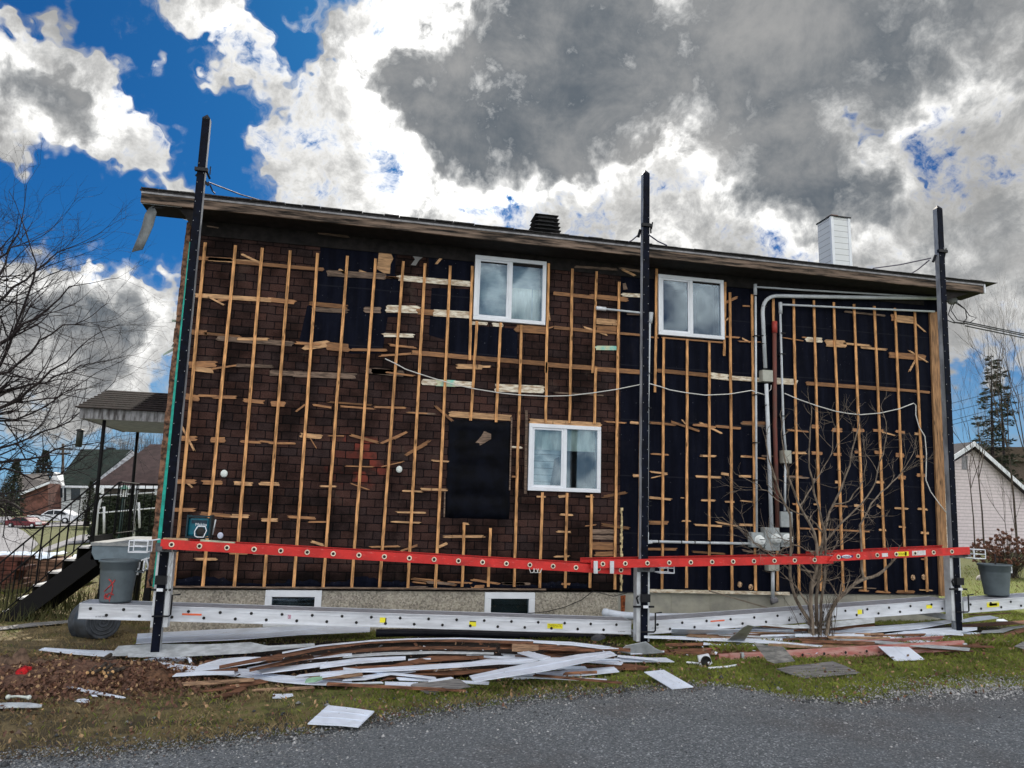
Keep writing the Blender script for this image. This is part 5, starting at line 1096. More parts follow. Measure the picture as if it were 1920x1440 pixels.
piece(C5, WV, .03, .05, [(515, 1135), (640, 1140), (760, 1140), (780, 1098), (640, 1095), (515, 1092)], 'small white offcut left of the ribbed grey board')
piece(C5, GB, .02, .09, [(720, 1120), (850, 1185), (1195, 1130), (1110, 1075), (1000, 1068), (740, 1108)], 'ribbed grey board on the grass left of the white strip crossing the pile', ribs_=0)
piece(C5, WV, .16, .18, [(860, 1090), (960, 1078), (1060, 1062), (1040, 1055), (950, 1068), (865, 1080)], 'thin white sliver over the ribbed grey board')
piece(C6, WV, .16, .20, [(-320, 1160), (-60, 1120), (300, 1065), (620, 995), (885, 935), (830, 902), (560, 930), (240, 985), (-60, 1045), (-360, 1110)], 'broad white strip lying diagonally over the right end of the pile')
piece(C6, WV, .20, .22, [(45, 915), (230, 975), (325, 950), (140, 903)], 'small white slab tilted over the middle of the pile')
piece(C6, WV, .18, .20, [(0, 1000), (130, 1000), (220, 980), (130, 965), (0, 970)], 'white end peeking out under the tilted slab')
piece(C6, BR, .10, .14, [(220, 940), (500, 920), (800, 890), (1000, 905), (1000, 880), (800, 862), (480, 880), (300, 905)], 'brown board right of the tilted slab')
piece(C6, WV, .20, .22, [(-100, 822), (200, 830), (500, 850), (760, 880), (900, 880), (760, 855), (500, 825), (200, 812), (-100, 803)], 'bowed white strip sinking towards the foot of the middle mast')
piece(C6, BR, .17, .20, [(-100, 880), (200, 885), (450, 895), (700, 905), (700, 880), (450, 858), (200, 845), (-100, 840)], 'brown plank at the back right of the pile')
piece(C6, TN, .20, .24, [(0, 900), (100, 905), (225, 890), (225, 855), (100, 845), (0, 842)], 'split tan timber end in the middle of the pile')
piece(C6, GV, .05, .22, [(900, 905), (1050, 930), (1285, 912), (1210, 880), (1130, 822), (960, 855)], 'pale grey folded flashing round the foot of the middle mast')
piece(C6, WV, .06, .08, [(1000, 928), (1130, 920), (1285, 912), (1285, 900), (1130, 902), (1000, 910)], 'white edge at the very foot of the middle mast')
piece(C6, WV, .06, .08, [(650, 990), (950, 990), (1370, 992), (1300, 958), (900, 958), (700, 968)], 'flat white strip ending in a point right of the middle mast')
piece(C6, WV, .09, .11, [(890, 948), (1060, 965), (1230, 980), (1230, 968), (1060, 950), (890, 936)], 'thin white strip on the pointed white strip')
piece(C6, BR, .03, .06, [(780, 1050), (950, 1058), (1110, 1060), (1160, 1035), (1000, 1010), (800, 1005)], 'brown board on the grass behind the lone white strip')
piece(C6, WV, .04, .06, [(200, 1105), (380, 1112), (600, 1108), (905, 1075), (860, 1035), (640, 1050), (380, 1072), (200, 1085)], 'white strip with cut corner at the front right of the pile')
piece(C6, TN, .01, .03, [(190, 1115), (450, 1120), (700, 1128), (700, 1118), (450, 1108), (200, 1092)], 'tan board edge under the white strip at the front right')
piece(C6, WV, .02, .04, [(0, 1140), (100, 1135), (200, 1130), (195, 1092), (100, 1092), (0, 1100)], 'white offcut on the grass beside the tan board edge')
piece(C6, WV, .015, .11, [(1115, 1078), (1350, 1220), (1530, 1203), (1280, 1060)], 'lone white siding slab lying on the grass at the road edge below the middle mast')
piece(PX, WV, .045, .08, [(577, 1356), (640, 1359), (672, 1362), (702, 1333), (660, 1327), (615, 1322)], 'square white panel lying alone at the edge of the road', th=.01, ribs_=2)
# brown boards in the grass at left of the pile
piece(C4, TN, .02, .04, [(410, 1395), (560, 1375), (700, 1352), (700, 1330), (560, 1345), (400, 1370)], 'tan board with a pale edge left of the front grass')
piece(C4, BR, .03, .06, [(480, 1430), (760, 1400), (1030, 1345), (960, 1325), (740, 1370), (520, 1415)], 'brown board fanned out on the grass left of the pile')
piece(C4, BR, .02, .05, [(630, 1470), (760, 1450), (860, 1395), (820, 1385), (720, 1425), (600, 1460)], 'lowest brown board fanned out on the grass')
piece(C4, TN, .02, .04, [(900, 1420), (1200, 1410), (1400, 1395), (1380, 1380), (1180, 1390), (900, 1405)], 'tan board half hidden in the grass in front of the curved strip')
piece(PX, WV, .015, .03, [(511, 1308), (530, 1308), (550, 1304), (548, 1300), (530, 1301), (512, 1301)], 'tiny white L shaped trim on the front grass')
# right hand side pile under the plank
piece(C7, WV, .10, .22, [(-100, 905), (200, 912), (400, 895), (520, 880), (520, 862), (400, 865), (200, 862), (-100, 855)], 'white strip under the plank right of the middle mast')
piece(C7, GV, .05, .50, [(370, 985), (450, 990), (540, 985), (640, 830), (590, 820), (550, 840)], 'grey board propped steeply under the right plank')
piece(C7, WV, .08, .10, [(185, 1000), (500, 1005), (800, 1015), (1150, 1022), (1150, 1010), (800, 1000), (500, 990), (190, 978)], 'long white strip in front of the propped grey board')
piece(C7, BR, .02, .07, [(-200, 1090), (200, 1095), (500, 1085), (700, 1055), (700, 1030), (500, 1020), (200, 1030), (-200, 1050)], 'brown board end left of the faded ladder')
piece(C7, GB, .12, .34, [(640, 980), (760, 1140), (830, 1165), (1010, 1145), (905, 1020), (780, 1015)], 'square weathered grey plywood leaning on the faded ladder')
piece(C7, GB, .02, .05, [(845, 1218), (960, 1262), (1090, 1300), (1600, 1255), (1480, 1200), (1350, 1150), (1180, 1172), (980, 1190)], 'slatted grey boards lying flat on the grass before the faded ladder')
piece(C7, GV, .25, .34, [(740, 825), (1000, 850), (1300, 850), (1728, 800), (1728, 755), (1300, 800), (1000, 825), (760, 815)], 'long grey sheet directly under the right plank')
piece(C7, BR, .16, .20, [(1000, 880), (1300, 865), (1728, 830), (1728, 815), (1300, 840), (1000, 868)], 'dark brown board beneath the long grey sheet')
piece(C7, WV, .14, .18, [(1340, 915), (1500, 905), (1728, 880), (1728, 845), (1500, 860), (1340, 885)], 'white strip just right of the shrub stems')
piece(C7, BR, .12, .14, [(900, 960), (1340, 945), (1728, 905), (1728, 892), (1340, 925), (900, 945)], 'brown strip running behind the shrub stems')
piece(C7, WV, .08, .11, [(1340, 985), (1540, 985), (1728, 985), (1728, 925), (1600, 935), (1500, 945)], 'wide white strip right of the shrub foot')
piece(C7, TN, .05, .07, [(700, 1050), (1200, 1032), (1728, 1010), (1728, 992), (1200, 1012), (700, 1030)], 'brown lath lying along the back of the faded ladder')
piece(C8, WV, .14, .22, [(0, 1000), (300, 975), (600, 950), (900, 895), (900, 870), (600, 900), (300, 925), (0, 945)], 'upper white strip behind the right mast foot')
piece(C8, WV, .08, .16, [(0, 1065), (300, 1060), (600, 1040), (900, 1000), (1115, 960), (1115, 940), (900, 940), (600, 960), (300, 1000), (30, 1040)], 'broad white strip behind the right mast foot')
piece(C8, GV, .05, .09, [(0, 1095), (300, 1085), (600, 1065), (760, 1050), (760, 1035), (600, 1048), (300, 1068), (0, 1075)], 'thin grey strip below the broad white one at the right')
piece(C8, WV, .04, .06, [(740, 1088), (860, 1085), (950, 1060), (950, 1045), (860, 1055), (740, 1075)], 'small white scrap left of the right mast foot')
piece(C8, BR, .05, .10, [(640, 1125), (930, 1128), (1200, 1080), (1600, 960), (1600, 925), (1200, 1040), (930, 1090), (640, 1105)], 'long brown board sweeping to the right edge past the right mast')
piece(C8, WV, .15, .22, [(970, 895), (1130, 880), (1310, 855), (1230, 835), (1100, 845), (980, 870)], 'white slab under the plank end right of the right mast')
piece(C8, WV, .12, .14, [(1285, 885), (1395, 887), (1350, 866), (1290, 868)], 'tiny white chip right of the white slab')
piece(C8, BR, .12, .16, [(960, 940), (1250, 925), (1700, 900), (1700, 870), (1250, 895), (960, 915)], 'brown board pile under the far right plank')
piece(C8, GV, .08, .11, [(1150, 990), (1350, 985), (1450, 950), (1600, 930), (1600, 915), (1420, 935), (1300, 962), (1160, 970)], 'bent grey strip at the far right')
piece(C8, GB, .04, .08, [(960, 1080), (1080, 1045), (1150, 1000), (1150, 985), (1040, 1000), (980, 1045)], 'grey board right of the right mast foot')
piece(C8, WV, .02, .05, [(1360, 1080), (1490, 1072), (1480, 1055), (1400, 1062)], 'white chip on the grass at the far right')
piece(C8, GB, .03, .12, [(1450, 1110), (1600, 1150), (1600, 1080), (1530, 1070)], 'grey flat stone coloured board cut by the right edge of the picture')
piece(C8, WV, .02, .13, [(225, 1113), (375, 1243), (640, 1228), (500, 1118)], 'white square sheet resting over the faded ladder')
piece(C8, TN, .3, .33, [(1040, 830), (1250, 825), (1425, 815), (1425, 810), (1250, 815), (1040, 822)], 'dark lath tip under the plank at the far right')
# thin broken laths tangled in the pile; nothing tells one from the next
rnd = random.Random(19)
for k in range(78):
    t = rnd.random(); x = rnd.uniform(320, 1240) if k < 34 else rnd.uniform(1240, 1780); yc = (1262-.22*abs(x-760)*.12 if k < 34 else 1205)+rnd.gauss(0, 17 if k < 34 else 9); L_ = rnd.uniform(60, 230); sl = rnd.gauss(-.07 if x < 700 else .03, .035); w = rnd.uniform(1.5, 5)
    h = rnd.uniform(.03, .11)
    if k < 34 and x+L_/2 > 1170: x = 1165-L_/2
    if k >= 34:
        yc = 1190+rnd.gauss(0, 11); h += .03; L_ *= 1.2
    m_ = rnd.choice((BR, BR, TN, WV, BR, TN) if k < 34 else (BR, WV, WV, GV, BR, TN)); pts = [(x-L_/2, yc-sl*L_/2+w), (x, yc+rnd.uniform(-1, 1)+w), (x+L_/2, yc+sl*L_/2+w), (x+L_/2+rnd.uniform(-6, 6), yc+sl*L_/2), (x, yc), (x-L_/2+rnd.uniform(-6, 6), yc-sl*L_/2)]
    nm = {id(BR): ('thin brown splintered lath tangled in the debris pile', 'brown laths tangled in the pile'), id(TN): ('thin tan splintered lath tangled in the debris pile', 'tan laths tangled in the pile'), id(WV): ('thin white siding sliver tangled in the debris pile', 'white slivers tangled in the pile'), id(GV): ('thin grey trim sliver tangled in the debris pile', 'grey slivers tangled in the pile')}[id(m_)]
    piece(PX, m_, h, h+.03, pts, nm[0], 'broken_lath' if m_ in (BR, TN) else 'siding_sliver', 'lath' if m_ in (BR, TN) else 'siding', nm[1], th=.012)
# left ground: scraps in the leaves
piece(CL, WV, .02, .05, [(430, 1033), (620, 1078), (830, 1110), (850, 1105), (640, 1062), (500, 1035)], 'narrow white strip on the leaf pile')
piece(CL, WV, .02, .03, [(505, 1130), (560, 1138), (607, 1138), (600, 1122), (570, 1115), (530, 1118)], 'small white chip under the narrow strip in the leaves')
piece(CL, WV, .03, .05, [(88, 840), (180, 852), (190, 842), (120, 828)], 'small white chip behind the red cloth')
piece(CL, GV, .03, .05, [(-60, 1180), (70, 1172), (170, 1172), (280, 1170), (285, 1155), (200, 1142), (70, 1140), (-60, 1148)], 'curved grey trim piece at the left edge of the ground')
piece(CL, GB, .02, .05, [(0, 650), (200, 628), (468, 600), (468, 585), (200, 605), (0, 632)], 'weathered plank lying in the grass left of the tipped bin')
for pts, lab in ((((600, 1015), (660, 1005), (720, 990)), 'bone shaped white trim bracket on the leaf pile'), (((55, 1105), (120, 1100), (195, 1108)), 'bone shaped white trim bracket at the left edge')):
    b = MB(); q = [gp(0+x/3.6, 1000+y/3.6, .05) for x, y in pts]; b.tube(q, [.014, .010, .014], 6); b.ball(q[0], .022); b.ball(q[-1], .022); tag(b.build('trim_bracket', mat('offwhite_trim', (.6, .66, .62), .5)), lab, 'bracket')
# white vent cover by the faded ladder
p = gp(1322, 1250); c = at(1323, 1240, p[1]); b = MB(); e = empty('vent_cover', (c[0], p[1], gz(c[0], p[1])), 'square white vent cover with a round black opening on the grass', 'vent cover')
b = MB(); q = [at(x, y, p[1]) for x, y in ((1309, 1230), (1329, 1226), (1336, 1244), (1314, 1251))]; b.prism(q, (0, .03, 0)); b.build('plate', WHITE, e)
b = MB(); b.lathe((c[0], p[1]-.002, c[2]), (0, -1, 0), [(.062, 0), (.062, .02), (.052, .02), (.052, .001), (0, .001)], 24); b.build('duct_opening', INK, e)
b = MB(); b.ball((c[0]+.03, p[1]-.03, c[2]-.02), .022); b.build('flap', WHITE, e)
b = MB(); b.tube([gp(x, y, .02) for x, y in ((1287, 1242), (1310, 1244))], .014, 5); tag(b.build('trim_bracket', WHITE), 'thin white rod on the grass left of the vent cover', 'rod')
b = MB(); b.tube([gp(x, y, .02) for x, y in ((1328, 1253), (1365, 1250), (1382, 1247))], .014, 5); tag(b.build('trim_bracket', WHITE), 'white trim rod on the grass under the vent cover', 'rod')
# downspout on the ground behind the plank and black pipe under it
b = MB(); b.tube([at(x, y, -.9) for x, y in ((1137, 1149), (1165, 1154), (1230, 1157), (1300, 1157))], .055, 12); b.ball(at(1136, 1149, -.9), .065); tag(b.build('downspout', WHITEV), 'white downspout lying behind the planks at the middle mast', 'downspout')
b = MB(); b.tube([at(x, y, -1.0) for x, y in ((705, 1187), (800, 1186), (1000, 1192), (1195, 1197))], .05, 10); tag(b.build('black_pipe', mat('black_gutter', (.015, .016, .024), .35)), 'long black gutter pipe under the left plank', 'pipe')
b = MB(); b.prism([at(x, y, -.8) for x, y in ((780, 1181), (1190, 1188), (1190, 1194), (780, 1185))], (0, .08, 0)); tag(b.build('gutter_length', GV), 'length of pale gutter lying under the left plank near the middle mast', 'gutter')
b = MB(); q = [gp(x, y, .16) for x, y in ((1108, 1200), (1120, 1192), (1135, 1197), (1122, 1202))]; b.prism(q, (0, 0, .03)); tag(b.build('slate_scrap', mat('dark_scrap', (.07, .075, .085), .6)), 'dark scrap on the black pipe left of the middle mast', 'scrap')
b = MB(); b.beam(at(1330, 1108, -.25), at(1450, 1143, -.5), .09, .02); tag(b.build('leaning_lath', mat('dull_lath', (.22, .19, .15), .8)), 'dull lath leaning down from the wall foot to the right plank', 'lath')
# red cloth, dirt mound, branches with cut ends
def lump(name, c, rx, ry, rz_, m_, n=28, amp=.3, sc=3., seed=0):
    b = MB(); b.smooth = True; vs = []; fs = []
    for j in range(n+1):
        for i in range(n):
            t = 2*math.pi*i/n; r_ = j/n; k = 1+amp*mnoise.noise(Vector((math.cos(t)*sc*.5, math.sin(t)*sc*.5, seed)))
            x = rx*r_*math.cos(t)*k; y = ry*r_*math.sin(t)*k; h = rz_*(math.cos(r_*math.pi)*.5+.5)*(1+amp*mnoise.noise(Vector((x*sc*2, y*sc*2, seed+5))))+.25*rz_*mnoise.noise(Vector((x*sc*6, y*sc*6, seed)))*(1-r_)
            X, Y = c[0]+x, c[1]+y; vs.append((X, Y, gz(X, Y)+h-.004*(j == n)))
    fs = [(j*n+i, (j+1)*n+i, (j+1)*n+(i+1) % n, j*n+(i+1) % n) for j in range(n) for i in range(n)]
    b.add(vs, fs); return b.build(name, m_)
LEAFM = mat('dead_leaves_dark', (.06, .032, .024), .85, base2=(.15, .085, .055), scale=30, rnd=.2)
tag(lump('leaf_pile', gp(130, 1275), 1.55, .75, .16, LEAFM, 44, .4, 2.2), kind='stuff')
tag(lump('dirt_mound', gp(295, 1280), .30, .30, .12, mat('reddish_earth', (.13, .07, .04), .95, var=.3, scale=20, bump=.5), 20, .3, 3), 'small mound of reddish earth at the foot of the left mast', 'dirt mound')
tag(lump('red_cloth', gp(52, 1283), .34, .26, .15, mat('bright_red_cloth', (.45, .008, .012), .75, var=.35, scale=12), 40, .5, 4, 4), 'crumpled bright red cloth on the leaf pile', 'cloth')
tag(lump('brown_cloth', gp(25, 1262), .42, .22, .20, mat('dusty_brown_cloth', (.13, .085, .06), .9, var=.4, scale=9), 36, .7, 5, 8), 'dusty brown cloth heaped behind the red cloth', 'cloth')
rr = random.Random(11); b = MB(); b2 = MB()
for k in range(46):
    c = gp(rr.gauss(190, 17), rr.gauss(1255, 7), .03+rr.random()*.12); d = Vector((rr.uniform(-.3, .3), rr.uniform(.6, 1), rr.uniform(-.1, .12))).normalized(); r_ = rr.uniform(.008, .022)
    a = Vector(c); q = a+d*rr.uniform(.12, .25); b.mi = 0; b.tube([a, q], r_, 8, cap=False); b.mi = 1; b.lathe(a-d*.001, -d, [(r_, 0), (0, .001)], 8)
tag(b.build('cut_branches', [BARK, mat('pale_cut_wood', (.62, .38, .18), .8, var=.2, scale=40)]), 'bundle of cut branches with pale sawn ends on the leaf pile', 'branches')

# ------------------------------------------------------------------ branching plants
def grow(b, p, d, L, r, depth, rnd, spread_=.55, up=.12, seg=5, shrink=.72, twist=.25, kids=(2, 3), tipr=.35):
    n = 4; pts = [Vector(p)]; rs = [r]; q = Vector(p); d = Vector(d).normalized()
    for i in range(n):
        d = (d+Vector((rnd.gauss(0, twist), rnd.gauss(0, twist), rnd.gauss(0, twist)+up))*.35).normalized()
        q = q+d*L/n; pts.append(q.copy()); rs.append(r*(1-(1-shrink if depth else 1-tipr)*(i+1)/n))
    b.tube(pts, rs, seg if r > .006 else 3, cap=False)
    if depth <= 0: return
    for k in range(rnd.randint(*kids)):
        t = rnd.uniform(.35, 1.) if k else 1.; i = min(n-1, int(t*n)); a = pts[i].lerp(pts[i+1], t*n-i if i < n else 1)
        nd = (d+Vector((rnd.gauss(0, spread_), rnd.gauss(0, spread_), rnd.gauss(0, spread_)))).normalized()
        grow(b, a, nd, L*rnd.uniform(.6, .85), max(rs[i+1]*rnd.uniform(.55, .8), .0023), depth-1, rnd, spread_, up, seg, shrink, twist, kids, tipr)
def limb(b, pts, r0, r1, rnd, twigs=6, depth=2, L=.5, side=.8, up=.1, seg=6, n=10, jit=.02):
    "a limb through given points with twigs along it"
    P_ = [Vector(p) for p in pts]; cum = [0]
    for i in range(1, len(P_)): cum.append(cum[-1]+(P_[i]-P_[i-1]).length)
    out = []; 
    for k in range(n+1):
        s = cum[-1]*k/n; i = max(j for j in range(len(P_)) if cum[j] <= s+1e-9); i = min(i, len(P_)-2)
        t = (s-cum[i])/(cum[i+1]-cum[i]); out.append(P_[i].lerp(P_[i+1], t)+Vector((rnd.gauss(0, jit), rnd.gauss(0, jit), rnd.gauss(0, jit))))
    rs = [r0+(r1-r0)*k/n for k in range(n+1)]
    b.tube(out, rs, seg, cap=False)
    for k in range(twigs):
        i = rnd.randint(int(n*.2), n-1); a = out[i].lerp(out[i+1], rnd.random()); d = (out[i+1]-out[i]).normalized()
        nd = (d+Vector((rnd.gauss(0, side), rnd.gauss(0, side), rnd.gauss(0, side)))).normalized()
        grow(b, a, nd, L*rnd.uniform(.6, 1.2), rs[i]*rnd.uniform(.35, .6), depth, rnd, .5, up)
    grow(b, out[-1], (out[-1]-out[-2]), L, r1*.9, depth, rnd, .45, up)

# bare shrub in front of the meters
f = gp(1528, 1212); f = Vector(f); YS = f.y
e = empty('bare_shrub', tuple(f), 'bare many stemmed shrub in front of the electric meters', 'shrub')
rnd = random.Random(5); b = MB(); sc = lambda pts, dy=0.: [at(x, y, YS+dy*(i/(len(pts)-1))) for i, (x, y) in enumerate(pts)]
stems = [(((1522, 1212), (1519, 1170), (1497, 1130), (1487, 1110), (1482, 1070), (1484, 1020), (1478, 960), (1455, 900), (1440, 860)), .024, .008, .3),
         (((1525, 1212), (1523, 1160), (1520, 1110), (1523, 1085), (1530, 1070), (1533, 1030), (1525, 990), (1500, 950), (1480, 900), (1470, 850)), .026, .008, -.3),
         (((1530, 1212), (1530, 1150), (1532, 1100), (1536, 1060), (1545, 1000), (1560, 950), (1585, 900), (1600, 840), (1610, 800)), .022, .007, .2),
         (((1535, 1212), (1540, 1150), (1543, 1100), (1550, 1040), (1545, 990), (1530, 930), (1515, 870), (1520, 800)), .018, .007, -.2),
         (((1545, 1212), (1552, 1170), (1560, 1140), (1582, 1112), (1605, 1092), (1635, 1081), (1655, 1071)), .026, .016, .0),
         (((1619, 1086), (1616, 1060), (1618, 1020), (1613, 985), (1630, 950), (1655, 920), (1682, 895), (1700, 872)), .015, .005, .1),
         (((1533, 1030), (1560, 1000), (1590, 970), (1620, 940), (1640, 905), (1652, 860), (1664, 800)), .012, .005, -.2),
         (((1482, 1068), (1465, 1055), (1440, 1035), (1415, 1015), (1395, 990)), .010, .004, -.2),
         (((1484, 1020), (1520, 1035), (1550, 1030), (1580, 1020)), .008, .004, .2),
         (((1545, 1000), (1520, 970), (1490, 960), (1450, 930), (1415, 905)), .010, .004, .3),
         (((1560, 950), (1590, 940), (1620, 900), (1625, 850)), .009, .003, -.2),
         (((1500, 950), (1530, 900), (1560, 850), (1565, 800)), .009, .003, .2),
         (((1523, 1085), (1510, 1062), (1480, 1045), (1430, 1030)), .009, .004, .1)]
for i, (pts, r0, r1, dy) in enumerate(stems):
    bb = MB(); limb(bb, sc(pts, dy), r0*1.2, r1*1.3, rnd, 7 if i not in (4,) else 3, 2, .30, .7, .12, 7, 16, .008); 
    bb.build('stem', BARKL, e)
bb = MB()
for k in range(26):
    a = f+Vector((rnd.gauss(.02, .09), rnd.gauss(0, .07), 0)); grow(bb, a, (rnd.gauss(0, .25), rnd.gauss(0, .2), 1), rnd.uniform(.3, .7), .006, 1, rnd, .3, .3)
bb.build('shoots', BARK, e)

# big bare tree at the left, its trunk outside the picture
YT = 7.; rnd = random.Random(21)
tf = at(-210, 1010, YT); e = empty('bare_tree', (tf[0], YT, -.65), 'large bare spreading tree reaching in from the left edge', 'tree')
b = MB(); b.tube([(tf[0]-.2, YT, -.7), (tf[0]-.1, YT, .8), at(-195, 850, YT), at(-180, 740, YT), at(-150, 640, YT)], [.30, .24, .20, .16, .09], 10); b.build('trunk', BARKD, e)
LB = [((-190, 860), (-80, 800), (0, 770), (40, 740), (90, 700), (130, 670), (160, 640)), ((-185, 780), (-80, 740), (-10, 700), (20, 640), (50, 560), (70, 500), (50, 440), (35, 405)),
      ((-180, 740), (-60, 700), (10, 640), (60, 600), (100, 570), (130, 540), (155, 530)), ((-190, 860), (-60, 850), (30, 830), (80, 810), (130, 790), (165, 760)),
      ((-150, 640), (-90, 560), (-30, 500), (20, 470), (40, 420)), ((-190, 870), (-80, 890), (20, 880), (70, 900), (120, 880), (150, 860)), ((-180, 800), (-60, 760), (20, 730), (80, 720), (120, 700), (172, 680)),
      ((-185, 830), (-70, 780), (10, 790), (70, 770), (120, 740), (165, 715)), ((-160, 700), (-60, 620), (0, 560), (50, 520), (100, 480), (125, 460)), ((-170, 760), (-50, 720), (30, 690), (70, 640), (120, 610), (165, 600)),
      ((-180, 850), (-60, 870), (30, 860), (90, 850), (140, 830)), ((-150, 650), (-60, 570), (0, 520), (20, 460), (60, 450)), ((-190, 880), (-80, 930), (0, 935), (50, 960), (90, 955))]
for i, pts in enumerate(LB):
    b = MB(); q = [np.array(at(x, y, YT)) for x, y in pts]; dy = rnd.uniform(-1.6, 1.6)
    q = [at(pts[k][0], pts[k][1], YT+dy*k/len(q)) for k in range(len(q))]
    limb(b, q, .045 if i % 2 else .06, .010, rnd, 17, 3, .85, .6, .05, 6, 14, .03); b.build('limb', BARKD, e)
# bird feeder hanging in it
p = at(147, 838, 5.); b = MB(); e = empty('bird_feeder', tuple(p), 'dark tube shaped bird feeder hanging below the bare tree', 'bird feeder')
h = at(147, 804, 5.)[2]-p[2]; b.lathe(p, (0, 0, 1), [(0, 0), (.06, 0), (.06, h*.85), (.055, h*.88)], 12); b.build('tube', mat('dark_feeder', (.03, .035, .03), .5), e)
b = MB(); b.lathe((p[0], p[1], p[2]+h*.88), (0, 0, 1), [(.085, 0), (.07, .03), (0, .05)], 12); b.tube([(p[0], p[1], p[2]+h*.9), (p[0], p[1], p[2]+h+1.0)], .006, 4); b.build('lid', mat('dark_feeder_lid', (.03, .03, .03), .5), e)

# evergreens and far woods
NEED = mat('dark_spruce_needles', (.018, .028, .016), .8, base2=(.035, .05, .025), scale=2., rnd=.25)
NEEDB = mat('far_evergreen_foliage', (.016, .022, .014), .9, base2=(.035, .042, .022), scale=.8, rnd=.25)
def spruce(x, y0, y1, Y, label, seed, wid=1., lean=0.):
    rnd = random.Random(seed); f = at(x, y0, Y); t = at(x+lean, y1, Y); H = t[2]-gz(f[0], Y)-.0
    base = Vector((f[0], Y, -.6)); e = empty('spruce_tree', tuple(base), label, 'tree', 'spruce trees beyond the houses')
    H = t[2]+.6; b = MB(); b.tube([base, base+Vector(((t[0]-f[0])*.5, 0, H*.5)), Vector((t[0], Y, t[2]))], [.16, .1, .015], 7); b.build('trunk', BARKD, e)
    b = MB(); z = H*.22
    while z < H*.985:
        k = 1-z/H; L = wid*(.25+2.6*k**.8)*rnd.uniform(.55, 1.15); a = rnd.uniform(0, 6.28); c = base+Vector(((t[0]-f[0])*z/H, 0, z))
        d = Vector((math.cos(a), math.sin(a), -.05+.25*rnd.random())); pts = [c+d*L*s+Vector((0, 0, -.35*L*s*s+.12*L*s**3)) for s in (0, .35, .7, 1.)]
        b.mi = 1; b.tube(pts, [.03, .02, .012, .005], 3, cap=False); b.mi = 0
        n = int(22+L*34)
        for j in range(n):
            s = rnd.uniform(.15, 1.); i = min(2, int(s*3)); q = pts[i].lerp(pts[i+1], s*3-i if s*3-i < 1 else 1)
            sp_ = (1-s*.6)*.30*L**.5; o = Vector((rnd.uniform(-1, 1), rnd.uniform(-1, 1), rnd.uniform(-.55, .15)))*sp_; w = rnd.uniform(.03, .075)
            u = (d+o.normalized()*.6 if o.length > 0 else d).normalized()*rnd.uniform(.14, .32); v = Vector((rnd.uniform(-1, 1), rnd.uniform(-1, 1), rnd.uniform(-.6, .6))).normalized()*w
            b.add([q+o, q+o+u*.5+v, q+o+u, q+o+u*.5-v], [(0, 1, 2, 3)])
        z += rnd.uniform(.07, .16)
    b.build('crown', [NEED, BARKD], e)
spruce(1862, 1010, 662, 30., 'taller spruce with a ragged top behind the pink sided house', 3, .75, -4)
spruce(1888, 1010, 668, 34., 'spruce crossing behind the bare trees at the right edge', 4, .62, -14)
def baretree(x, ytop, Y, label, seed, h0=.0, r=.10, spread_=.28, kids=(2, 3), L=.34, depth=5, grp='bare trees beyond the pink sided house', base=None):
    rnd = random.Random(seed); f = at(x, 1000, Y); t = at(x, ytop, Y); H = t[2]+.6; bs = Vector((f[0], Y, -.6))
    e = empty('bare_tree', tuple(bs), label, 'tree', grp); b = MB(); c = bs+Vector((0, 0, H*.35)); b.tube([bs, bs+Vector((.05, 0, H*.2)), c], [r, r*.8, r*.65], 7, cap=False); b.build('trunk', BARK, e)
    b = MB()
    for k in range(3): grow(b, c, (rnd.gauss(0, .22), rnd.gauss(0, .2), 1), H*L*.72, r*.6, depth, rnd, spread_, .25, 4, .7, .14, kids)
    b.build('crown', BARK, e); return e
baretree(1905, 535, 26., 'tall bare tree leaning in at the right edge above the spruces', 9, r=.07, depth=5)
baretree(1940, 560, 22., 'bare tree at the right edge with its trunk outside the picture', 12, r=.07, depth=5)
baretree(1843, 640, 24., 'thin bare tree nearest the right mast', 14, r=.05, depth=4, spread_=.22)
baretree(1826, 700, 27., 'small thin bare tree just right of the right mast', 15, r=.045, depth=4, spread_=.24)
baretree(1886, 830, 17., 'spindly sapling in front of the pink siding', 31, r=.02, depth=3, spread_=.25, grp='saplings before the pink sided house')
baretree(1903, 850, 18., 'second spindly sapling in front of the pink siding by the edge', 33, r=.02, depth=3, spread_=.25, grp='saplings before the pink sided house')
def evergreen(x, w, y0, y1, Y, label, seed):
    rnd = random.Random(seed); f = at(x, y0, Y); t = at(x, y1, Y); W_ = np.linalg.norm(at(x+w/2, y0, Y)-f); H = t[2]+.6
    e = empty('evergreen_tree', (f[0], Y, -.6), label, 'tree', 'dark evergreens by the far houses'); b = MB(); b.tube([(f[0], Y, -.6), (f[0], Y, t[2]*.8)], [.2, .05], 6); b.build('trunk', BARKD, e)
    b = MB()
    for k in range(2600):
        z = rnd.random()**1.2; r_ = W_*(1-z**1.6*.85)*math.sqrt(rnd.random())*(1+.3*mnoise.noise(Vector((z*6, seed, x)))); a = rnd.uniform(0, 6.28); c = Vector((f[0]+r_*math.cos(a), Y+r_*math.sin(a), -.3+z*(H-.2)))
        s = rnd.uniform(.1, .3)*W_/2.2; u = Vector((rnd.gauss(0, 1), rnd.gauss(0, 1), rnd.gauss(0, .5))).normalized()*s; v = u.orthogonal().normalized()*s*.5
        b.add([c-u, c+v, c+u, c-v], [(0, 1, 2, 3)])
    b.build('crown', NEEDB, e)
evergreen(18, 56, 960, 862, 52., 'dark evergreen at the left edge beside the brick bungalow', 1)
evergreen(72, 64, 950, 846, 72., 'broad dark evergreen behind the roof of the brick bungalow', 2)
evergreen(-30, 60, 960, 850, 60., 'dark evergreen cut by the left edge', 3)
evergreen(163, 34, 975, 905, 42., 'dark bushy evergreen at the corner of the white house', 4)
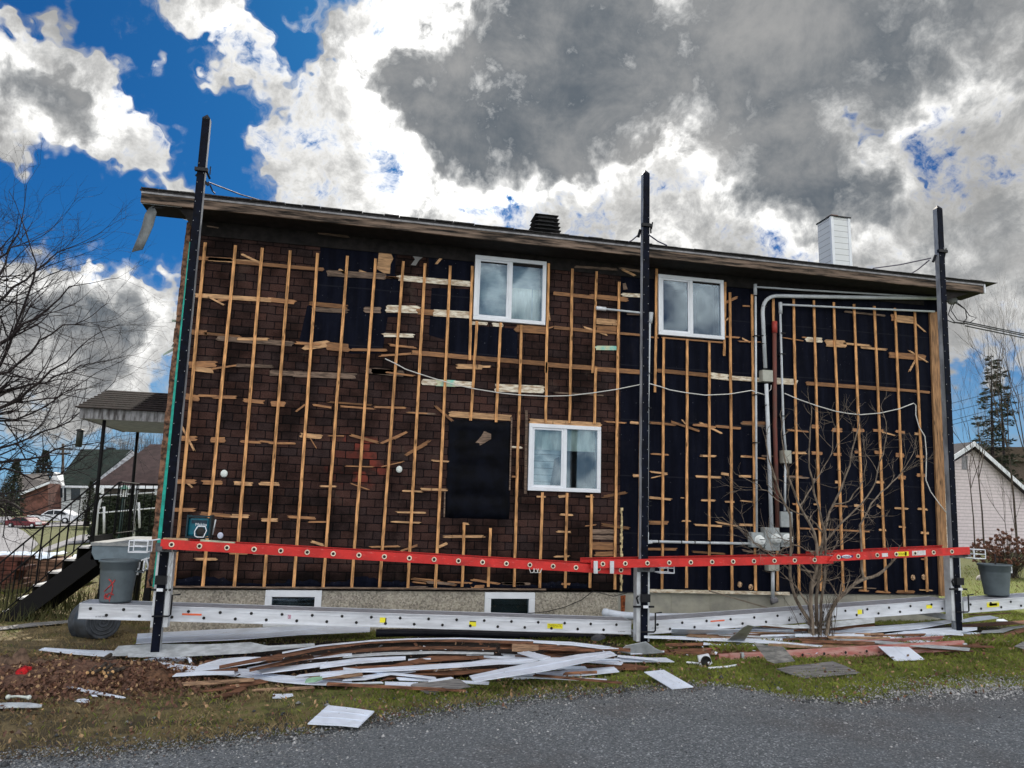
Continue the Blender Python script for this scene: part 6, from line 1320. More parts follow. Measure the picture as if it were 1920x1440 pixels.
# a far wood that reads as one mass
rnd = random.Random(77); b = MB()
for x0, x1, yt, Y in ((-120, 200, 880, 130.), (180, 330, 800, 150.), (1830, 2100, 850, 70.)):
    for k in range(150):
        x = rnd.uniform(x0, x1); f = at(x, 950, Y+rnd.uniform(-8, 8)); H = (at(x, yt, Y)[2]+.6)*rnd.uniform(.55, 1.05)
        grow(b, (f[0], f[1], -.6), (rnd.gauss(0, .05), 0, 1), H*.4, .12, 3, rnd, .28, .3, 3, .7, .1)
tag(b.build('far_wood', mat('hazy_far_bark', (.10, .085, .08), .9)), kind='stuff')

# ------------------------------------------------------------------ pink sided neighbour at the right
YN = 28.
SIDE = mat('pale_pink_siding', (.68, .61, .64), .6, var=.05, rnd=0, f=lambda N, pos, c: N.mix(1., c, N.maprange(N.m('FRACT', N.m('MULTIPLY', N.v('DOT_PRODUCT', pos, (0, 0, 1.), out=1), 4.9)), .86, .93, 1., .42), 'MULTIPLY'))
e = empty('neighbour_house', tuple(at(1840, 1040, YN)), 'gabled neighbour house with pale pink siding behind the right mast', 'house', 'neighbouring houses')
q = [at(x, y, YN) for x, y in ((1745, 1044), (1990, 1050), (1990, 985), (1827, 843), (1745, 893))]
b = MB(); b.prism(q, (0, 9, 0)); b.build('wall', SIDE, e)
b = MB(); q = [at(x, y, YN-.02) for x, y in ((1745, 1056), (1990, 1062), (1990, 1050), (1745, 1044))]; b.prism(q, (0, 9, 0)); b.build('foundation', CONC, e)
ROOFN = mat('dark_neighbour_shingles', (.05, .048, .055), .95, var=.3, scale=8)
rk = lambda x, y: at(x, y, YN-.45)
for nm, (a, c) in (('l', ((1735, 893), (1827, 833))), ('r', ((1827, 833), (2000, 988)))):
    p, q_ = rk(*a), rk(*c); b = MB(); b.prism([p, q_, q_+np.array([0, 0, .16]), p+np.array([0, 0, .16])], (0, 10, 0)); b.build('roof', ROOFN, e)
    b = MB(); b.prism([p-np.array([0, .05, .12]), q_-np.array([0, .05, .12]), q_+np.array([0, -.05, .17]), p+np.array([0, -.05, .17])], (0, .05, 0)); b.build('bargeboard', WHITE, e)
b = MB(); q = [at(x, y, YN-.03) for x, y in ((1804, 880), (1814.5, 880.5), (1814.5, 854), (1804, 856))]; b.prism(q, (0, .03, 0)); b.build('gable_vent', mat('grey_louvre', (.25, .25, .28), .7), e)
YB = 48.
e = empty('far_house', tuple(at(1885, 1000, YB)), 'dull brown building behind the spruces at the right edge', 'house', 'neighbouring houses')
b = MB(); b.prism([at(x, y, YB) for x, y in ((1850, 1000), (2100, 1000), (2100, 838), (1850, 838))], (0, 8, 0)); b.build('wall', mat('dull_brown_wall', (.11, .085, .07), .9), e)
b = MB(); b.prism([at(x, y, YB-.5) for x, y in ((1846, 866), (2100, 866), (2100, 838), (1850, 838))], (0, 9, 0)); b.build('roof', mat('brown_far_roof', (.085, .065, .05), .9), e)
# hydrangea with dried flower heads
rnd = random.Random(8); c = gp(1895, 1062); c = Vector((at(1890, 1060, 9.)[0], 9., -.5)); e = empty('flower_shrub', tuple(c), 'shrub with dried brown flower heads in front of the pink siding', 'shrub')
b = MB(); b2 = MB(); HEAD = mat('dried_flower_heads', (.22, .10, .07), .9, base2=(.10, .05, .035), scale=30, rnd=.1)
for k in range(230):
    a = rnd.uniform(0, 6.28); t_ = math.sqrt(rnd.random()); p = c+Vector((math.cos(a)*1.15*t_, math.sin(a)*.9*t_, .35+rnd.random()*1.25*(1-.55*t_)+.1)); 
    b2.tube([c+Vector((rnd.gauss(0, .15), rnd.gauss(0, .12), 0)), (c+p)/2+Vector((0, 0, .15)), p], .006, 3, cap=False)
    s = rnd.uniform(.04, .075)
    for j in range(26):
        d = Vector((rnd.gauss(0, 1), rnd.gauss(0, 1), rnd.gauss(0, 1))).normalized(); q = p+d*s*rnd.uniform(.5, 1.); u = d.orthogonal().normalized()*s*.45; v = d.cross(u).normalized()*s*.45
        b.add([q-u, q+v, q+u, q-v], [(0, 1, 2, 3)])
b.build('flower_heads', HEAD, e); b2.build('stems', BARK, e)
for k in range(2):
    p = at((1844, 1872)[k], 1046, 8.); b = MB(); b.ball((p[0], 8., -.45), .22, 1.3, .9, .8, 8, 6); tag(b.build('stone', mat('pale_garden_stone', (.4, .38, .36), .9, var=.2)), ('pale stone beside the right mast basket', 'pale stone under the dried flower shrub')[k], 'stone')

# power line leaving the service head
b = MB(); A0 = at(1808, 606, -.15); B0 = at(2400, 690, 14.)
for dz, dx in ((0, 0), (-.05, .02), (.035, -.02)):
    pts = [(A0+(B0-A0)*t)+np.array([dx, 0, dz*(1+t)-1.1*t*(1-t)]) for t in np.linspace(0, 1, 14)]; b.tube(pts, .012, 5)
tag(b.build('power_line', BLKC), 'black twisted power line running off to the right from the eave', 'cable')
for k, (y0, y1) in enumerate(((760, 722), (775, 740), (792, 753), (800, 765))):
    b = MB(); a = at(1770-(k > 9), y0, 20.); c = at(2000, y1-30, 32.); b.tube([a, (a+c)/2-np.array([0, 0, .15]), c], .012, 4)
    tag(b.build('utility_wire', BLKC), 'thin far utility wire crossing the sky right of the right mast', 'cable', 'far utility wires at the right')

# ------------------------------------------------------------------ porch at the left end of the house
Y1, Y2 = 1.3, 3.6
zs = at(250, 789, Y1)[2]; zd = at(240, 1018, Y1)[2]; xl = at(147.5, 785, Y1)[0]; xr_ = WX0
e = empty('porch', (xl, Y1, -.65), 'grey porch with shingled canopy and black iron railings left of the house', 'porch')
zf = at(200, 767, Y1)[2]
b = MB(); b.box(xl, xr_, Y1, Y1+.04, zs, zf); b.box(xl, xl+.04, Y1+.04, Y2, zs, zf); b.build('fascia', mat('peeling_white_fascia', (.36, .37, .39), .7, base2=(.05, .045, .045), scale=5, stretch=(3, 3, .6)), e)
b = MB(); b.box(xl+.04, xr_, Y1+.04, Y2, zs+.01, zs+.03); b.build('soffit', mat('pale_grey_soffit', (.30, .33, .34), .7), e)
zr_ = at(201, 731, (Y1+Y2)/2)[2]; ym = (Y1+Y2)/2; xh = at(203, 731, ym)[0]
b = MB(); v = [(xl-.05, Y1-.06, zf), (xr_, Y1-.06, zf), (xr_, ym, zr_), (xh, ym, zr_), (xl-.05, Y2, zf), (xr_, Y2, zf)]
b.add(v, [(0, 1, 2, 3), (0, 3, 4), (4, 3, 2, 5)])
n = 9
for k in range(n):
    t = k/n; a = Vector(v[0]).lerp(Vector(v[3]), t); c = Vector(v[1]).lerp(Vector(v[2]), t); b.beam(a+Vector((0, -.01, .012)), c+Vector((0, -.01, .012)), .03, .012, (0, -.5, 1))
b.build('roof', mat('brown_porch_shingles', (.026, .019, .018), .95, var=.4, scale=14), e)
for x, y in ((195, 795), (258, 812)):
    Yp = Y1+.12 if x < 200 else Y2-.15; p = at(x, y, Yp); b = MB(); q = at(x-17 if x < 200 else x-14, 1015 if x < 200 else 1005, Yp); b.tube([(p[0], Yp, zs), (q[0]*.5+p[0]*.5, Yp, zd)], .028, 6); b.build('post', RAILB, e)
DK_ = mat('grey_painted_deck', (.16, .21, .25), .7, var=.08)
xd = at(170, 1020, Y1)[0]
b = MB(); b.box(xd, xr_, Y1, Y2, zd-.05, zd); b.build('deck_floor', mat('pale_deck_floor', (.34, .36, .37), .7), e)
b = MB(); b.box(xd+.02, xr_, Y1+.02, Y2-.02, zd-.26, zd-.052); b.build('deck_skirt', DK_, e)
for x in (xd+.15, xr_-.4):
    for y in (Y1+.1, Y2-.2): b = MB(); b.box(x, x+.09, y, y+.09, -.8, zd-.27); b.build('leg', RAILB, e)

# steps going down to the left
xs0 = at(5, 1135, Y1-.0)[0]; nst = 6; run = (xd-xs0)/nst; rise = (zd+.62)/nst
for y in (Y1+.02, Y1+1.05):
    b = MB(); b.prism([(xd+.12, y, zd-.34), (xd+.0, y, zd-.12+.16*(y > Y1+.5)), (xs0-.1, y, -.62+.16*(y > Y1+.5)), (xs0+.25, y, -.66)], (0, .05, 0)); b.build('stringer', RAILB, e)
for k in range(nst):
    z = zd-rise*(k+.35); x = xd-run*k; b = MB(); b.box(x-.02, x, Y1+.07, Y1+1.05, z-.02, z+rise-.03); b.build('riser', RAILB, e)
for k in range(nst):
    z = zd-rise*(k+.35); x = xd-run*(k+1); b = MB(); b.box(x-.02, x+run*.8, Y1+.07, Y1+1.05, z-.03, z); b.build('step', mat('pale_step', (.6, .6, .6), .7), e)
for y in (Y1+.03, Y1+1.08):
    b = MB(); a = Vector((xd, y, zd+.95)); c = Vector((xs0-1.0, y, zd+.95-(rise/run)*(xd-xs0+1.0))); b.tube([a, c], .014, 5)
    a2 = a-Vector((0, 0, .85)); c2 = c-Vector((0, 0, .85)); b.tube([a2, c2], .010, 4)
    for k in range(19):
        t = k/18; p = a.lerp(c, t); q = a2.lerp(c2, t); b.tube([p, q], .007 if k % 6 else .014, 4)
    b.build('stair_railing', RAILB, e)
b = MB()
for (xa, ya), (xb, yb_) in (((xd, Y2-.1), (xr_, Y2-.1)), ((xd+.02, Y1+1.1), (xd+.02, Y2-.1))):
    b.tube([(xa, ya, zd+.95), (xb, yb_, zd+.95)], .014, 5); b.tube([(xa, ya, zd+.1), (xb, yb_, zd+.1)], .010, 4); n = int(math.hypot(xb-xa, yb_-ya)/.13)
    for k in range(n+1): t = k/n; b.tube([(xa+(xb-xa)*t, ya+(yb_-ya)*t, zd+.05), (xa+(xb-xa)*t, ya+(yb_-ya)*t, zd+.95)], .007, 4)
b.build('railing', RAILB, e)
# things around the porch
def gY(x, Y): p = at(x, 1000, Y); return p[0]
p = at(80, 1060, 6.); b = MB(); e = empty('lumber_stack', (p[0], 6., -.62), 'stack of brown boards under white sheeting behind the porch steps', 'lumber')
xa, xb = at(-40, 1050, 6.)[0], at(172, 1050, 6.)[0]; zt = at(80, 1044, 6.)[2]; rr = random.Random(2); b = MB()
z = -.6
while z < zt-.05: b.box(xa+rr.uniform(0, .2), xb-rr.uniform(0, .3), 6.+rr.uniform(0, .03), 7.2, z, z+.055); z += .065
b.build('boards', mat('stacked_brown_boards', (.22, .13, .09), .85, var=.35, scale=3, stretch=(.5, 4, 5)), e)
for x0, x1 in ((-40, 94), (131, 170)):
    b = MB(); a, c = at(x0, 1043, 6.)[0], at(x1, 1043, 6.)[0]; n = 24; b.smooth = True; vs = []
    for i in range(n+1):
        for j in range(8): vs.append((a+(c-a)*i/n, 5.96+j*.18, zt+.02+.05*mnoise.noise(Vector((i*.5, j*.7, x0)))-(.05 if j == 0 else 0)))
    b.add(vs, [(i*8+j, (i+1)*8+j, (i+1)*8+j+1, i*8+j+1) for i in range(n) for j in range(7)]); o = b.build('sheeting', mat('blue_white_sheeting', (.55, .66, .82), .5), e)
p = at(15, 1090, 4.8); b = MB()
for k in range(7): b.box(at(-30, 1070, 4.8)[0]+rr.uniform(-.1, .1), at(38, 1070, 4.8)[0]+rr.uniform(-.12, .05), 4.8+.01*k, 5.4, -.55+k*.085, -.475+k*.085)
tag(b.build('board_stack', mat('dark_red_brown_boards', (.09, .03, .022), .8, var=.4)), 'low stack of dark red brown boards at the left edge behind the steps', 'lumber')
p = at(270, 1075, 2.); e = empty('plastic_frame', (p[0], 2., -.5), 'small white plastic frame with slats behind the standing grey bin', 'plastic frame')
b = MB(); q = [at(x, y, 1.) for x, y in ((258, 1078), (262, 1052), (274, 1047), (279, 1066))]; b.tube(q, .018, 6); b.tube([q[0]+np.array([0, .3, 0]), q[1]+np.array([0, .3, 0]), q[2]+np.array([0, .3, 0]), q[3]+np.array([0, .3, 0])], .018, 6); b.build('frame', WHITE, e)
b = MB()
for t in (.2, .5, .8): a = q[3]*(1-t)+q[0]*t+np.array([0, 0, .02]); b.tube([a, a+np.array([0, .3, 0])], .012, 5); 
b.build('slat', WHITE, e)
# rough weeds by the porch
rnd = random.Random(9); b = MB(); W2_ = mat('dry_weeds', (.09, .085, .035), .9, base2=(.05, .06, .02), scale=4)
for k in range(1500):
    x = rnd.gauss(-2.6, 1.0); y = rnd.uniform(1.0, 3.8); h = rnd.uniform(.12, .5)*(1.1 if y > 2 else .7); l = rnd.gauss(0, .12); z = gz(x, y)
    b.add([(x-.006, y, z-.02), (x+.006, y, z-.02), (x+l, y+rnd.gauss(0, .08), z+h)], [(0, 1, 2)])
tag(b.build('weeds', W2_), kind='stuff')

# ------------------------------------------------------------------ houses, cars and garden things far left
def simple_house(name, Y, fx, ry, label, wallm, roofm, depth=8, eave=None, extra=None):
    e = empty(name, tuple(at(fx[0], 965, Y)), label, 'house', 'neighbouring houses')
    return e
# green roofed house with white gable
YG = 62.; e = empty('neighbour_house', tuple(at(160, 968, YG)), 'white neighbour house with dark green roof and pointed front gable', 'house', 'neighbouring houses')
G = lambda x, y, Y=YG: at(x, y, Y)
b = MB(); b.prism([G(100, 972), G(300, 975), G(300, 912), G(100, 911)], (0, 8, 0)); b.build('wall', mat('white_far_siding', (.8, .83, .86), .6, var=.05), e)
b = MB(); q = [G(104, 911, YG-.6), G(165, 912, YG-.6), G(250, 846, YG+4), G(152, 845, YG+4)]; b.prism(q, (0, .0, .15))
q = [G(152, 845, YG+4), G(250, 846, YG+4), G(260, 905, YG+9), G(110, 905, YG+9)]; b.prism(q, (0, 0, .12)); b.build('roof', mat('dark_green_shingles', (.022, .034, .028), .9, var=.2, scale=1.5), e)
b = MB(); q = [G(163, 917, YG-.7), G(175, 917, YG-.7), G(252, 852, YG+3.9), G(247, 843, YG+3.9)]; b.prism(q, (0, .2, 0)); b.build('rake_board', mat('peeling_far_trim', (.55, .58, .62), .7, base2=(.2, .2, .22), scale=3), e)
b = MB(); b.prism([G(89, 911, YG-1.2), G(118, 911, YG-1.2), G(102, 885, YG-1.2)], (0, 2.5, 0)); b.prism([G(91, 968, YG-1.1), G(116, 968, YG-1.1), G(116, 911, YG-1.1), G(91, 911, YG-1.1)], (0, 2.3, 0)); b.build('front_gable', mat('white_gable', (.72, .75, .78), .6), e)
b = MB(); b.prism([G(100, 913.5, YG-.8), G(166, 915, YG-.8), G(166, 911, YG-.8), G(100, 910, YG-.8)], (0, .1, 0)); b.build('eave_board', WHITE, e)
for x0, x1, y0, y1 in ((108, 117, 915, 933), (97, 99.5, 916, 938), (120, 124, 915, 940), (133, 150, 916, 938)):
    b = MB(); b.prism([G(x0, y1, YG-1.3), G(x1, y1, YG-1.3), G(x1, y0, YG-1.3), G(x0, y0, YG-1.3)], (0, .05, 0)); fr = b.build('window', mat('dark_far_glass', (.03, .04, .05), .2), e)
b = MB(); a = G(206, 846, YG+4); b.box(a[0]-.35, a[0]+.35, YG+4, YG+4.5, a[2]-.2, a[2]+.35); b.build('roof_vent', BLKM, e)
# brown roofed house, nearer
YR = 40.; e = empty('neighbour_house', tuple(at(250, 985, YR)), 'long low neighbour house with brown hip roof behind the porch', 'house', 'neighbouring houses')
b = MB(); b.prism([G(195, 978, YR), G(480, 985, YR), G(480, 914, YR), G(195, 912, YR)], (0, 7, 0)); b.build('wall', mat('dark_brick_far', (.10, .085, .08), .9, var=.3, scale=4), e)
b = MB(); q = [G(176, 913, YR-.6), G(480, 916, YR-.6), G(480, 838, YR+3.5), G(281, 837, YR+3.5)]; b.prism(q, (0, 0, .15)); q = [G(176, 913, YR-.6), G(281, 837, YR+3.5), G(225, 905, YR+8)]; b.add(q, [(0, 1, 2)]); b.build('roof', mat('brown_far_shingles', (.062, .040, .040), .95, var=.2, scale=2), e)
b = MB(); b.prism([G(176, 915, YR-.65), G(304, 916.5, YR-.65), G(304, 911, YR-.65), G(176, 910, YR-.65)], (0, .1, 0)); b.build('gutter', WHITE, e)
for x0 in (246, 290):
    b = MB(); b.prism([G(x0, 930, YR-.1), G(x0+9, 930, YR-.1), G(x0+9, 917, YR-.1), G(x0, 917, YR-.1)], (0, .1, 0)); b.build('window', WHITE, e)
# brick bungalow far left
YK = 58.; e = empty('neighbour_house', tuple(at(60, 965, YK)), 'red brick bungalow with pale roof behind the parked cars', 'house', 'neighbouring houses')
b = MB(); b.prism([G(38, 968, YK), G(90, 968, YK), G(90, 906, YK), G(38, 926, YK)], (0, 7, 0)); b.build('wall', mat('far_red_brick', (.16, .075, .06), .9, var=.25, scale=2), e)
b = MB(); b.prism([G(38, 926, YK-.5), G(92, 904, YK-.5), G(88, 890, YK+4), G(30, 893, YK+4)], (0, 0, .15)); b.build('roof', mat('pale_brown_shingles', (.10, .09, .085), .95, var=.2), e)
b = MB(); b.prism([G(37, 929, YK-.55), G(92, 907, YK-.55), G(92, 903, YK-.55), G(37, 924, YK-.55)], (0, .12, 0)); b.build('bargeboard', WHITE, e)

def car(x, ybase, wpx, Y, m_, label, flip=1, truck=False):
    a = at(x-wpx/2, ybase, Y); c = at(x+wpx/2, ybase, Y); L = c[0]-a[0]; g = -.6; cx = (a[0]+c[0])/2
    e = empty('parked_car', (cx, Y, g), label, 'car', 'cars parked in front of the far houses')
    S = lambda u, z, y: (cx+flip*(u-.5)*L, y, g+z*L/4.4)
    prof = [(.01, .35), (.02, .62), (.10, .78), (.27, .88), (.40, 1.30), (.52, 1.42), (.72, 1.40), (.88, 1.02), (.98, .92), (1., .40), (.96, .26), (.04, .26)] if not truck else [(.0, .4), (.01, .75), (.22, .95), (.33, 1.42), (.52, 1.48), (.60, 1.42), (.63, .98), (1., .98), (1., .42), (.95, .3), (.05, .3)]
    if flip < 0: prof = prof[::-1]
    b = MB(); b.prism([S(u, z, Y) for u, z in prof], (0, 1.7, 0)); b.build('body', m_, e, bevel=.05)
    b = MB()
    gl = [[(.315, .93), (.415, 1.25), (.51, 1.34), (.53, 1.33), (.53, .93)], [(.545, .93), (.545, 1.33), (.70, 1.31), (.82, 1.0), (.80, .93)]] if not truck else [[(.27, .98), (.35, 1.36), (.45, 1.40), (.45, .98)], [(.465, .98), (.465, 1.40), (.57, 1.38), (.585, .98)]]
    for g_ in gl: b.prism([S(u, z, Y-.012) for u, z in g_], (0, .01, 0))
    b.build('side_window', mat('car_glass', (.02, .025, .035), .1), e)
    for u in (.19, .80):
        b = MB(); p = S(u, .32, Y-.02); r_ = .32*L/4.4; b.lathe(p, (0, 1, 0), [(0, -.01), (r_*.6, -.02), (r_, 0), (r_, .2), (0, .2)], 20); w = b.build('wheel', BLKM, e)
        b = MB(); b.lathe((p[0], p[1]-.03, p[2]), (0, -1, 0), [(r_*.55, 0), (0, .02)], 14); b.build('rim', ALU, w)
    b = MB(); p = S(.03, .66, Y-.02); b.box(p[0]-.12, p[0]+.12, Y-.02, Y+.25, p[2]-.06, p[2]+.07); b.build('headlight', WHITE, e)
    return e
car(96, 970, 88, 46., mat('white_car_paint', (.72, .75, .80), .25), 'white hatchback parked in front of the white far house')
car(40, 981, 66, 37., mat('dark_red_car_paint', (.16, .02, .03), .3), 'dark red car parked beside the white hatchback', -1)
car(-6, 972, 50, 41., mat('silver_car_paint', (.32, .32, .34), .3), 'grey car cut by the left edge of the picture', 1, True)
# hedge, garden lantern, swing frame
rnd = random.Random(4); b = MB(); HG = mat('dark_hedge_leaves', (.014, .022, .014), .8, base2=(.03, .042, .02), scale=3)
xa, xb = at(168, 960, 24.)[0], at(320, 960, 24.)[0]; zt = at(250, 932, 24.)[2]
b.box(xa+.3, xb-.3, 24.3, 25.7, -.6, zt-.15)
for k in range(9000):
    x = rnd.uniform(xa, xb); y = rnd.choice((24.1, 25.)) + rnd.gauss(0, .12); z = rnd.uniform(-.6, zt+.04*math.sin(x*3)); 
    if rnd.random() < .3: z = zt+rnd.gauss(0, .05); y = rnd.uniform(24, 26)
    c = Vector((x, y, z)); u = Vector((rnd.gauss(0, 1), rnd.gauss(0, 1), rnd.gauss(0, 1))).normalized()*.07; v = u.orthogonal().normalized()*.04; b.add([c-u, c+v, c+u, c-v], [(0, 1, 2, 3)])
tag(b.build('hedge', HG), 'dark clipped hedge behind the porch railings', 'hedge')
p = at(223, 1010, 14.); e = empty('garden_lantern', (p[0], 14., -.62), 'white garden lantern with green roof on a dark post behind the porch', 'lantern')
zt = at(223, 930, 14.)[2]; b = MB(); b.tube([(p[0], 14., -.62), (p[0], 14., zt)], .05, 8); b.build('post', mat('dark_green_post', (.01, .03, .025), .5), e)
s = .085; b = MB()
for dx in (-s, s-.015):
    for dy in (-s, s-.015): b.box(p[0]+dx, p[0]+dx+.015, 14+dy, 14+dy+.015, zt, zt+.22)
b.box(p[0]-s, p[0]+s, 14-s, 14+s, zt-.02, zt); b.build('cage', WHITE, e)
b = MB(); b.box(p[0]-.05, p[0]+.05, 13.95, 14.05, zt, zt+.18); b.build('lamp_glass', mat('frosted_lamp_glass', (.75, .78, .75), .4), e)
b = MB(); frustum(b, p[0], 14., zt+.22, zt+.34, .13, .02); b.build('lantern_roof', mat('green_copper_roof', (.10, .22, .18), .5), e)
e = empty('swing_frame', tuple(at(230, 1010, 11.)), 'white metal swing frame with curved legs behind the porch railings', 'swing frame')
b = MB()
for pts in (((180, 1010), (183, 960), (190, 932), (196, 929)), ((195, 1000), (195, 950)), ((251, 1008), (252, 960), (256, 925), (259, 920)), ((262, 990), (260, 942))): b = MB(); b.tube([at(x, y, 11.) for x, y in pts], .03, 6); b.build('leg', WHITE, e)

for pts in (((187, 930), (300, 923)), ((183, 962), (300, 952)), ((187, 941), (193, 940)), ((187, 953), (196, 951))): b = MB(); b.tube([at(x, y, 11.) for x, y in pts], .022, 6); b.build('cross_bar', WHITE, e)
b = MB(); b.tube([at(118, 990, 90.), at(118, 832, 90.)], .15, 6); q = [at(x, 842, 90.) for x in (100, 136)]; b.tube(q, .09, 4); q = [at(x, 850, 90.) for x in (103, 133)]; b.tube(q, .09, 4)
tag(b.build('utility_pole', BARK), 'far utility pole with two cross arms left of the porch', 'utility pole')

# ------------------------------------------------------------------ grass, leaves, stones
def scatter_mesh(name, V, Fq, m_, k, mi=None):
    me = bpy.data.meshes.new(name); n = len(Fq)
    me.vertices.add(len(V)); me.vertices.foreach_set('co', np.ascontiguousarray(V, dtype=np.float32).ravel())
    me.loops.add(n*k); me.loops.foreach_set('vertex_index', np.ascontiguousarray(Fq, dtype=np.int32).ravel())
    me.polygons.add(n); me.polygons.foreach_set('loop_start', np.arange(0, n*k, k, dtype=np.int32)); me.polygons.foreach_set('loop_total', np.full(n, k, dtype=np.int32))
    ml = m_ if isinstance(m_, list) else [m_]
    for q in ml: me.materials.append(q)
    if mi is not None: me.polygons.foreach_set('material_index', np.asarray(mi, dtype=np.int32))
    me.update(); o = bpy.data.objects.new(name, me); COL.objects.link(o); tag(o, kind='stuff'); return o
rg = np.random.default_rng(5)
GRS = mat('grass_blades', (.25, .29, .05), .8, base2=(.09, .12, .02), scale=3., rnd=0)
DRYG = mat('dry_grass_blades', (.32, .25, .13), .85, base2=(.14, .105, .05), scale=4., rnd=0)
def field(n, x0, x1, y0, y1, dens, h, mats_, dryf):
    xs = rg.uniform(x0, x1, n*3); ys = rg.uniform(y0, y1, n*3)
    keep = np.array([(y > road_edge(x)+.03) and rg.random() < dens(x, y) for x, y in zip(xs, ys)]); xs = xs[keep][:n]; ys = ys[keep][:n]; n = len(xs)
    zs = np.array([gz(x, y) for x, y in zip(xs, ys)]); a = rg.uniform(0, 6.28, n); hh = h*rg.uniform(.4, 1.25, n); w = rg.uniform(.0016, .0032, n); l = rg.normal(0, .6, (n, 2))*hh[:, None]
    V = np.zeros((n, 4, 3)); ca, sa = np.cos(a)*w, np.sin(a)*w
    V[:, 0] = np.c_[xs-ca, ys-sa, zs-.01]; V[:, 1] = np.c_[xs+ca, ys+sa, zs-.01]
    V[:, 2] = np.c_[xs+ca*.6+l[:, 0]*.4, ys+sa*.6+l[:, 1]*.4, zs+hh*.65]; V[:, 3] = np.c_[xs+l[:, 0], ys+l[:, 1], zs+hh]
    F = np.arange(n*4).reshape(n, 4)[:, [0, 1, 2, 3]]
    mi = np.array([1 if rg.random() < dryf(x, y) else 0 for x, y in zip(xs, ys)])
    return V.reshape(-1, 3), F, mi
def nz(x, y, s, o=0): return mnoise.noise(Vector((x*s, y*s, o)))
dens = lambda x, y: .15+.85*min(1, max(0, .55+1.1*nz(x, y, 1.1, 2)+.18*(x-2)))
dry = lambda x, y: min(.97, max(.15, 1.05-.19*(x+.5)+.6*nz(x, y, .8, 9)+(.35 if y < road_edge(x)+.3 else 0)))
V, F_, mi = field(170000, -4., 15., -5.2, 1.2, dens, .036, None, dry); scatter_mesh('grass', V, F_, [GRS, DRYG], 4, mi)
V, F_, mi = field(26000, -9., 30., 1.2, 14., lambda x, y: 1., .08, None, lambda x, y: .35 if x > 8 else .5); scatter_mesh('grass', V, F_, [GRS, DRYG], 4, mi)
V, F_, mi = field(6000, 7., 13., -2.4, -1.9, lambda x, y: 1., .11, None, lambda x, y: .2); scatter_mesh('grass', V, F_, [GRS, DRYG], 4, mi)
# dead leaves
def quads(n, xs, ys, size, tilt, lift=.008):
    zs = np.array([gz(x, y) for x, y in zip(xs, ys)])+lift; V = np.zeros((n, 4, 3)); a = rg.uniform(0, 6.28, n); s = size*rg.uniform(.5, 1.3, n)
    u = np.c_[np.cos(a)*s, np.sin(a)*s, rg.normal(0, tilt, n)*s]; v = np.c_[-np.sin(a)*s*.6, np.cos(a)*s*.6, rg.normal(0, tilt, n)*s]; c = np.c_[xs, ys, zs+np.abs(rg.normal(0, .01, n))]
    for i, (p, q) in enumerate(((-1, 0), (0, -1), (1, 0), (0, 1))): V[:, i] = c+u*p+v*q
    return V.reshape(-1, 3), np.arange(n*4).reshape(n, 4)
LV1 = mat('brown_dead_leaf', (.17, .085, .055), .8, base2=(.075, .042, .03), scale=12); LV2 = mat('tan_dead_leaf', (.42, .28, .15), .8, base2=(.22, .13, .07), scale=12)
c = gp(130, 1280); n = 11000; xs = rg.normal(c[0], .95, n); ys = rg.normal(c[1]+.05, .42, n); V, F_ = quads(n, xs, ys, .020, .6)
pc = np.array(gp(130, 1275)); hgt = .13*np.exp(-(((V[:, 0]-pc[0])/1.0)**2+((V[:, 1]-pc[1])/.5)**2)); V[:, 2] += hgt*rg.uniform(.6, 1.2, len(F_)).repeat(4)
scatter_mesh('dead_leaves', V, F_, [LV1, LV2], 4, (rg.random(n) < .16).astype(int))
n = 4200; xs = -3+15*rg.random(n)**1.7; ys = rg.uniform(-4.9, -1.2, n); k = ys > np.array([road_edge(x)-.3 for x in xs]); xs, ys = xs[k], ys[k]; V, F_ = quads(len(xs), xs, ys, .018, .5, .03); scatter_mesh('dead_leaves', V, F_, [LV1, LV2], 4, (rg.random(len(xs)) < .45).astype(int))
# loose stones along the road edge and on the road
def stones(n, xs, ys, size, m_, name='gravel'):
    ph = (1+5**.5)/2; base = np.array([(0, 0, 1), (.9, 0, .1), (.2, .85, 0), (-.8, .5, .1), (-.7, -.6, 0), (.3, -.9, .1), (0, 0, -.6)])*.5
    fc = np.array([(0, 1, 2), (0, 2, 3), (0, 3, 4), (0, 4, 5), (0, 5, 1), (6, 2, 1), (6, 3, 2), (6, 4, 3), (6, 5, 4), (6, 1, 5)])
    s = size*rg.lognormal(0, .45, n); a = rg.uniform(0, 6.28, n); J = 1+rg.normal(0, .18, (n, 7, 3)); B = base[None]*J*s[:, None, None]*np.array([1, .8, .7])
    X = B[:, :, 0]*np.cos(a)[:, None]-B[:, :, 1]*np.sin(a)[:, None]; Y = B[:, :, 0]*np.sin(a)[:, None]+B[:, :, 1]*np.cos(a)[:, None]
    zs = np.array([gz(x, y) for x, y in zip(xs, ys)]); V = np.stack([X+xs[:, None], Y+ys[:, None], B[:, :, 2]+zs[:, None]+.008], -1).reshape(-1, 3)
    F = (fc[None]+(np.arange(n)*7)[:, None, None]).reshape(-1, 3); pick = rg.integers(0, len(m_), n).repeat(10); return scatter_mesh(name, V, F, m_, 3, pick)
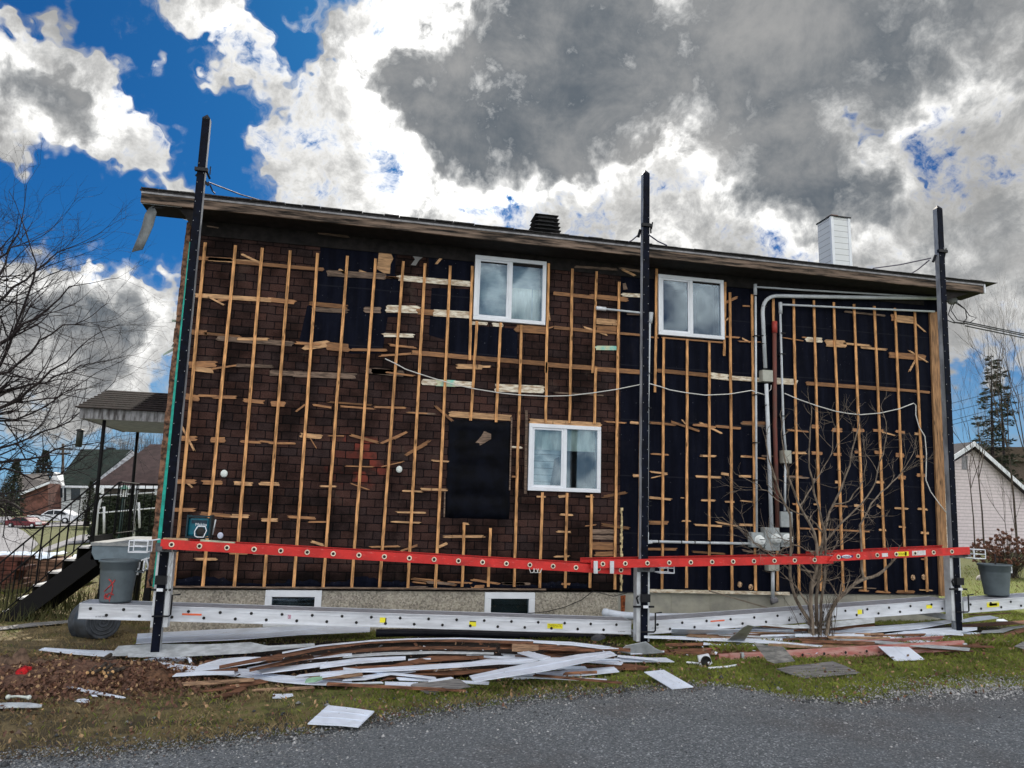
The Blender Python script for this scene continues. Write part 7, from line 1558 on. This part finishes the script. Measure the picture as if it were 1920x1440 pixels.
ST1 = mat('grey_stone', (.26, .27, .27), .9, var=.3, scale=40); ST2 = mat('light_stone', (.46, .46, .46), .9, var=.2, scale=40); ST3 = mat('dark_stone', (.07, .075, .08), .9, var=.2, scale=40)
n = 22000; xs = rg.uniform(-3., 11., n); re = np.array([road_edge(x) for x in xs]); ys = re-np.abs(rg.normal(0, .55, n))+.12; stones(n, xs, ys, .013, [ST1, ST3, ST1, ST1, ST2])
n = 5500; xs = rg.normal(9.2, .9, n); re = np.array([road_edge(x) for x in xs]); ys = re+rg.normal(.12, .22, n); stones(n, xs, ys, .017, [ST1, ST2, ST2])
n = 16000; xs = rg.uniform(-3., 6., n); ys = np.array([road_edge(x) for x in xs])+rg.normal(.02, .16, n); stones(n, xs, ys, .011, [ST3, ST3, ST1, mat('brown_stone', (.14, .1, .08), .9)])
n = 6000; xs = rg.uniform(-1., 9., n); ys = rg.uniform(-7.6, -4.9, n); k = np.array([y < road_edge(x) for x, y in zip(xs, ys)]); xs, ys = xs[k], ys[k]; stones(len(xs), xs, ys, .008, [ST1, ST3, ST1, ST2])
n = 26000; xs = rg.uniform(-1., 10., n); ys = np.array([road_edge(x) for x in xs])-rg.uniform(.0, 2.6, n)**1.2; k = np.array([nz(x*.6, y*1.3, 1.3, 4)+rg.normal(0, .12) > .12 for x, y in zip(xs, ys)]); xs, ys = xs[k], ys[k]; stones(len(xs), xs, ys, .0105, [ST1, ST2, ST1, ST3, ST2])
n = 700; xs = rg.uniform(-3, 8, n); ys = np.array([road_edge(x) for x in xs])+rg.uniform(-.2, .9, n); stones(n, xs, ys, .028, [ST1, ST3, mat('brown_stone', (.14, .1, .08), .9)])
# chips of wood and siding dropped between the boards
n = 900; xs = rg.uniform(0., 11, n); ys = rg.normal(-2.2, .55, n); V, F_ = quads(n, xs, ys, .03, .35, .03); V[:, 2] += .02
scatter_mesh('wood_chips', V, F_, [BRBOARD, TANB, WHITEV, WOODD], 4, rg.choice(4, n, p=(.4, .25, .15, .2)))
for ob in list(scene.objects):
    if '_w' in ob: del ob['_w']
